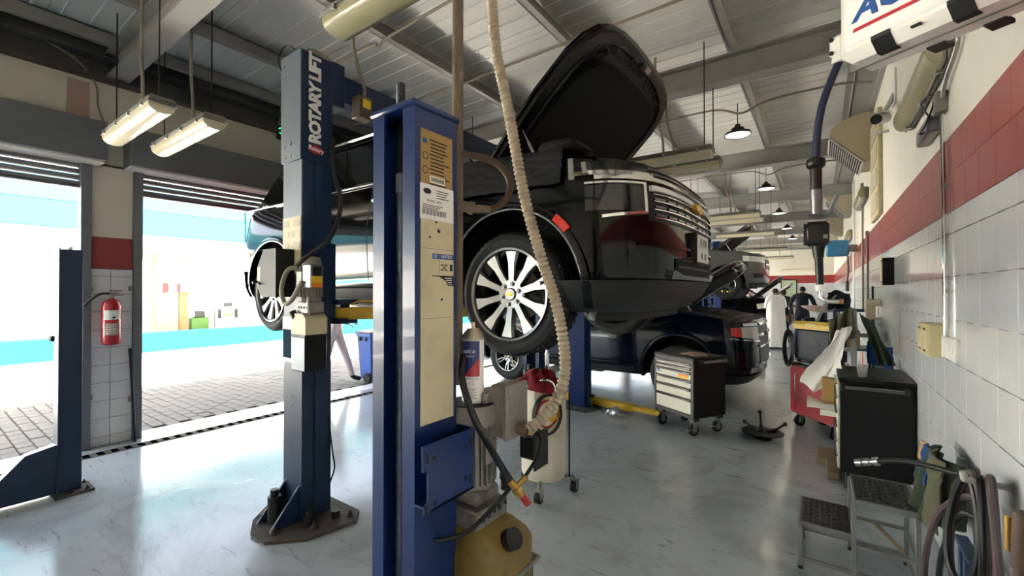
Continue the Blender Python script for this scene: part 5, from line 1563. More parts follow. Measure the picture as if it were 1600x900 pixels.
for i, (a, b) in enumerate(zip(zs, zs[1:])):
    dw = B().box(-w + 0.034, -0.034, -0.012, 0.01, b + 0.006, a - 0.004, 0.002).obj('drawer', 'drawer_cream', tc)
    B().prism([(-0.012, a - 0.018), (-0.030, a - 0.012), (-0.030, a - 0.006), (-0.012, a - 0.004)], 'x', -w + 0.034, -0.034).obj('drawer_pull', 'alloy', dw)
    B().box(-w + 0.034, -0.034, -0.0135, -0.011, a - 0.026, a - 0.018).obj('painted_shade', 'black', dw)  # black strip on the drawer face paints the shade below the pull
    B().box(-0.075, -0.045, -0.034, -0.014, a - 0.024, a - 0.016, 0.002).obj('latch', 'black', dw)
    if i == 2:
        B().box(-w + 0.05, -w + 0.075, -0.0135, -0.0115, b + 0.045, b + 0.068).box(-w + 0.078, -w + 0.09, -0.0135, -0.0115, b + 0.045, b + 0.06).obj('logo_mark', 'ink_blue', dw)
        B().box(-w + 0.06, -w + 0.13, -0.0133, -0.0115, b + 0.034, b + 0.039).obj('logo_line', 'ink', dw)
        B().box(-0.215, -0.065, -0.0133, -0.0115, b + 0.012, b + 0.040).obj('yellow_sticker', 'yellow', dw)
        B().box(-0.215, -0.065, -0.0134, -0.0115, b + 0.040, b + 0.060).obj('orange_sticker', 'orange', dw)
B().box(0.0, 0.045, 0.10, d - 0.01, 0.80, 0.835, 0.008).obj('push_handle', 'alloy', tc)
B().box(0.0, 0.04, 0.05, 0.10, 0.79, 0.84, 0.008).box(0.0, 0.04, d - 0.03, d, 0.79, 0.84, 0.008).obj('handle_bracket', 'black', tc)
for (x, y, bk_) in ((-0.06, 0.06, True), (-w + 0.06, 0.06, False), (-0.06, d - 0.06, True), (-w + 0.06, d - 0.06, False)):
    caster(tc, x, y, 0.062, 0.20 if False else 0.165, bk_)
    B().box(x - 0.04, x + 0.04, y - 0.04, y + 0.04, 0.163, 0.202).obj('caster_mount', 'cabinet_frame', tc)
ro = thing('rag', 'crumpled pale rag on the black roller tool cabinet', 'rag', (-1.18, 5.28, 0.868))
def blob(rx, ry, rz, nn=3.0, seed=0, dr=0.3):
    def f(u, v):
        a = 2 * PI * u; t = v * PI / 2
        s_ = 1 + dr * mnoise.noise(Vector((math.cos(a) * nn, math.sin(a) * nn, v * nn + seed)))
        return (rx * math.sin(t) * math.cos(a) * s_, ry * math.sin(t) * math.sin(a) * s_, max(0.0, rz * math.cos(t) * s_))
    return B().grid(f, 30, 10)
blob(0.13, 0.09, 0.03, 4, 2, 0.6).obj('folds', 'patch', ro, 60)

# brake backing plate with arms on the floor
dp = thing('brake_backing_plate', 'black round brake part with three arms lying on the floor', 'car part', (-0.52, 5.45, 0))
B().lathe([(0.0, 0.0), (0.09, 0.0), (0.10, 0.05), (0.20, 0.062), (0.205, 0.075), (0.15, 0.085), (0.10, 0.075), (0.0, 0.078)], n=36).obj('dish', 'black', dp)
for a, l_, h_ in ((2.7, 0.20, 0.13), (0.35, 0.22, 0.17), (1.9, 0.10, 0.26)):
    B().tube(sm_path([(0.04 * math.cos(a), 0.04 * math.sin(a), 0.07), (0.5 * l_ * math.cos(a), 0.5 * l_ * math.sin(a), 0.09), (l_ * math.cos(a), l_ * math.sin(a), h_)]), [0.02] * 8 + [0.012] * 5, 8).cyl((l_ * math.cos(a), l_ * math.sin(a) - 0.012, h_), (l_ * math.cos(a), l_ * math.sin(a) + 0.012, h_), 0.02).obj('arm', 'black', dp)

# red cart with the blue and yellow tester
ct = thing('tool_cart', 'red wheeled cart with black tray top standing beyond the black cabinet', 'cart', (-0.29, 6.24, 0), math.radians(-50))
B().box(0.0, 0.64, 0, 0.42, 0.15, 0.72, 0.008).obj('body', 'cart_red', ct)
B().box(0.0, 0.64, -0.012, 0.0, 0.18, 0.69, 0.004).obj('front_panel', 'cart_red', ct)
B().box(-0.06, 0.68, -0.05, 0.46, 0.72, 0.755, 0.012).obj('tray_top', 'black', ct)
B().box(0.02, 0.60, 0.0, 0.40, 0.755, 0.775, 0.006).obj('worktop_mat', 'stool_grey', ct)
B().tube([(0.11, -0.02, 0.30), (0.11, -0.035, 0.32), (0.11, -0.035, 0.62), (0.11, -0.02, 0.64)], 0.006, 6).obj('door_handle', 'steel', ct)
B().box(0.075, 0.079, -0.014, -0.011, 0.19, 0.68).obj('door_seam', 'black', ct)
for x in (0.07, 0.57):
    for y in (0.06, 0.36):
        caster(ct, x, y, 0.062, 0.152)
tb = thing('diagnostic_tester', 'dark blue battery tester box with yellow lid on the red cart', 'tester', (-0.27, 6.16, 0.775), math.radians(-38))
B().box(0.02, 0.44, 0, 0.28, 0.03, 0.38, 0.012).obj('body', 'box_blue', tb)
B().prism([(-0.006, 0.385), (0.29, 0.385), (0.29, 0.46), (0.03, 0.475), (-0.006, 0.44)], 'x', 0.015, 0.445).obj('lid', 'box_yellow', tb)
B().box(0.16, 0.30, -0.008, 0.004, 0.437, 0.455, 0.003).obj('lid_handle', 'box_beige', tb)
for x in (0.05, 0.41):
    for y in (0.04, 0.24):
        B().cyl((x, y, 0.0), (x, y, 0.032), 0.018).obj('foot', 'black', tb)
rg = B().lathe([(0.095, 0), (0.105, 0), (0.105, 0.003), (0.095, 0.003)], n=32); rg.v = [(0.23 + x, -0.001 - z, 0.19 + y) for x, y, z in rg.v]; rg.obj('logo_ring', 'black', tb)
text('lettering', 'BILSTEIN', 0.05, 'black', tb, (0.23, -0.002, 0.335), (1, 0, 0), (0, 0, 1), ext=0.001, bold=0.001)
text('lettering', 'ROGER', 0.045, 'black', tb, (0.23, -0.002, 0.19), (1, 0, 0), (0, 0, 1), ext=0.001, bold=0.001)
cbq = thing('cable_loop', 'black cables hanging in loops from the blue tester box', 'cable', (-0.31, 6.16, 0.95))
for k in range(4):
    B().tube([(0.02 - 0.03 * math.sin(t / 14 * 2 * PI) * (1 + 0.3 * k) - 0.02, -0.05 * k / 3, -0.02 + (0.16 + 0.02 * k) * math.cos(t / 14 * 2 * PI)) for t in range(14)], 0.009, 6, closed=True).obj('loop', 'hose_black', cbq)

# black cabinet against the tiled wall
bc = thing('tool_cabinet', 'tall plain black steel cabinet against the tiled wall, grey trim near its top', 'tool cabinet', (0.35, 4.75, 0), world=True)
X0, X1, Y0, Y1 = 0.125, 0.582, 4.42, 5.12
B().box(X0, X1, Y0, Y1, 0.14, 0.875, 0.006).obj('body', 'cabinet_black', bc)
B().box(X0 - 0.01, X1 + 0.005, Y0 - 0.012, Y1 + 0.01, 0.875, 0.905, 0.006).obj('top', 'cabinet_black', bc)
B().box(X0 + 0.06, X1 - 0.06, Y0 + 0.05, Y1 - 0.04, 0.904, 0.909, 0.002).obj('top_mat', 'dark', bc)
B().box(X0 + 0.035, X1 - 0.06, Y0 - 0.035, Y0 - 0.008, 0.815, 0.848, 0.006).obj('end_handle', 'alloy', bc)
for x in (X0 + 0.02, X1 - 0.045):
    B().box(x - 0.015, x + 0.015, Y0 - 0.03, Y0, 0.805, 0.855, 0.005).obj('handle_bracket', 'black', bc)
for i in range(6):
    a = 0.86 - i * 0.118
    dd = B().box(X0 - 0.014, X0 + 0.004, Y0 + 0.03, Y1 - 0.03, a - 0.112, a - 0.006, 0.002).obj('drawer', 'drawer_cream', bc)
    B().box(X0 - 0.030, X0 - 0.012, Y0 + 0.03, Y1 - 0.03, a - 0.02, a - 0.01, 0.002).obj('drawer_pull', 'alloy', dd)
for x in (X0 + 0.06, X1 - 0.06):
    for y in (Y0 + 0.06, Y1 - 0.06):
        caster(bc, x, y, 0.058, 0.14)
# open drawer with cardboard and paper
dro = thing('open_drawer', 'pulled-out cream drawer of the black cabinet by the wall', 'drawer', (0.06, 4.9, 0.52), world=True)
B().box(0.0, 0.112, 4.62, 5.1, 0.53, 0.535).box(-0.005, 0.0, 4.62, 5.1, 0.53, 0.60).box(-0.005, 0.112, 4.615, 4.62, 0.53, 0.58).box(-0.005, 0.112, 5.1, 5.105, 0.53, 0.58).obj('tray', 'drawer_cream', dro)
tag(B().box(0.01, 0.10, 4.80, 4.99, 0.60, 0.82, 0.003).obj('cardboard_box', 'card'), 'small upright brown cardboard box beside the black cabinet', 'box')
tag(cloth(lambda u, v: (lerp(-0.10, 0.10, u), lerp(4.60, 4.95, v), 0.592 + 0.05 * (1 - u) ** 2 * v + 0.02 * math.sin(5 * v)), 12, 10, 0.006, 4, 2, 0.0015).obj('paper_sheet', 'paper'), 'curled white printed papers sticking out by the cardboard box', 'paper')
for (x0_, y0_, l_, nm) in ((-0.03, 4.98, 0.15, 'long'), (0.04, 4.62, 0.09, 'short')):
    tag(B().box(x0_, x0_ + l_, y0_, y0_ + 0.35, 0.0, 0.055, 0.004).obj('timber_block', 'wood'), nm + ' wooden block on the floor by the black cabinet', 'block')
# cup with straw on the cabinet
cp_ = thing('juice_cup', 'clear plastic cup of dark red juice with orange straw', 'cup', (0.275, 4.50, 0.909))
B().lathe([(0.0, 0.001), (0.028, 0.001), (0.038, 0.09), (0.043, 0.092), (0.043, 0.096), (0.037, 0.096), (0.027, 0.003), (0.0, 0.003)], n=28).obj('cup', 'cup', cp_)
B().lathe([(0.0, 0.004), (0.0265, 0.004), (0.031, 0.045), (0.0, 0.045)], n=28).obj('juice', 'juice', cp_)
B().cyl((0.004, 0.0, 0.01), (0.0, 0.01, 0.20), 0.0045, n=10).obj('straw', 'straw', cp_)

# stand behind the cabinet with cloths and plastic sheet
ws = thing('work_stand', 'pale grey steel stand with cross bar behind the black cabinet', 'stand', (0.30, 5.30, 0), world=True)
B().box(0.235, 0.285, 5.28, 5.33, 0.02, 1.42, 0.004).obj('upright', 'frame_grey', ws)
B().box(0.285, 0.44, 5.285, 5.325, 1.16, 1.20, 0.004).obj('cross_bar', 'frame_grey', ws)
B().box(0.10, 0.235, 5.285, 5.325, 1.02, 1.055, 0.004).obj('side_arm', 'frame_grey', ws)
B().box(0.12, 0.50, 5.20, 5.42, 0, 0.022, 0.004).obj('foot', 'frame_grey', ws)
def dr1(u, v):      # olive cloth hanging at the left of the upright
    return (lerp(0.07, 0.25, u) + 0.03 * math.sin(9 * u) * v, 5.25 - 0.05 * math.sin(14 * u + 2 * v) * (0.3 + v), lerp(1.43, 1.14, v) - 0.07 * (1 - u) ** 2 * 2 + 0.02 * math.cos(7 * u))
tag(cloth(dr1, 26, 16, 0.012, 5, 1).obj('olive_cloth', 'cloth_olive'), 'thick olive cloth bunched over the top of the grey stand', 'cloth')
def dr2(u, v):
    x = lerp(0.30, 0.40, u) + 0.14 * v + 0.02 * u * v
    return (x, 5.24 - 0.03 * math.sin(10 * u + 3 * v) * v, lerp(1.40, 0.92, v) - 0.10 * u * (1 - v))
tag(cloth(dr2, 20, 24, 0.010, 4, 8).obj('green_cloth', 'cloth_green'), 'long dark green cloth slung from the grey stand to the wall', 'cloth')
def dr3(u, v):
    return (lerp(0.36, 0.55, u), 5.36 + 0.02 * math.sin(12 * u), lerp(1.12, 0.92, v) - 0.05 * u)
tag(cloth(dr3, 14, 10, 0.01, 5, 4).obj('blue_cloth', 'cloth_blue'), 'blue cloth hanging behind the long dark green cloth', 'cloth')
def bag(u, v):
    # sheet hanging from the stand, spreading down over the cabinet edge
    top = Vector((lerp(0.13, 0.25, u), 5.22, 1.22 + 0.06 * u))
    bot = Vector((lerp(-0.16, 0.095, u), 4.90 - 0.05 * u, 0.76 - 0.10 * (0.5 - abs(u - 0.45)) * 2))
    p = top.lerp(bot, v)
    p.y -= 0.10 * math.sin(PI * v) * 0.6 + 0.02 * math.sin(11 * u + 4 * v)
    p.x += 0.02 * math.sin(6 * v + 9 * u)
    return p
tag(cloth(bag, 30, 30, 0.016, 7, 11, 0.002).obj('plastic_sheet', 'plastic_sheet'), 'crumpled white plastic sheet hanging from the grey stand', 'plastic sheet')
# blue tube trolley behind
bt_ = thing('tube_trolley', 'dark blue tubular steel trolley frame by the tiled wall', 'trolley', (0.38, 7.35, 0), world=True)
for x in (0.16, 0.54):
    for y in (7.1, 7.6):
        B().box(x - 0.015, x + 0.015, y - 0.015, y + 0.015, 0.02, 1.36, 0.003).obj('leg', 'frame_blue', bt_)
for z in (0.35, 0.85, 1.345):
    B().box(0.16, 0.54, 7.09, 7.115, z - 0.012, z + 0.012).box(0.16, 0.54, 7.585, 7.61, z - 0.012, z + 0.012).box(0.15, 0.17, 7.1, 7.6, z - 0.012, z + 0.012).box(0.53, 0.55, 7.1, 7.6, z - 0.012, z + 0.012).obj('frame', 'frame_blue', bt_)
B().box(0.17, 0.53, 7.12, 7.58, 0.85, 0.86).obj('shelf', 'frame_grey', bt_)
tag(B().box(0.22, 0.42, 7.2, 7.45, 0.862, 1.08, 0.004).obj('cardboard_box', 'card'), 'brown cardboard box on the blue tubular trolley', 'box')
# bundle further back: blue seat-like cover on a grey arm stand
st2 = thing('engine_stand', 'grey engine stand with blue cover by the wall', 'stand', (0.2, 9.0, 0), world=True)
B().box(0.20, 0.27, 8.98, 9.04, 0.0, 1.62, 0.004).obj('upright', 'frame_grey', st2)
B().tube([(0.24, 9.0, 1.55), (0.05, 8.98, 1.35), (-0.05, 8.95, 1.1)], 0.025, 8).obj('brace', 'frame_grey', st2)
cl_ = cloth(lambda u, v: (lerp(0.10, 0.40, u), 8.93 + 0.05 * math.sin(5 * u), 1.62 - 0.30 * v - 0.12 * abs(u - .4)), 12, 10, 0.02, 4, 6).obj('cover', 'coverall_blue', st2)
for (x, y) in ((0.0, 8.8), (0.45, 8.8), (0.0, 9.25), (0.45, 9.25)):
    B().box(min(x, .22), max(x, .25), min(y, 9.0), max(y, 9.03), 0.03, 0.06).cyl((x, y - 0.02, 0.03), (x, y + 0.02, 0.03), 0.03).obj('foot', 'frame_grey', st2)
# red engine/transmission jack near the back
jk = thing('transmission_jack', 'dark oily jack with red saucer plate near the far wall', 'jack', (-0.3, 11.3, 0), world=True)
B().cyl((-0.3, 11.3, 0.1), (-0.3, 11.3, 1.15), 0.09).obj('column', 'dark', jk)
B().lathe([(0.05, 1.15), (0.2, 1.17), (0.36, 1.26), (0.37, 1.29), (0.2, 1.22), (0.0, 1.2)], (-0.3, 11.3, 0), n=28).obj('saucer', 'patch', jk)
B().box(-0.55, -0.05, 11.1, 11.5, 0.55, 1.0, 0.06).box(-0.62, -0.4, 11.0, 11.2, 0.85, 1.05, 0.04).cyl((-0.45, 11.0, 0.8), (-0.45, 10.9, 0.8), 0.12).obj('gearbox', 'black', jk)
B().box(-0.75, 0.15, 11.25, 11.35, 0.04, 0.1).box(-0.35, -0.25, 10.9, 11.7, 0.04, 0.1).obj('base', 'dark', jk)
for (x, y) in ((-0.72, 11.3), (0.12, 11.3), (-0.3, 10.93), (-0.3, 11.67)):
    B().cyl((x, y - 0.02, 0.03), (x, y + 0.02, 0.03), 0.03).obj('caster', 'rubber', jk)

jk.location.x += 0.33
# two-step stool
sl = thing('step_stool', 'grey two-step steel stool with chequer plate treads', 'step stool', (0.15, 3.2, 0), world=True)
def tread(x0, x1, y0, y1, z):
    o = B().box(x0, x1, y0, y1, z - 0.012, z, 0.002).obj('tread', 'tread_plate', sl)
    b = B()
    nx, ny = int((x1 - x0) / 0.028), int((y1 - y0) / 0.028)
    for i in range(nx):
        for j in range(ny):
            a = 0.75 if (i + j) % 2 else -0.75
            m_ = Matrix.Translation((x0 + 0.014 + (i + 0.25) * 0.028, y0 + 0.014 + (j + 0.25) * 0.028, z)) @ Matrix.Rotation(a, 4, 'Z')
            b.box(-0.011, 0.011, -0.003, 0.003, -0.001, 0.003, mat=m_)
    q = b.obj('chequer_pattern', 'tread_plate', o); q['kind'] = 'stuff'
    B().box(x0 - 0.01, x1 + 0.01, y0 - 0.01, y0, z - 0.03, z + 0.001).box(x0 - 0.01, x1 + 0.01, y1, y1 + 0.01, z - 0.03, z + 0.001).box(x0 - 0.01, x0, y0, y1, z - 0.03, z + 0.001).box(x1, x1 + 0.01, y0, y1, z - 0.03, z + 0.001).obj('tread_frame', 'stool_grey', o)
sx0, sx1, sx2, sy0, sy1 = -0.10, 0.145, 0.405, 3.03, 3.42
tread(sx0, sx1 - 0.01, sy0 + 0.02, sy1, 0.262)
tread(sx1 + 0.01, sx2, sy0, sy1, 0.465)
for y in (sy0, sy1):
    for x, h in ((sx0, 0.25), (sx1, 0.45), (sx2, 0.45)):
        B().box(x - 0.011, x + 0.011, y - 0.011, y + 0.011, 0.012, h, 0.002).obj('leg', 'stool_grey', sl)
        B().cyl((x, y, 0), (x, y, 0.02), 0.014, n=10).obj('rubber_foot', 'rubber', sl)
    B().box(sx0, sx2, y - 0.009, y + 0.009, 0.05, 0.068).obj('lower_rail', 'stool_grey', sl)
    B().box(sx1, sx2, y - 0.009, y + 0.009, 0.20, 0.218).obj('middle_rail', 'stool_grey', sl)
for x_, z_ in ((sx2, 0.20), (sx0, 0.05), (sx2, 0.05)):
    B().box(x_ - 0.009, x_ + 0.009, sy0, sy1, z_, z_ + 0.018).obj('cross_rail', 'stool_grey', sl)
B().tube([(sx2 - 0.15, sy1, 0.21), (sx2, sy1, 0.06)], 0.012, 6).obj('brace', 'wood', sl)

# ================================================================= ON THE TILED WALL
# coiled air hoses on a hook, hose with coupling, cloth
hs = thing('air_hose_coil', 'mauve-black air hoses coiled over a hook on the tiled wall', 'hose', (0.5, 2.42, 0.9), world=True)
B().cyl((0.592, 2.42, 0.86), (0.45, 2.40, 0.87), 0.012).cyl((0.592, 2.42, 0.86), (0.585, 2.42, 0.86), 0.022).cyl((0.455, 2.40, 0.865), (0.45, 2.40, 0.90), 0.012).obj('hook', 'steel_grey', hs)
LOOPS = [(0.50, 2.42, 0.86, 0.13, 0.40, 0.15, 0.0), (0.48, 2.43, 0.87, 0.10, 0.50, 0.35, 0.1), (0.52, 2.40, 0.86, 0.15, 0.46, -0.15, -0.1), (0.47, 2.44, 0.85, 0.08, 0.42, 0.45, 0.1), (0.52, 2.38, 0.88, 0.10, 0.55, 0.05, 0.0)]
for k, (cx, cy, cz, rw, hh, ang, lean) in enumerate(LOOPS):
    pts = []
    for i in range(28):
        t = 2 * PI * i / 28
        s_ = rw * math.sin(t) * (0.65 + 0.35 * (1 - math.cos(t)) / 2 * 1.3)
        dz = -hh * (1 - math.cos(t)) / 2
        out = lean * 0.25 * (1 - math.cos(t)) / 2
        x = cx - abs(math.sin(ang)) * s_ * (1 if k % 2 else -1) - out
        y = cy + math.cos(ang) * s_
        pts.append((min(x, 0.572), y, cz + dz + 0.02))
    B().tube(sm_path(pts, 2, True), 0.0125, 8, closed=True).obj('hose_loop', 'hose_mauve' if k % 3 else 'hose_black', hs)
B().tube(sm_path([(0.50, 2.42, 0.80), (0.46, 2.50, 0.76), (0.41, 2.62, 0.62), (0.385, 2.70, 0.40), (0.385, 2.72, 0.2), (0.40, 2.70, 0.014)]), 0.0125, 8).obj('trailing_hose', 'hose_mauve', hs)
B().tube(sm_path([(0.50, 2.42, 0.72), (0.46, 2.48, 0.70), (0.43, 2.56, 0.55), (0.415, 2.62, 0.35), (0.42, 2.62, 0.014)]), 0.0115, 8).obj('trailing_hose', 'hose_black', hs)
ah = thing('air_hose', 'black air hose ending in a steel coupling above the step stool', 'hose', (0.47, 2.47, 0.86), world=True)
B().tube(sm_path([(0.50, 2.44, 0.90), (0.46, 2.47, 0.868), (0.42, 2.50, 0.862), (0.36, 2.54, 0.858), (0.28, 2.58, 0.845), (0.205, 2.61, 0.815)]), 0.011, 10).obj('hose', 'hose_black', ah)
B().cyl((0.215, 2.605, 0.82), (0.197, 2.612, 0.812), 0.019, n=16).cyl((0.197, 2.612, 0.812), (0.183, 2.618, 0.806), 0.012, n=12).cyl((0.183, 2.618, 0.806), (0.135, 2.637, 0.785), 0.017, n=16).obj('coupling', 'steel', ah)
B().lathe([(0.017, -0.003), (0.0185, 0), (0.017, 0.003)], n=16).xf(Matrix.Translation((0.16, 2.627, 0.796)) @ Vector((-0.048, 0.019, -0.021)).to_track_quat('Z', 'Y').to_matrix().to_4x4()).obj('coupling_ring', 'dark', ah)
def rag(u, v):
    y = lerp(3.22, 2.86, u)
    f = math.sin(u * 19 + 2 * v) * 0.04 * (0.4 + v) + 0.06 * math.exp(-((u - 0.15) / 0.12) ** 2) * math.sin(PI * v)
    z = 0.80 - 0.06 * abs(u - 0.45) - lerp(0.0, 0.36 - 0.18 * abs(u - 0.55), v)
    return (0.53 - 0.055 * math.sin(PI * min(1, u * 1.1)) - f - 0.05 * v * (1 - u), y + 0.05 * (v) * (0.5 - u), z)
rgm = thing('hanging_rag', 'thick green and blue rag hung on the tiled wall above the stool', 'rag', (0.53, 3.05, 0.8), world=True)
cloth(rag, 40, 20, 0.012, 5, 21, 0.014).obj('green_folds', 'cloth_green', rgm)
def rag2(u, v):
    y = lerp(3.14, 3.03, u)
    return (0.465 - 0.02 * math.sin(u * 7) - 0.02 * v, y, lerp(0.80, 0.63, v) - 0.02 * u)
cloth(rag2, 12, 12, 0.008, 6, 31, 0.01).obj('blue_fold', 'cloth_blue', rgm)
def rag3(u, v):
    return (0.455 - 0.02 * v, lerp(3.24, 3.13, u), lerp(0.785, 0.69, v) + 0.02 * u)
cloth(rag3, 10, 8, 0.006, 6, 41, 0.006).obj('tan_lining', 'card', rgm)
B().cyl((0.592, 3.05, 0.77), (0.55, 3.05, 0.77), 0.006).obj('hook', 'steel', rgm)
def rag4(u, v):
    y = lerp(3.02, 2.90, u)
    return (0.485 - 0.035 * math.sin(PI * u) - 0.03 * v, y - 0.03 * v, lerp(0.81, 0.47, v) - 0.03 * u)
cloth(rag4, 16, 16, 0.014, 5, 51, 0.012).obj('olive_fold', 'cloth_olive', rgm)
# blue-legged stand below the hoses, oil gun at the edge
sd = thing('hose_stand', 'narrow dark stand with legs under the hose coil', 'stand', (0.5, 2.66, 0), world=True)
for y in (2.62, 2.70, 2.50):
    B().box(0.49, 0.515, y - 0.012, y + 0.012, 0, 0.52, 0.003).obj('leg', 'frame_blue', sd)
B().box(0.48, 0.525, 2.48, 2.72, 0.50, 0.525, 0.003).obj('top_bar', 'frame_blue', sd)
og = thing('oil_gun', 'grimy brown oil gun hanging at the end of the hose coil', 'oil gun', (0.52, 2.06, 0.6), world=True)
B().cyl((0.52, 2.06, 0.90), (0.515, 2.06, 0.72), 0.024).cyl((0.515, 2.06, 0.73), (0.51, 2.06, 0.62), 0.018).obj('barrel', 'hose_brown', og)
B().cyl((0.495, 2.09, 0.87), (0.495, 2.09, 0.76), 0.010).obj('brass_tube', 'brass', og)
B().cyl((0.51, 2.06, 0.62), (0.505, 2.06, 0.48), 0.020, 0.024).obj('red_grip', 'patch', og)
B().cyl((0.592, 2.06, 0.89), (0.52, 2.06, 0.89), 0.01).obj('hook', 'dark', og)

# electrics on the wall
eb = thing('junction_box', 'yellowed beige junction box with two lids on the tiled wall', 'junction box', (0.55, 3.6, 1.3), world=True)
B().box(0.515, 0.592, 3.47, 3.76, 1.215, 1.405, 0.004).obj('body', 'box_beige', eb)
for (a, b) in ((3.475, 3.61), (3.62, 3.755)):
    B().box(0.505, 0.518, a, b, 1.225, 1.395, 0.004).obj('lid', 'box_beige', eb)
    for z in (1.248, 1.375):
        B().box(0.5035, 0.506, a + 0.03, b - 0.03, z - 0.006, z + 0.006).obj('slot', 'ink', eb)
B().box(0.512, 0.592, 3.757, 3.775, 1.25, 1.36, 0.004).obj('hinge_plate', 'box_beige', eb)
sk = thing('wall_socket', 'pair of white switched sockets beside the beige junction box', 'socket', (0.58, 3.3, 1.29), world=True)
for (a, b) in ((3.19, 3.29), (3.295, 3.40)):
    B().box(0.572, 0.592, a, b, 1.225, 1.345, 0.003).obj('face_plate', 'pale', sk)
    B().box(0.567, 0.573, (a + b) / 2 - 0.008, (a + b) / 2 + 0.008, 1.265, 1.305, 0.002).obj('rocker', 'white', sk)
B().box(0.560, 0.592, 3.40, 3.43, 1.225, 1.35, 0.004).obj('side_box', 'white', sk)
cd = thing('wall_conduit', 'shiny steel conduit running down the wall to the white sockets', 'conduit', (0.57, 3.42, 1.35), world=True)
B().tube(sm_path([(0.575, 3.415, 1.35), (0.575, 3.42, 1.8), (0.575, 3.44, 2.3), (0.575, 3.48, 2.68)], 6), 0.010, 10).obj('lower_pipe', 'chrome', cd)
B().tube(sm_path([(0.575, 3.46, 2.70), (0.575, 3.35, 2.78), (0.575, 3.14, 2.84), (0.575, 3.09, 2.92), (0.575, 3.07, 3.05), (0.575, 3.05, 3.4), (0.575, 3.04, 4.0)], 6), 0.011, 10).obj('upper_pipe', 'steel', cd)
B().box(0.545, 0.598, 3.44, 3.54, 2.63, 2.75, 0.006).obj('pull_box', 'lamp_body', cd)
for z in (1.6, 2.2):
    B().box(0.572, 0.592, 3.405, 3.44, z - 0.01, z + 0.01).obj('clip', 'steel', cd)
el = thing('emergency_light', 'small grey metal wall fitting with black lead', 'light', (0.57, 3.75, 2.62), world=True)
B().box(0.53, 0.598, 3.58, 3.95, 2.56, 2.66, 0.008).obj('body', 'alloy_dark', el)
B().tube(sm_path([(0.54, 3.6, 2.66), (0.51, 3.62, 2.74), (0.53, 3.54, 2.76), (0.55, 3.5, 2.72), (0.52, 3.52, 2.60), (0.50, 3.60, 2.56), (0.53, 3.66, 2.58)]), 0.005, 6).obj('lead', 'black', el)
sw = thing('switch_box', 'narrow beige and black isolator on the tiled wall', 'switch', (0.57, 5.75, 1.8), world=True)
B().box(0.50, 0.592, 5.62, 5.74, 1.66, 1.93, 0.004).obj('body', 'cabinet_black', sw)
B().box(0.494, 0.502, 5.60, 5.72, 1.66, 1.93, 0.003).obj('cover', 'box_beige', sw)
for z in (1.69, 1.9):
    B().cyl((0.497, 5.61, z), (0.488, 5.61, z), 0.012).obj('screw', 'steel', sw)
s3 = thing('socket_box', 'olive-beige double socket box on the wall past the isolator', 'socket', (0.55, 6.9, 1.42), world=True)
B().box(0.45, 0.592, 6.75, 7.0, 1.26, 1.50, 0.01).obj('body', 'vent_beige', s3)
B().box(0.54, 0.592, 6.62, 6.75, 1.29, 1.42, 0.004).obj('plug', 'white', s3)
B().cyl((0.52, 6.85, 1.5), (0.52, 6.85, 1.66), 0.012).obj('cable', 'black', s3)
pn = thing('wall_board', 'weathered beige board fixed to the wall above the red band', 'board', (0.58, 7.1, 3.0), world=True)
B().box(0.555, 0.598, 6.6, 7.5, 2.50, 3.75, 0.006).obj('panel', 'box_beige', pn)
for k in range(4):
    B().box(0.548, 0.556, 6.68, 7.42, 2.58 + k * 0.29, 2.78 + k * 0.29, 0.003).obj('slot_panel', 'vent_beige', pn)
for k, (y, z0, z1) in enumerate(((9.3, 1.3, 3.4), (11.5, 0.5, 3.9), (8.4, 0.9, 2.5))):
    tag(B().cyl((0.58, y, z0), (0.58, y, z1), 0.016 + 0.008 * (k == 1), n=10).box(0.56, 0.598, y - 0.04, y + 0.04, z1 - 0.08, z1).obj('wall_pipe', 'white' if k == 1 else 'conduit'), ['thin grey conduit on the wall past the olive socket box', 'white painted pipe running down the wall past the cowls', 'thin grey conduit beside the weathered beige board'][k], 'conduit')

# wall cowls
names = ['nearest the camera dome', 'second', 'third', 'fourth']
lab = ['beige sheet-metal wall cowl beside the security camera', 'beige wall cowl following the one at the security camera', 'beige wall cowl one bay before the last', 'last beige wall cowl towards the far end wall']
def cowl(y, label):
    t = thing('vent_cowl', label, 'vent', (0.6, y, 3.4), world=True, group='beige wall cowls')
    pr = [(0.598, 4.02)]
    for i in range(9):
        a = PI / 2 * i / 8
        pr.append((0.58 - 0.46 * math.sin(a), 3.80 + 0.22 * math.cos(a)))
    pr += [(0.12, 3.76), (0.50, 3.36), (0.598, 3.36)]
    B().prism(pr, 'y', y - 0.36, y + 0.36).obj('hood', 'vent_beige', t)
    m_ = Matrix.Translation((0.31, y, 3.545)) @ Matrix.Rotation(math.atan2(0.40, 0.38), 4, 'Y')
    B().box(-0.27, 0.27, -0.37, 0.37, -0.035, 0.0, 0.004, mat=m_).obj('outlet_frame', 'pale', t)
    for k in range(15):
        for h_ in (-1, 1):
            x = -0.235 + k * 0.0335
            B().box(x, x + 0.018, -0.375 if h_ < 0 else 0.02, -0.02 if h_ < 0 else 0.34, -0.042, -0.030, mat=m_).obj('louvre', 'dark', t)
    return t
for y, l_ in zip((7.9, 12.9, 17.4, 22.0), lab):
    cowl(y, l_)
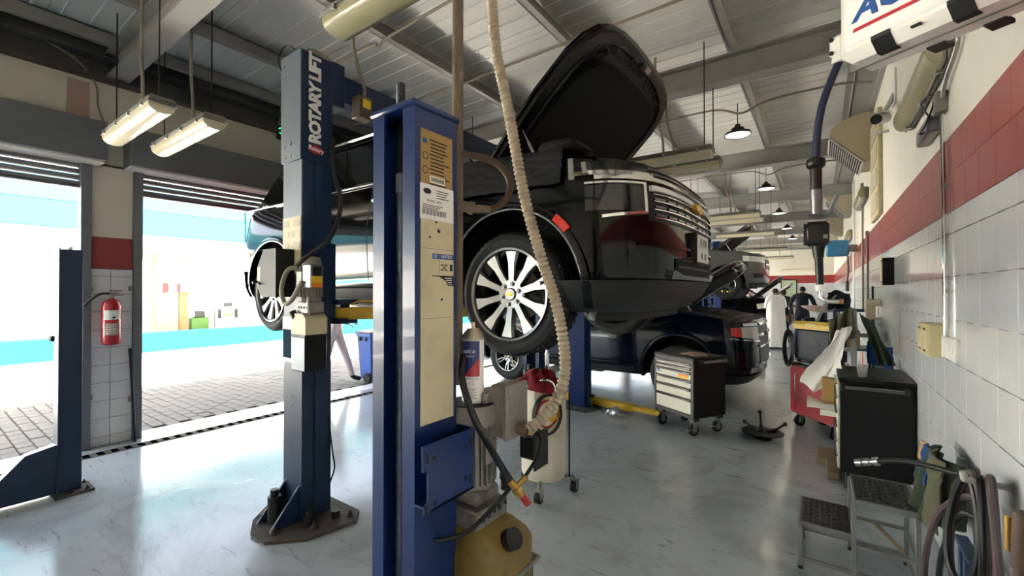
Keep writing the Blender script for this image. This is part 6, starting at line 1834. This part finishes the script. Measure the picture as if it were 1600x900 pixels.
# security camera
sc_ = thing('security_camera', 'white bullet security camera on a wall bracket', 'camera', (0.55, 5.6, 3.2), world=True)
B().box(0.585, 0.60, 5.45, 5.65, 3.40, 3.72, 0.004).obj('wall_plate', 'pale', sc_)
B().tube([(0.59, 5.55, 3.5), (0.54, 5.50, 3.38), (0.50, 5.46, 3.30)], 0.025, 8).obj('bracket', 'pale', sc_)
dv = Vector((-0.16, -0.5, -0.15)).normalized()
p0_ = Vector((0.52, 5.52, 3.28))
B().cyl(p0_, p0_ + dv * 0.30, 0.050, n=20).obj('barrel', 'pale', sc_)
B().cyl(p0_ + dv * 0.295, p0_ + dv * 0.315, 0.043, n=20).cyl(p0_ + dv * 0.31, p0_ + dv * 0.318, 0.022, n=16).obj('lens', 'black', sc_)
mm_ = Matrix.Translation(p0_) @ dv.to_track_quat('Y', 'Z').to_matrix().to_4x4()
B().box(-0.058, 0.058, 0.0, 0.36, 0.045, 0.055, 0.003, mat=mm_).obj('sun_shield', 'pale', sc_)
B().box(-0.03, 0.03, 0.02, 0.28, -0.14, -0.11, 0.006, mat=mm_).obj('lower_arm', 'pale', sc_)

# hose reel with its panel, and the oil dispensing gun
rl = thing('hose_reel', 'white enclosed hose reel with blue lettering and red line on the wall', 'hose reel', (0.05, 2.0, 2.43), math.radians(-31.5))
B().box(0.0, 0.62, 0.0, 0.20, 0.0, 0.62, 0.035).obj('housing', 'reel_white', rl)
B().box(0.03, 0.60, -0.012, 0.02, 0.045, 0.60, 0.012).obj('front_panel', 'white', rl)
B().box(-0.005, 0.625, 0.09, 0.10, -0.004, 0.6).obj('seam', 'lamp_body', rl)
for x in (0.115, 0.315, 0.51):
    B().prism([(-0.004, 0.048), (-0.004, 0.034), (0.034, -0.004), (0.062, -0.004), (0.062, 0.004), (0.036, 0.004), (0.004, 0.036), (0.004, 0.048)], 'x', x, x + 0.055).obj('clip', 'dark', rl)
for x in (0.20, 0.34):
    B().box(x, x + 0.05, 0.15, 0.21, -0.006, 0.006).obj('vent_slot', 'black', rl)
B().box(0.225, 0.25, -0.002, 0.01, 0.018, 0.024).obj('latch', 'black', rl)
text('lettering', 'ACDelco', 0.108, 'ink_blue', rl, (0.268, -0.0135, 0.155), (1, 0, 0), (0, 0, 1), ext=0.0012, shear=0.25, bold=0.003, spacing=0.98)
B().prism([(0.065, 0.086), (0.50, 0.086), (0.505, 0.098), (0.068, 0.098)], 'y', -0.0145, -0.012).obj('red_line', 'ink_red', rl)
for k in range(3):
    B().tube([(0.045 + k * 0.005 + i * 0.012, -0.0135, 0.262 - k * 0.022 + 0.004 * ((i * 7 + k) % 3 - 1)) for i in range(10 - 2 * k)], 0.0016, 4).obj('script_line', 'ink_blue', rl)
B().box(-0.045, 0.01, 0.03, 0.11, 0.055, 0.135, 0.012).cyl((-0.02, 0.07, 0.04), (-0.02, 0.07, 0.06), 0.03).obj('outlet', 'reel_white', rl)
for z in (0.07, 0.12):
    B().cyl((-0.03, 0.031, z), (-0.03, 0.024, z), 0.008, n=10).obj('bolt', 'black', rl)
B().box(0.30, 0.40, 0.19, 0.32, 0.22, 0.40, 0.01).obj('wall_bracket', 'steel_grey', rl)
gn = thing('oil_dispenser_gun', 'black hose and oil dispensing gun with steel spout hanging from the reel', 'oil gun', (0.0, 2.05, 1.6), world=True)
def G(px, z): return (px, 2.05 + 0.02, z)
B().tube(sm_path([(0.065, 2.07, 2.48), (0.045, 2.07, 2.43), (0.012, 2.07, 2.33), (-0.006, 2.07, 2.22), (-0.012, 2.07, 2.10)]), 0.0135, 12).obj('hose', 'hose_navy', gn)
B().lathe([(0.012, 2.125), (0.030, 2.115), (0.033, 2.10), (0.030, 2.085), (0.018, 2.075)], (-0.012, 2.07, 0), n=20).obj('swivel_ball', 'black', gn)
B().cyl((-0.012, 2.07, 2.085), (-0.011, 2.07, 1.985), 0.020, 0.019).obj('grip', 'black', gn)
B().cyl((-0.011, 2.07, 1.995), (-0.010, 2.07, 1.90), 0.021, 0.018).obj('handle_body', 'alloy_dark', gn)
B().tube(sm_path([(-0.035, 2.07, 1.895), (0.0, 2.065, 1.888), (0.025, 2.06, 1.895), (0.045, 2.05, 1.94), (0.055, 2.045, 1.965)]), 0.009, 8).obj('trigger', 'alloy_dark', gn)
B().box(-0.048, 0.030, 2.03, 2.11, 1.775, 1.868, 0.012).obj('meter', 'black', gn)
for k in range(7):
    B().box(-0.052, -0.040, 2.035, 2.105, 1.782 + k * 0.012, 1.788 + k * 0.012).obj('meter_rib', 'dark', gn)
B().box(0.010, 0.024, 2.028, 2.031, 1.80, 1.815).obj('meter_label', 'lamp_body', gn)
B().cyl((-0.006, 2.07, 1.78), (-0.004, 2.07, 1.73), 0.022, 0.017).cyl((-0.004, 2.07, 1.74), (0.0, 2.07, 1.60), 0.014, 0.013).obj('lance', 'black', gn)
B().cyl((0.0, 2.07, 1.625), (0.001, 2.07, 1.60), 0.015).obj('collar', 'white', gn)
B().tube(sm_path([(0.001, 2.07, 1.60), (0.003, 2.07, 1.578), (0.018, 2.065, 1.563), (0.045, 2.06, 1.560)]), 0.008, 10).cyl((0.045, 2.06, 1.56), (0.062, 2.057, 1.561), 0.0085).obj('spout', 'chrome', gn)
B().cyl((0.060, 2.057, 1.561), (0.07, 2.055, 1.561), 0.0095, n=8).obj('spout_tip', 'brass', gn)
br = thing('hose_reel', 'blue hose reel box fixed high on the far part of the wall', 'hose reel', (0.3, 10.9, 2.3), world=True)
B().box(0.10, 0.47, 10.8, 11.05, 2.30, 2.62, 0.03).obj('box', 'reel_blue', br)
B().box(0.47, 0.598, 10.85, 10.98, 2.38, 2.52, 0.01).obj('bracket', 'steel_grey', br)
B().tube(sm_path([(0.45, 10.9, 2.3), (0.46, 10.9, 2.0), (0.44, 10.9, 1.8)]), 0.014, 8).cyl((0.44, 10.9, 1.8), (0.44, 10.9, 1.6), 0.03).obj('hose_and_gun', 'hose_black', br)
# sheet metal arm at back wall: fluorescent tube on far wall
# fire extinguisher on the pillar
fe = thing('fire_extinguisher', 'red fire extinguisher with white label on the tiled pillar', 'fire extinguisher', (-5.955, 1.275, 1.05))
B().lathe([(0.0, 0.0), (0.055, 0.0), (0.072, 0.012), (0.076, 0.03), (0.076, 0.40), (0.07, 0.435), (0.05, 0.458), (0.025, 0.468), (0.022, 0.475), (0.0, 0.475)], n=32).obj('cylinder', 'extinguisher', fe)
B().cyl((0, 0, 0.47), (0, 0, 0.52), 0.02).box(-0.018, 0.018, -0.02, 0.05, 0.51, 0.54, 0.004).obj('valve', 'dirty_steel', fe)
B().box(-0.01, 0.01, -0.02, 0.085, 0.548, 0.56, 0.003).box(-0.01, 0.01, 0.0, 0.10, 0.505, 0.515, 0.003).obj('lever', 'lamp_body', fe)
B().tube(sm_path([(0.01, -0.02, 0.525), (0.02, -0.09, 0.52), (0.0, -0.16, 0.46), (-0.04, -0.20, 0.40)]), 0.012, 8).obj('hose', 'hose_black', fe)
def wrapx(name, mat, a0, a1, z0, z1, r=0.0765):
    B().grid(lambda u, v: (r * math.cos(lerp(a0, a1, u)), r * math.sin(lerp(a0, a1, u)), lerp(z0, z1, v)), 10, 1).obj(name, mat, fe)
ac = math.atan2(-1.27, 5.95)
wrapx('white_label', 'paper', ac - 0.85, ac + 0.85, 0.26, 0.355)
wrapx('label_mark', 'ink', ac + 0.1, ac + 0.4, 0.272, 0.29, 0.077)
wrapx('print_panel', 'patch', ac - 0.75, ac + 0.75, 0.10, 0.225, 0.0767)
for k in range(5):
    wrapx('print_line', 'paper', ac - 0.6, ac + 0.55 - 0.12 * (k % 2), 0.205 - k * 0.022, 0.212 - k * 0.022, 0.077)
B().box(-0.115, -0.07, -0.03, 0.03, 0.30, 0.45).obj('bracket', 'dark', fe)
# broom handle leaning at the pillar
tag(B().cyl((-5.93, 1.465, 0.004), (-6.02, 1.44, 0.99), 0.013, n=10).cyl((-6.013, 1.442, 0.92), (-6.02, 1.44, 0.99), 0.016, n=10).obj('broom_handle', 'black'), 'black pole leaning against the tiled pillar', 'pole')
# outdoor bin
bn = thing('wheelie_bin', 'blue plastic wheelie bin outside the roller door', 'bin', (-6.6, 4.99, 0), world=True)
bx0, bx1, by0, by1 = -6.80, -6.42, 4.78, 5.2
ls = [(0.03, 0.05), (0.78, 0.0), (0.82, -0.02), (0.85, -0.02)]
vs = []
for z, i in ls: vs += [(bx0 + i, by0 + i, z), (bx1 - i, by0 + i, z), (bx1 - i, by1 - i, z), (bx0 + i, by1 - i, z)]
B().add(vs, [(j * 4 + k, j * 4 + (k + 1) % 4, (j + 1) * 4 + (k + 1) % 4, (j + 1) * 4 + k) for j in range(3) for k in range(4)] + [(3, 2, 1, 0)]).obj('body', 'bin_blue', bn)
B().box(bx0 - 0.03, bx1 + 0.03, by0 - 0.03, by1 + 0.03, 0.85, 0.89, 0.012).obj('lid', 'shutter', bn)
for y in (by0 - 0.0, by1):
    B().cyl((bx1 - 0.07, y - 0.03, 0.075), (bx1 - 0.07, y + 0.03, 0.075), 0.085, n=20).obj('wheel', 'rubber', bn)
for x_ in (0.08, 0.24):
    B().box(bx0 + x_, bx0 + x_ + 0.05, by0 - 0.03, by0, 0.72, 0.79).obj('grip', 'dark', bn)
# ================================================================= LAMPS AND SERVICES OVERHEAD
def fluor_parts(acr):
    pr = []
    for i in range(11):
        a = PI * i / 10
        pr.append((-0.085 * math.cos(a), -0.005 - 0.075 * math.sin(a) ** 0.7))
    d = B().prism(pr, 'x', -0.62, 0.62, True).mesh('diffuser', acr, 40)
    b = B().box(-0.635, 0.635, -0.085, 0.085, 0.0, 0.045, 0.015).box(-0.638, 0.638, -0.09, 0.09, -0.008, 0.004, 0.003).mesh('housing', 'lamp_body')
    e = B().box(-0.012, 0.012, -0.012, 0.012, -0.02, 0.012, 0.002).mesh('clip', 'steel')
    t = B().cyl((-0.58, 0, 0), (0.58, 0, 0), 0.014, n=10).mesh('tube', 'white')
    return d, b, e, t
FL = fluor_parts('lamp_acrylic'); FLO = fluor_parts('lamp_acrylic_old')
def fluor(label, x0, x1, y, z, parts=FL, hang=True, group=None, rot=None, conduit=True):
    t = thing('fluorescent_light', label, 'light', ((x0 + x1) / 2, y, z), 0, group)
    if rot: t.rotation_euler = rot
    d, b, e, tb_ = parts
    link('housing', b, t); link('diffuser', d, t)
    for x in (-0.5, -0.17, 0.17, 0.5):
        for yy in (-0.09, 0.09):
            link('clip', e, t, (x, yy, 0))
    if hang:
        top = 3.80 if abs((y - 1.32) % 3.74) < 0.12 or abs((y - 1.32) % 3.74) > 3.62 else 4.235
        for x in (-0.55, 0.55):
            B().cyl((x, 0, 0.04), (x, 0, 4.1 - z), 0.0055, n=6).obj('hanger_rod', 'dark', t)
        if conduit:
            B().tube(sm_path([(0.15, 0, 0.04), (0.13, 0.01, 0.25), (0.05, 0.02, 0.6), (0.06, 0.02, 4.1 - z)]), 0.013, 8).obj('cable_conduit', 'conduit', t)
    return t
fluor('hanging fluorescent light in yellowed casing close to the shutter boxes', -5.24, -3.97, 1.13, 3.0)
fluor('hanging fluorescent light in yellowed casing between shutter boxes and lettered post', -5.24, -4.05, 1.49, 3.0)
fluor('hanging fluorescent light over the near blue post', -2.10, -0.84, 1.34, 3.02, FLO)
g = 'hanging lights above the parked cars'
rows = [(4.66, 3.0, 'first hanging fluorescent light above the raised black SUV nose'), (5.10, 3.0, 'second hanging fluorescent light above the raised black SUV nose'), (8.9, 3.0, 'hanging fluorescent light above the navy SUV nose'), (9.5, 3.0, 'hanging fluorescent light just past the navy SUV'), (11.9, 3.0, 'hanging fluorescent light before the matt grey SUV'), (16.6, 3.0, 'hanging fluorescent light between the grey and distant black SUVs'), (20.95, 3.0, 'hanging fluorescent light over the distant black SUV')]
for y, z, l_ in rows:
    fluor(l_, -2.12, -0.86, y, z, FL, group=g)
for y, l_ in ((4.75, 'hanging fluorescent light by the second pillar'), (8.9, 'hanging fluorescent light by the third pillar'), (12.7, 'hanging fluorescent light by the fourth pillar')):
    fluor(l_, -5.24, -3.97, y, 3.0, FL)
tag(B().cyl((-1.7, 28.18, 2.75), (0.0, 28.18, 2.75), 0.05).box(-1.75, 0.05, 28.2, 28.3, 2.70, 2.80).obj('wall_light', 'lamp_acrylic'), 'long tube light mounted on the far end wall', 'light')
def wall_lamp(label, y0, y1, z, old):
    t = thing('wall_light', label, 'light', (0.555, (y0 + y1) / 2, z))
    d, b, e, tb_ = FLO if old else FL
    t.rotation_euler = (0, math.radians(90), math.radians(90))
    m_ = Matrix.Rotation(math.radians(90), 4, 'Z')
    t.rotation_mode = 'QUATERNION'
    # local z away from the room: housing against the wall
    rx = Matrix(((0, 0, 1), (1, 0, 0), (0, 1, 0))).to_4x4()     # local x->y, y->z, z->x(world)
    t.rotation_quaternion = rx.to_quaternion()
    t.scale = ((y1 - y0) / 1.27, 1, 1)
    link('housing', b, t); link('diffuser', d, t)
    for x in (-0.5, 0.0, 0.5):
        for yy in (-0.09, 0.09):
            link('clip', e, t, (x, yy, 0))
    return t
wall_lamp('yellowed bulkhead tube light on the wall under the white hose reel', 3.25, 4.55, 2.93, True)
wall_lamp('bulkhead tube light on the wall beside the weathered board', 8.35, 9.65, 3.08, True)
wall_lamp('bulkhead tube light on the wall past the second cowl', 12.0, 13.3, 2.86, True)
# high bay lamps
def bay(y, label):
    t = thing('high_bay_lamp', label, 'lamp', (-0.88, y, 3.66), 0, 'round high bay lamps')
    B().lathe([(0.0, 0.14), (0.03, 0.14), (0.04, 0.11), (0.075, 0.09), (0.08, 0.05), (0.15, 0.03), (0.165, 0.0), (0.155, -0.006), (0.145, 0.012), (0.0, 0.014)], n=32).obj('housing', 'dark', t)
    B().lathe([(0.0, 0.004), (0.143, 0.004), (0.143, 0.012), (0.0, 0.012)], n=32).obj('diffuser', 'lamp_lit', t)
    B().tube([(0, 0, 0.13), (0, 0, 0.42)], 0.006, 6).obj('hook', 'dark', t)
for k, y in enumerate((6.4, 10.1, 13.5, 16.9, 20.3)):
    bay(y, ['round black high bay lamp over the navy SUV', 'round black high bay lamp between navy and grey SUVs', 'round black high bay lamp over the grey SUV', 'round black high bay lamp beyond the grey SUV', 'round black high bay lamp over the last black SUV'][k])
    cdt = tag(B().tube(sm_path([(0.5, y + 0.05, 4.0), (0.2, y + 0.05, 4.06), (-0.35, y + 0.04, 4.06), (-0.6, y + 0.03, 4.03), (-0.75, y, 3.96), (-0.88, y, 3.95), (-1.2, y, 4.06), (-2.1, y + 0.05, 4.07), (-3.4, y + 0.1, 4.07)]), 0.014, 8).obj('roof_conduit', 'conduit'), 'grey conduit wiring the ' + ['first', 'second', 'third', 'fourth', 'fifth'][k] + ' round high bay lamp along the roof', 'conduit')
# conduits along the roof near the camera
for k, (pts, l_) in enumerate((([(-5.6, 2.75, 4.07), (-3.75, 2.72, 4.06), (-3.55, 2.72, 4.0), (-3.35, 2.72, 4.05), (-2.3, 2.70, 4.07), (-2.15, 2.70, 4.0), (-1.95, 2.7, 4.06), (0.4, 2.68, 4.07)], 'grey conduit crossing the roof between purlins above the lettered lift'),
                               ([(-5.6, 3.9, 4.07), (-4.9, 3.88, 4.0), (-4.7, 3.88, 4.07), (-3.6, 3.86, 4.07), (-3.45, 3.86, 4.0), (-3.2, 3.86, 4.07), (0.4, 3.8, 4.07)], 'grey conduit crossing the roof above the raised black SUV'),
                               ([(-6.05, 0.75, 4.02), (-6.0, 1.0, 3.90), (-6.04, 1.16, 3.72), (-6.04, 1.18, 3.5), (-6.03, 1.24, 3.29)], 'thin cable dropping over the eave beam by the pillar'),
                               ([(-5.9, 3.05, 4.2), (-6.0, 3.02, 4.1), (-6.02, 3.0, 3.86)], 'short grey conduit drop at the green exit sign'))):
    tag(B().tube(sm_path(pts), 0.014 if k != 2 else 0.009, 8).obj('roof_conduit', 'conduit'), l_, 'conduit')
es = thing('exit_sign', 'small black sign with a green figure under the eave beam', 'sign', (-6.0, 3.08, 3.7), world=True)
B().box(-6.06, -6.0, 2.98, 3.2, 3.68, 3.86, 0.006).obj('case', 'black', es)
B().lathe([(0.03, 0), (0.045, 0), (0.045, 0.004), (0.03, 0.004)], (-6.0, 3.02, 3.79), 'x', 20).obj('green_mark', 'exit_green', es)
tag(B().lathe([(0.0, 0.05), (0.05, 0.045), (0.06, 0.02), (0.05, 0.0), (0.0, 0.0)], (-2.35, 4.3, 4.02), n=20).obj('smoke_detector', 'pale'), 'small white smoke detector under the roof above the SUV', 'detector')
# ================================================================= PEOPLE
def skin_body(name, verts, edges, rad, root=0, sub=2):
    me = bpy.data.meshes.new(name)
    me.from_pydata(verts, edges, [])
    o = bpy.data.objects.new(name, me); C.objects.link(o)
    o.modifiers.new('skin', 'SKIN')
    if not me.skin_vertices: 
        bm = bmesh.new(); bm.from_mesh(me); bm.verts.layers.skin.verify(); bm.to_mesh(me); bm.free()
    for i, r in enumerate(rad):
        sv = me.skin_vertices[0].data[i]
        sv.radius = (r, r) if not isinstance(r, tuple) else r
        sv.use_root = (i == root)
    sb_ = o.modifiers.new('sub', 'SUBSURF'); sb_.levels = sub; sb_.render_levels = sub
    bpy.context.view_layer.update()
    dg = bpy.context.evaluated_depsgraph_get()
    r = bpy.data.meshes.new_from_object(o.evaluated_get(dg))
    bpy.data.objects.remove(o, do_unlink=True)
    for p in r.polygons: p.use_smooth = True
    return r
def person(label, loc, rz, J, cloth_mat, skin_head=True, hair='hair', parts=None, sleeve=0.93, shoe='black', shirt=None, scale=1.0):
    """J: joints in a local frame facing -y (metres); one continuous body mesh coloured by region"""
    V, E, R = [], [], []
    ix = {}
    def add(n, p, r, prev=None):
        ix[n] = len(V); V.append(p); R.append(r)
        if prev: E.append((ix[prev], ix[n]))
    add('pelvis', J['pelvis'], (0.16, 0.12))
    add('waist', J['waist'], (0.145, 0.115), 'pelvis')
    add('chest', J['chest'], (0.175, 0.125), 'waist')
    add('collar', J['collar'], (0.105, 0.085), 'chest')
    add('neck', J['neck'], 0.055, 'collar')
    hd = Vector(J['head'])
    add('skull_low', tuple(Vector(J['neck']).lerp(hd, 0.55)), (0.068, 0.080), 'neck')
    add('skull', tuple(hd), (0.078, 0.096), 'skull_low')
    add('crown', tuple(hd + (hd - Vector(J['neck'])).normalized() * 0.075), (0.055, 0.065), 'skull')
    for s in ('l', 'r'):
        add('sh' + s, J['sh' + s], 0.072, 'collar')
        add('el' + s, J['el' + s], 0.050, 'sh' + s)
        add('wr' + s, J['wr' + s], 0.033, 'el' + s)
        w_ = Vector(J['wr' + s]); d_ = (w_ - Vector(J['el' + s])).normalized()
        add('pm' + s, tuple(w_ + d_ * 0.06), (0.040, 0.020), 'wr' + s)
        side_ = d_.cross(Vector((0, 0, 1)))
        side_ = side_.normalized() if side_.length > 0.1 else Vector((0, 1, 0))
        for k, (o_, l_) in enumerate(((-0.03, 0.075), (-0.010, 0.088), (0.010, 0.085), (0.028, 0.068))):
            add('f%d%s' % (k, s), tuple(w_ + d_ * 0.10 + side_ * o_), 0.0095, 'pm' + s)
            add('t%d%s' % (k, s), tuple(w_ + d_ * (0.10 + l_) + side_ * o_ * 1.1 + Vector((0, 0, -0.025))), 0.0075, 'f%d%s' % (k, s))
        add('th' + s, tuple(w_ + d_ * 0.07 - side_ * 0.055), 0.010, 'wr' + s)
        add('hp' + s, J['hp' + s], 0.105, 'pelvis')
        add('kn' + s, J['kn' + s], 0.070, 'hp' + s)
        add('an' + s, J['an' + s], 0.048, 'kn' + s)
        add('to' + s, J['to' + s], (0.045, 0.035), 'an' + s)
    me = skin_body('body', V, E, R)
    for q in (cloth_mat, 'skin', hair, shoe): me.materials.append(MT[q])
    hands = [Vector(J['wr' + s]) for s in 'lr']; elb = [Vector(J['el' + s]) for s in 'lr']
    feet = [Vector(J['an' + s]) for s in 'lr']
    nk = Vector(J['neck']); up = (hd - nk).normalized()
    for p in me.polygons:
        c = p.center
        m_ = 0
        if (c - nk).dot(up) > -0.01 and (c - hd).length < 0.24:
            m_ = 1
            rel = c - hd
            if rel.z > 0.055 or (rel.y > 0.01 and rel.z > -0.06): m_ = 2
        for w_, e_ in zip(hands, elb):
            d_ = (w_ - e_).normalized()
            if (c - w_).dot(d_) > -0.28 * (1 - sleeve) and (c - w_).length < 0.28 and (c - w_).dot(d_) > -0.3 * (1 - sleeve): m_ = 1
        for f in feet:
            if c.z < f.z + 0.03 and (c - f).length < 0.3: m_ = 3
        p.material_index = m_
    t = thing('person', label, 'person', loc, rz)
    t.scale = (scale,) * 3
    link('body', me, t)
    # face details
    fwd = Vector((0, -1, 0))
    for s in (-1, 1):
        B().lathe([(0.0, 0.006), (0.008, 0.004), (0.011, 0.0), (0.0, -0.004)], (hd.x + s * 0.032, hd.y - 0.088, hd.z + 0.0), 'y', 10).obj('eye', 'white', t)
        B().lathe([(0.0, 0.01), (0.018, 0.006), (0.026, 0.0), (0.0, -0.01)], n=12).xf(Matrix.Translation((hd.x + s * 0.079, hd.y + 0.012, hd.z - 0.01)) @ Matrix.Rotation(s * PI / 2, 4, 'Y')).obj('ear', 'skin', t)
    B().add([(hd.x - 0.012, hd.y - 0.092, hd.z - 0.04), (hd.x + 0.012, hd.y - 0.092, hd.z - 0.04), (hd.x, hd.y - 0.118, hd.z - 0.035), (hd.x, hd.y - 0.09, hd.z + 0.01)], [(0, 1, 2), (1, 3, 2), (3, 0, 2), (0, 3, 1)]).obj('nose', 'skin', t)
    B().box(hd.x - 0.022, hd.x + 0.022, hd.y - 0.092, hd.y - 0.08, hd.z - 0.068, hd.z - 0.058, 0.003).obj('mouth', 'red_plastic', t)
    return t
def stand(lean=0.0, arms=None, stride=0.0):
    J = dict(pelvis=(0, 0, 0.95), waist=(0, -lean * .3, 1.10), chest=(0, -lean * .8, 1.30), collar=(0, -lean, 1.44), neck=(0, -lean * 1.1, 1.50), head=(0, -lean * 1.3 - 0.01, 1.615),
             shl=(0.19, -lean, 1.41), shr=(-0.19, -lean, 1.41), ell=(0.25, -lean + 0.02, 1.14), elr=(-0.25, -lean + 0.02, 1.14), wrl=(0.26, -lean - 0.06, 0.90), wrr=(-0.26, -lean - 0.06, 0.90),
             hpl=(0.095, 0, 0.90), hpr=(-0.095, 0, 0.90), knl=(0.10, -0.02 - stride * .5, 0.49), knr=(-0.10, -0.02 + stride * .5, 0.49),
             anl=(0.105, 0.02 - stride, 0.075), anr=(-0.105, 0.02 + stride, 0.075), tol=(0.115, -0.13 - stride, 0.035), tor=(-0.115, -0.13 + stride, 0.035))
    J.update(arms or {})
    return J
# robed person reading a paper, seen from behind
pw_ = person('person in a long white robe holding a sheet of paper', (-1.02, 14.2, 0), math.radians(205), stand(arms=dict(ell=(0.24, -0.02, 1.16), wrl=(0.16, -0.24, 1.14), elr=(-0.26, -0.02, 1.16), wrr=(-0.16, -0.24, 1.14))), 'thobe')
def robe(u, v):
    a = 2 * PI * u
    z = lerp(1.42, 0.06, v)
    rx = interp([(0, 0.13), (0.06, 0.215), (0.25, 0.23), (0.45, 0.235), (1, 0.31)], v)
    ry = interp([(0, 0.10), (0.06, 0.135), (0.25, 0.165), (0.45, 0.19), (1, 0.25)], v)
    k = 1 + 0.05 * v * math.sin(9 * a)
    return (rx * k * math.cos(a), ry * k * math.sin(a), z)
B().grid(robe, 48, 20).obj('robe', 'thobe', pw_, 60)
pp_ = cloth(lambda u, v: (lerp(0.12, 0.36, u), -0.30 - 0.10 * v, 1.12 + 0.14 * v - 0.03 * u), 6, 6, 0.004, 3, 1, 0.001)
psh = pp_; o_ = psh.obj('paper_sheet', 'paper'); o_.parent = None
o_.location = (-1.02, 14.2, 0); o_.rotation_euler = (0, 0, math.radians(205))
tag(o_, 'white sheet of paper held by the robed person', 'paper')
# two mechanics in dark blue
person('stocky person in dark blue coveralls standing beside the robed person', (-0.42, 14.75, 0), math.radians(170), stand(0.06, arms=dict(elr=(-0.30, -0.02, 1.16), wrr=(-0.42, -0.20, 1.10), ell=(0.30, -0.04, 1.17), wrl=(0.20, -0.26, 1.12), pelvis=(0, 0, 0.95))), 'coverall_blue', sleeve=0.35, scale=1.03)
person('dark-haired person in dark blue standing behind the two at the car', (-0.95, 16.0, 0), math.radians(150), stand(0.03), 'coverall_blue', scale=0.97)
# walking person outdoors, in a grey coverall, seen past the motor of the lift
person('person in pale grey coveralls walking past the blue bin', (-7.0, 4.45, 0), math.radians(125), stand(0.10, stride=0.24, arms=dict(
    ell=(0.25, 0.02, 1.16), wrl=(0.20, -0.20, 1.08), elr=(-0.24, 0.0, 1.16), wrr=(-0.16, -0.24, 1.06), knl=(0.10, -0.16, 0.50), anl=(0.10, -0.30, 0.075), tol=(0.11, -0.45, 0.035), knr=(-0.10, 0.06, 0.50), anr=(-0.10, 0.30, 0.10), tor=(-0.11, 0.17, 0.035))), 'coverall_grey', sleeve=0.95)
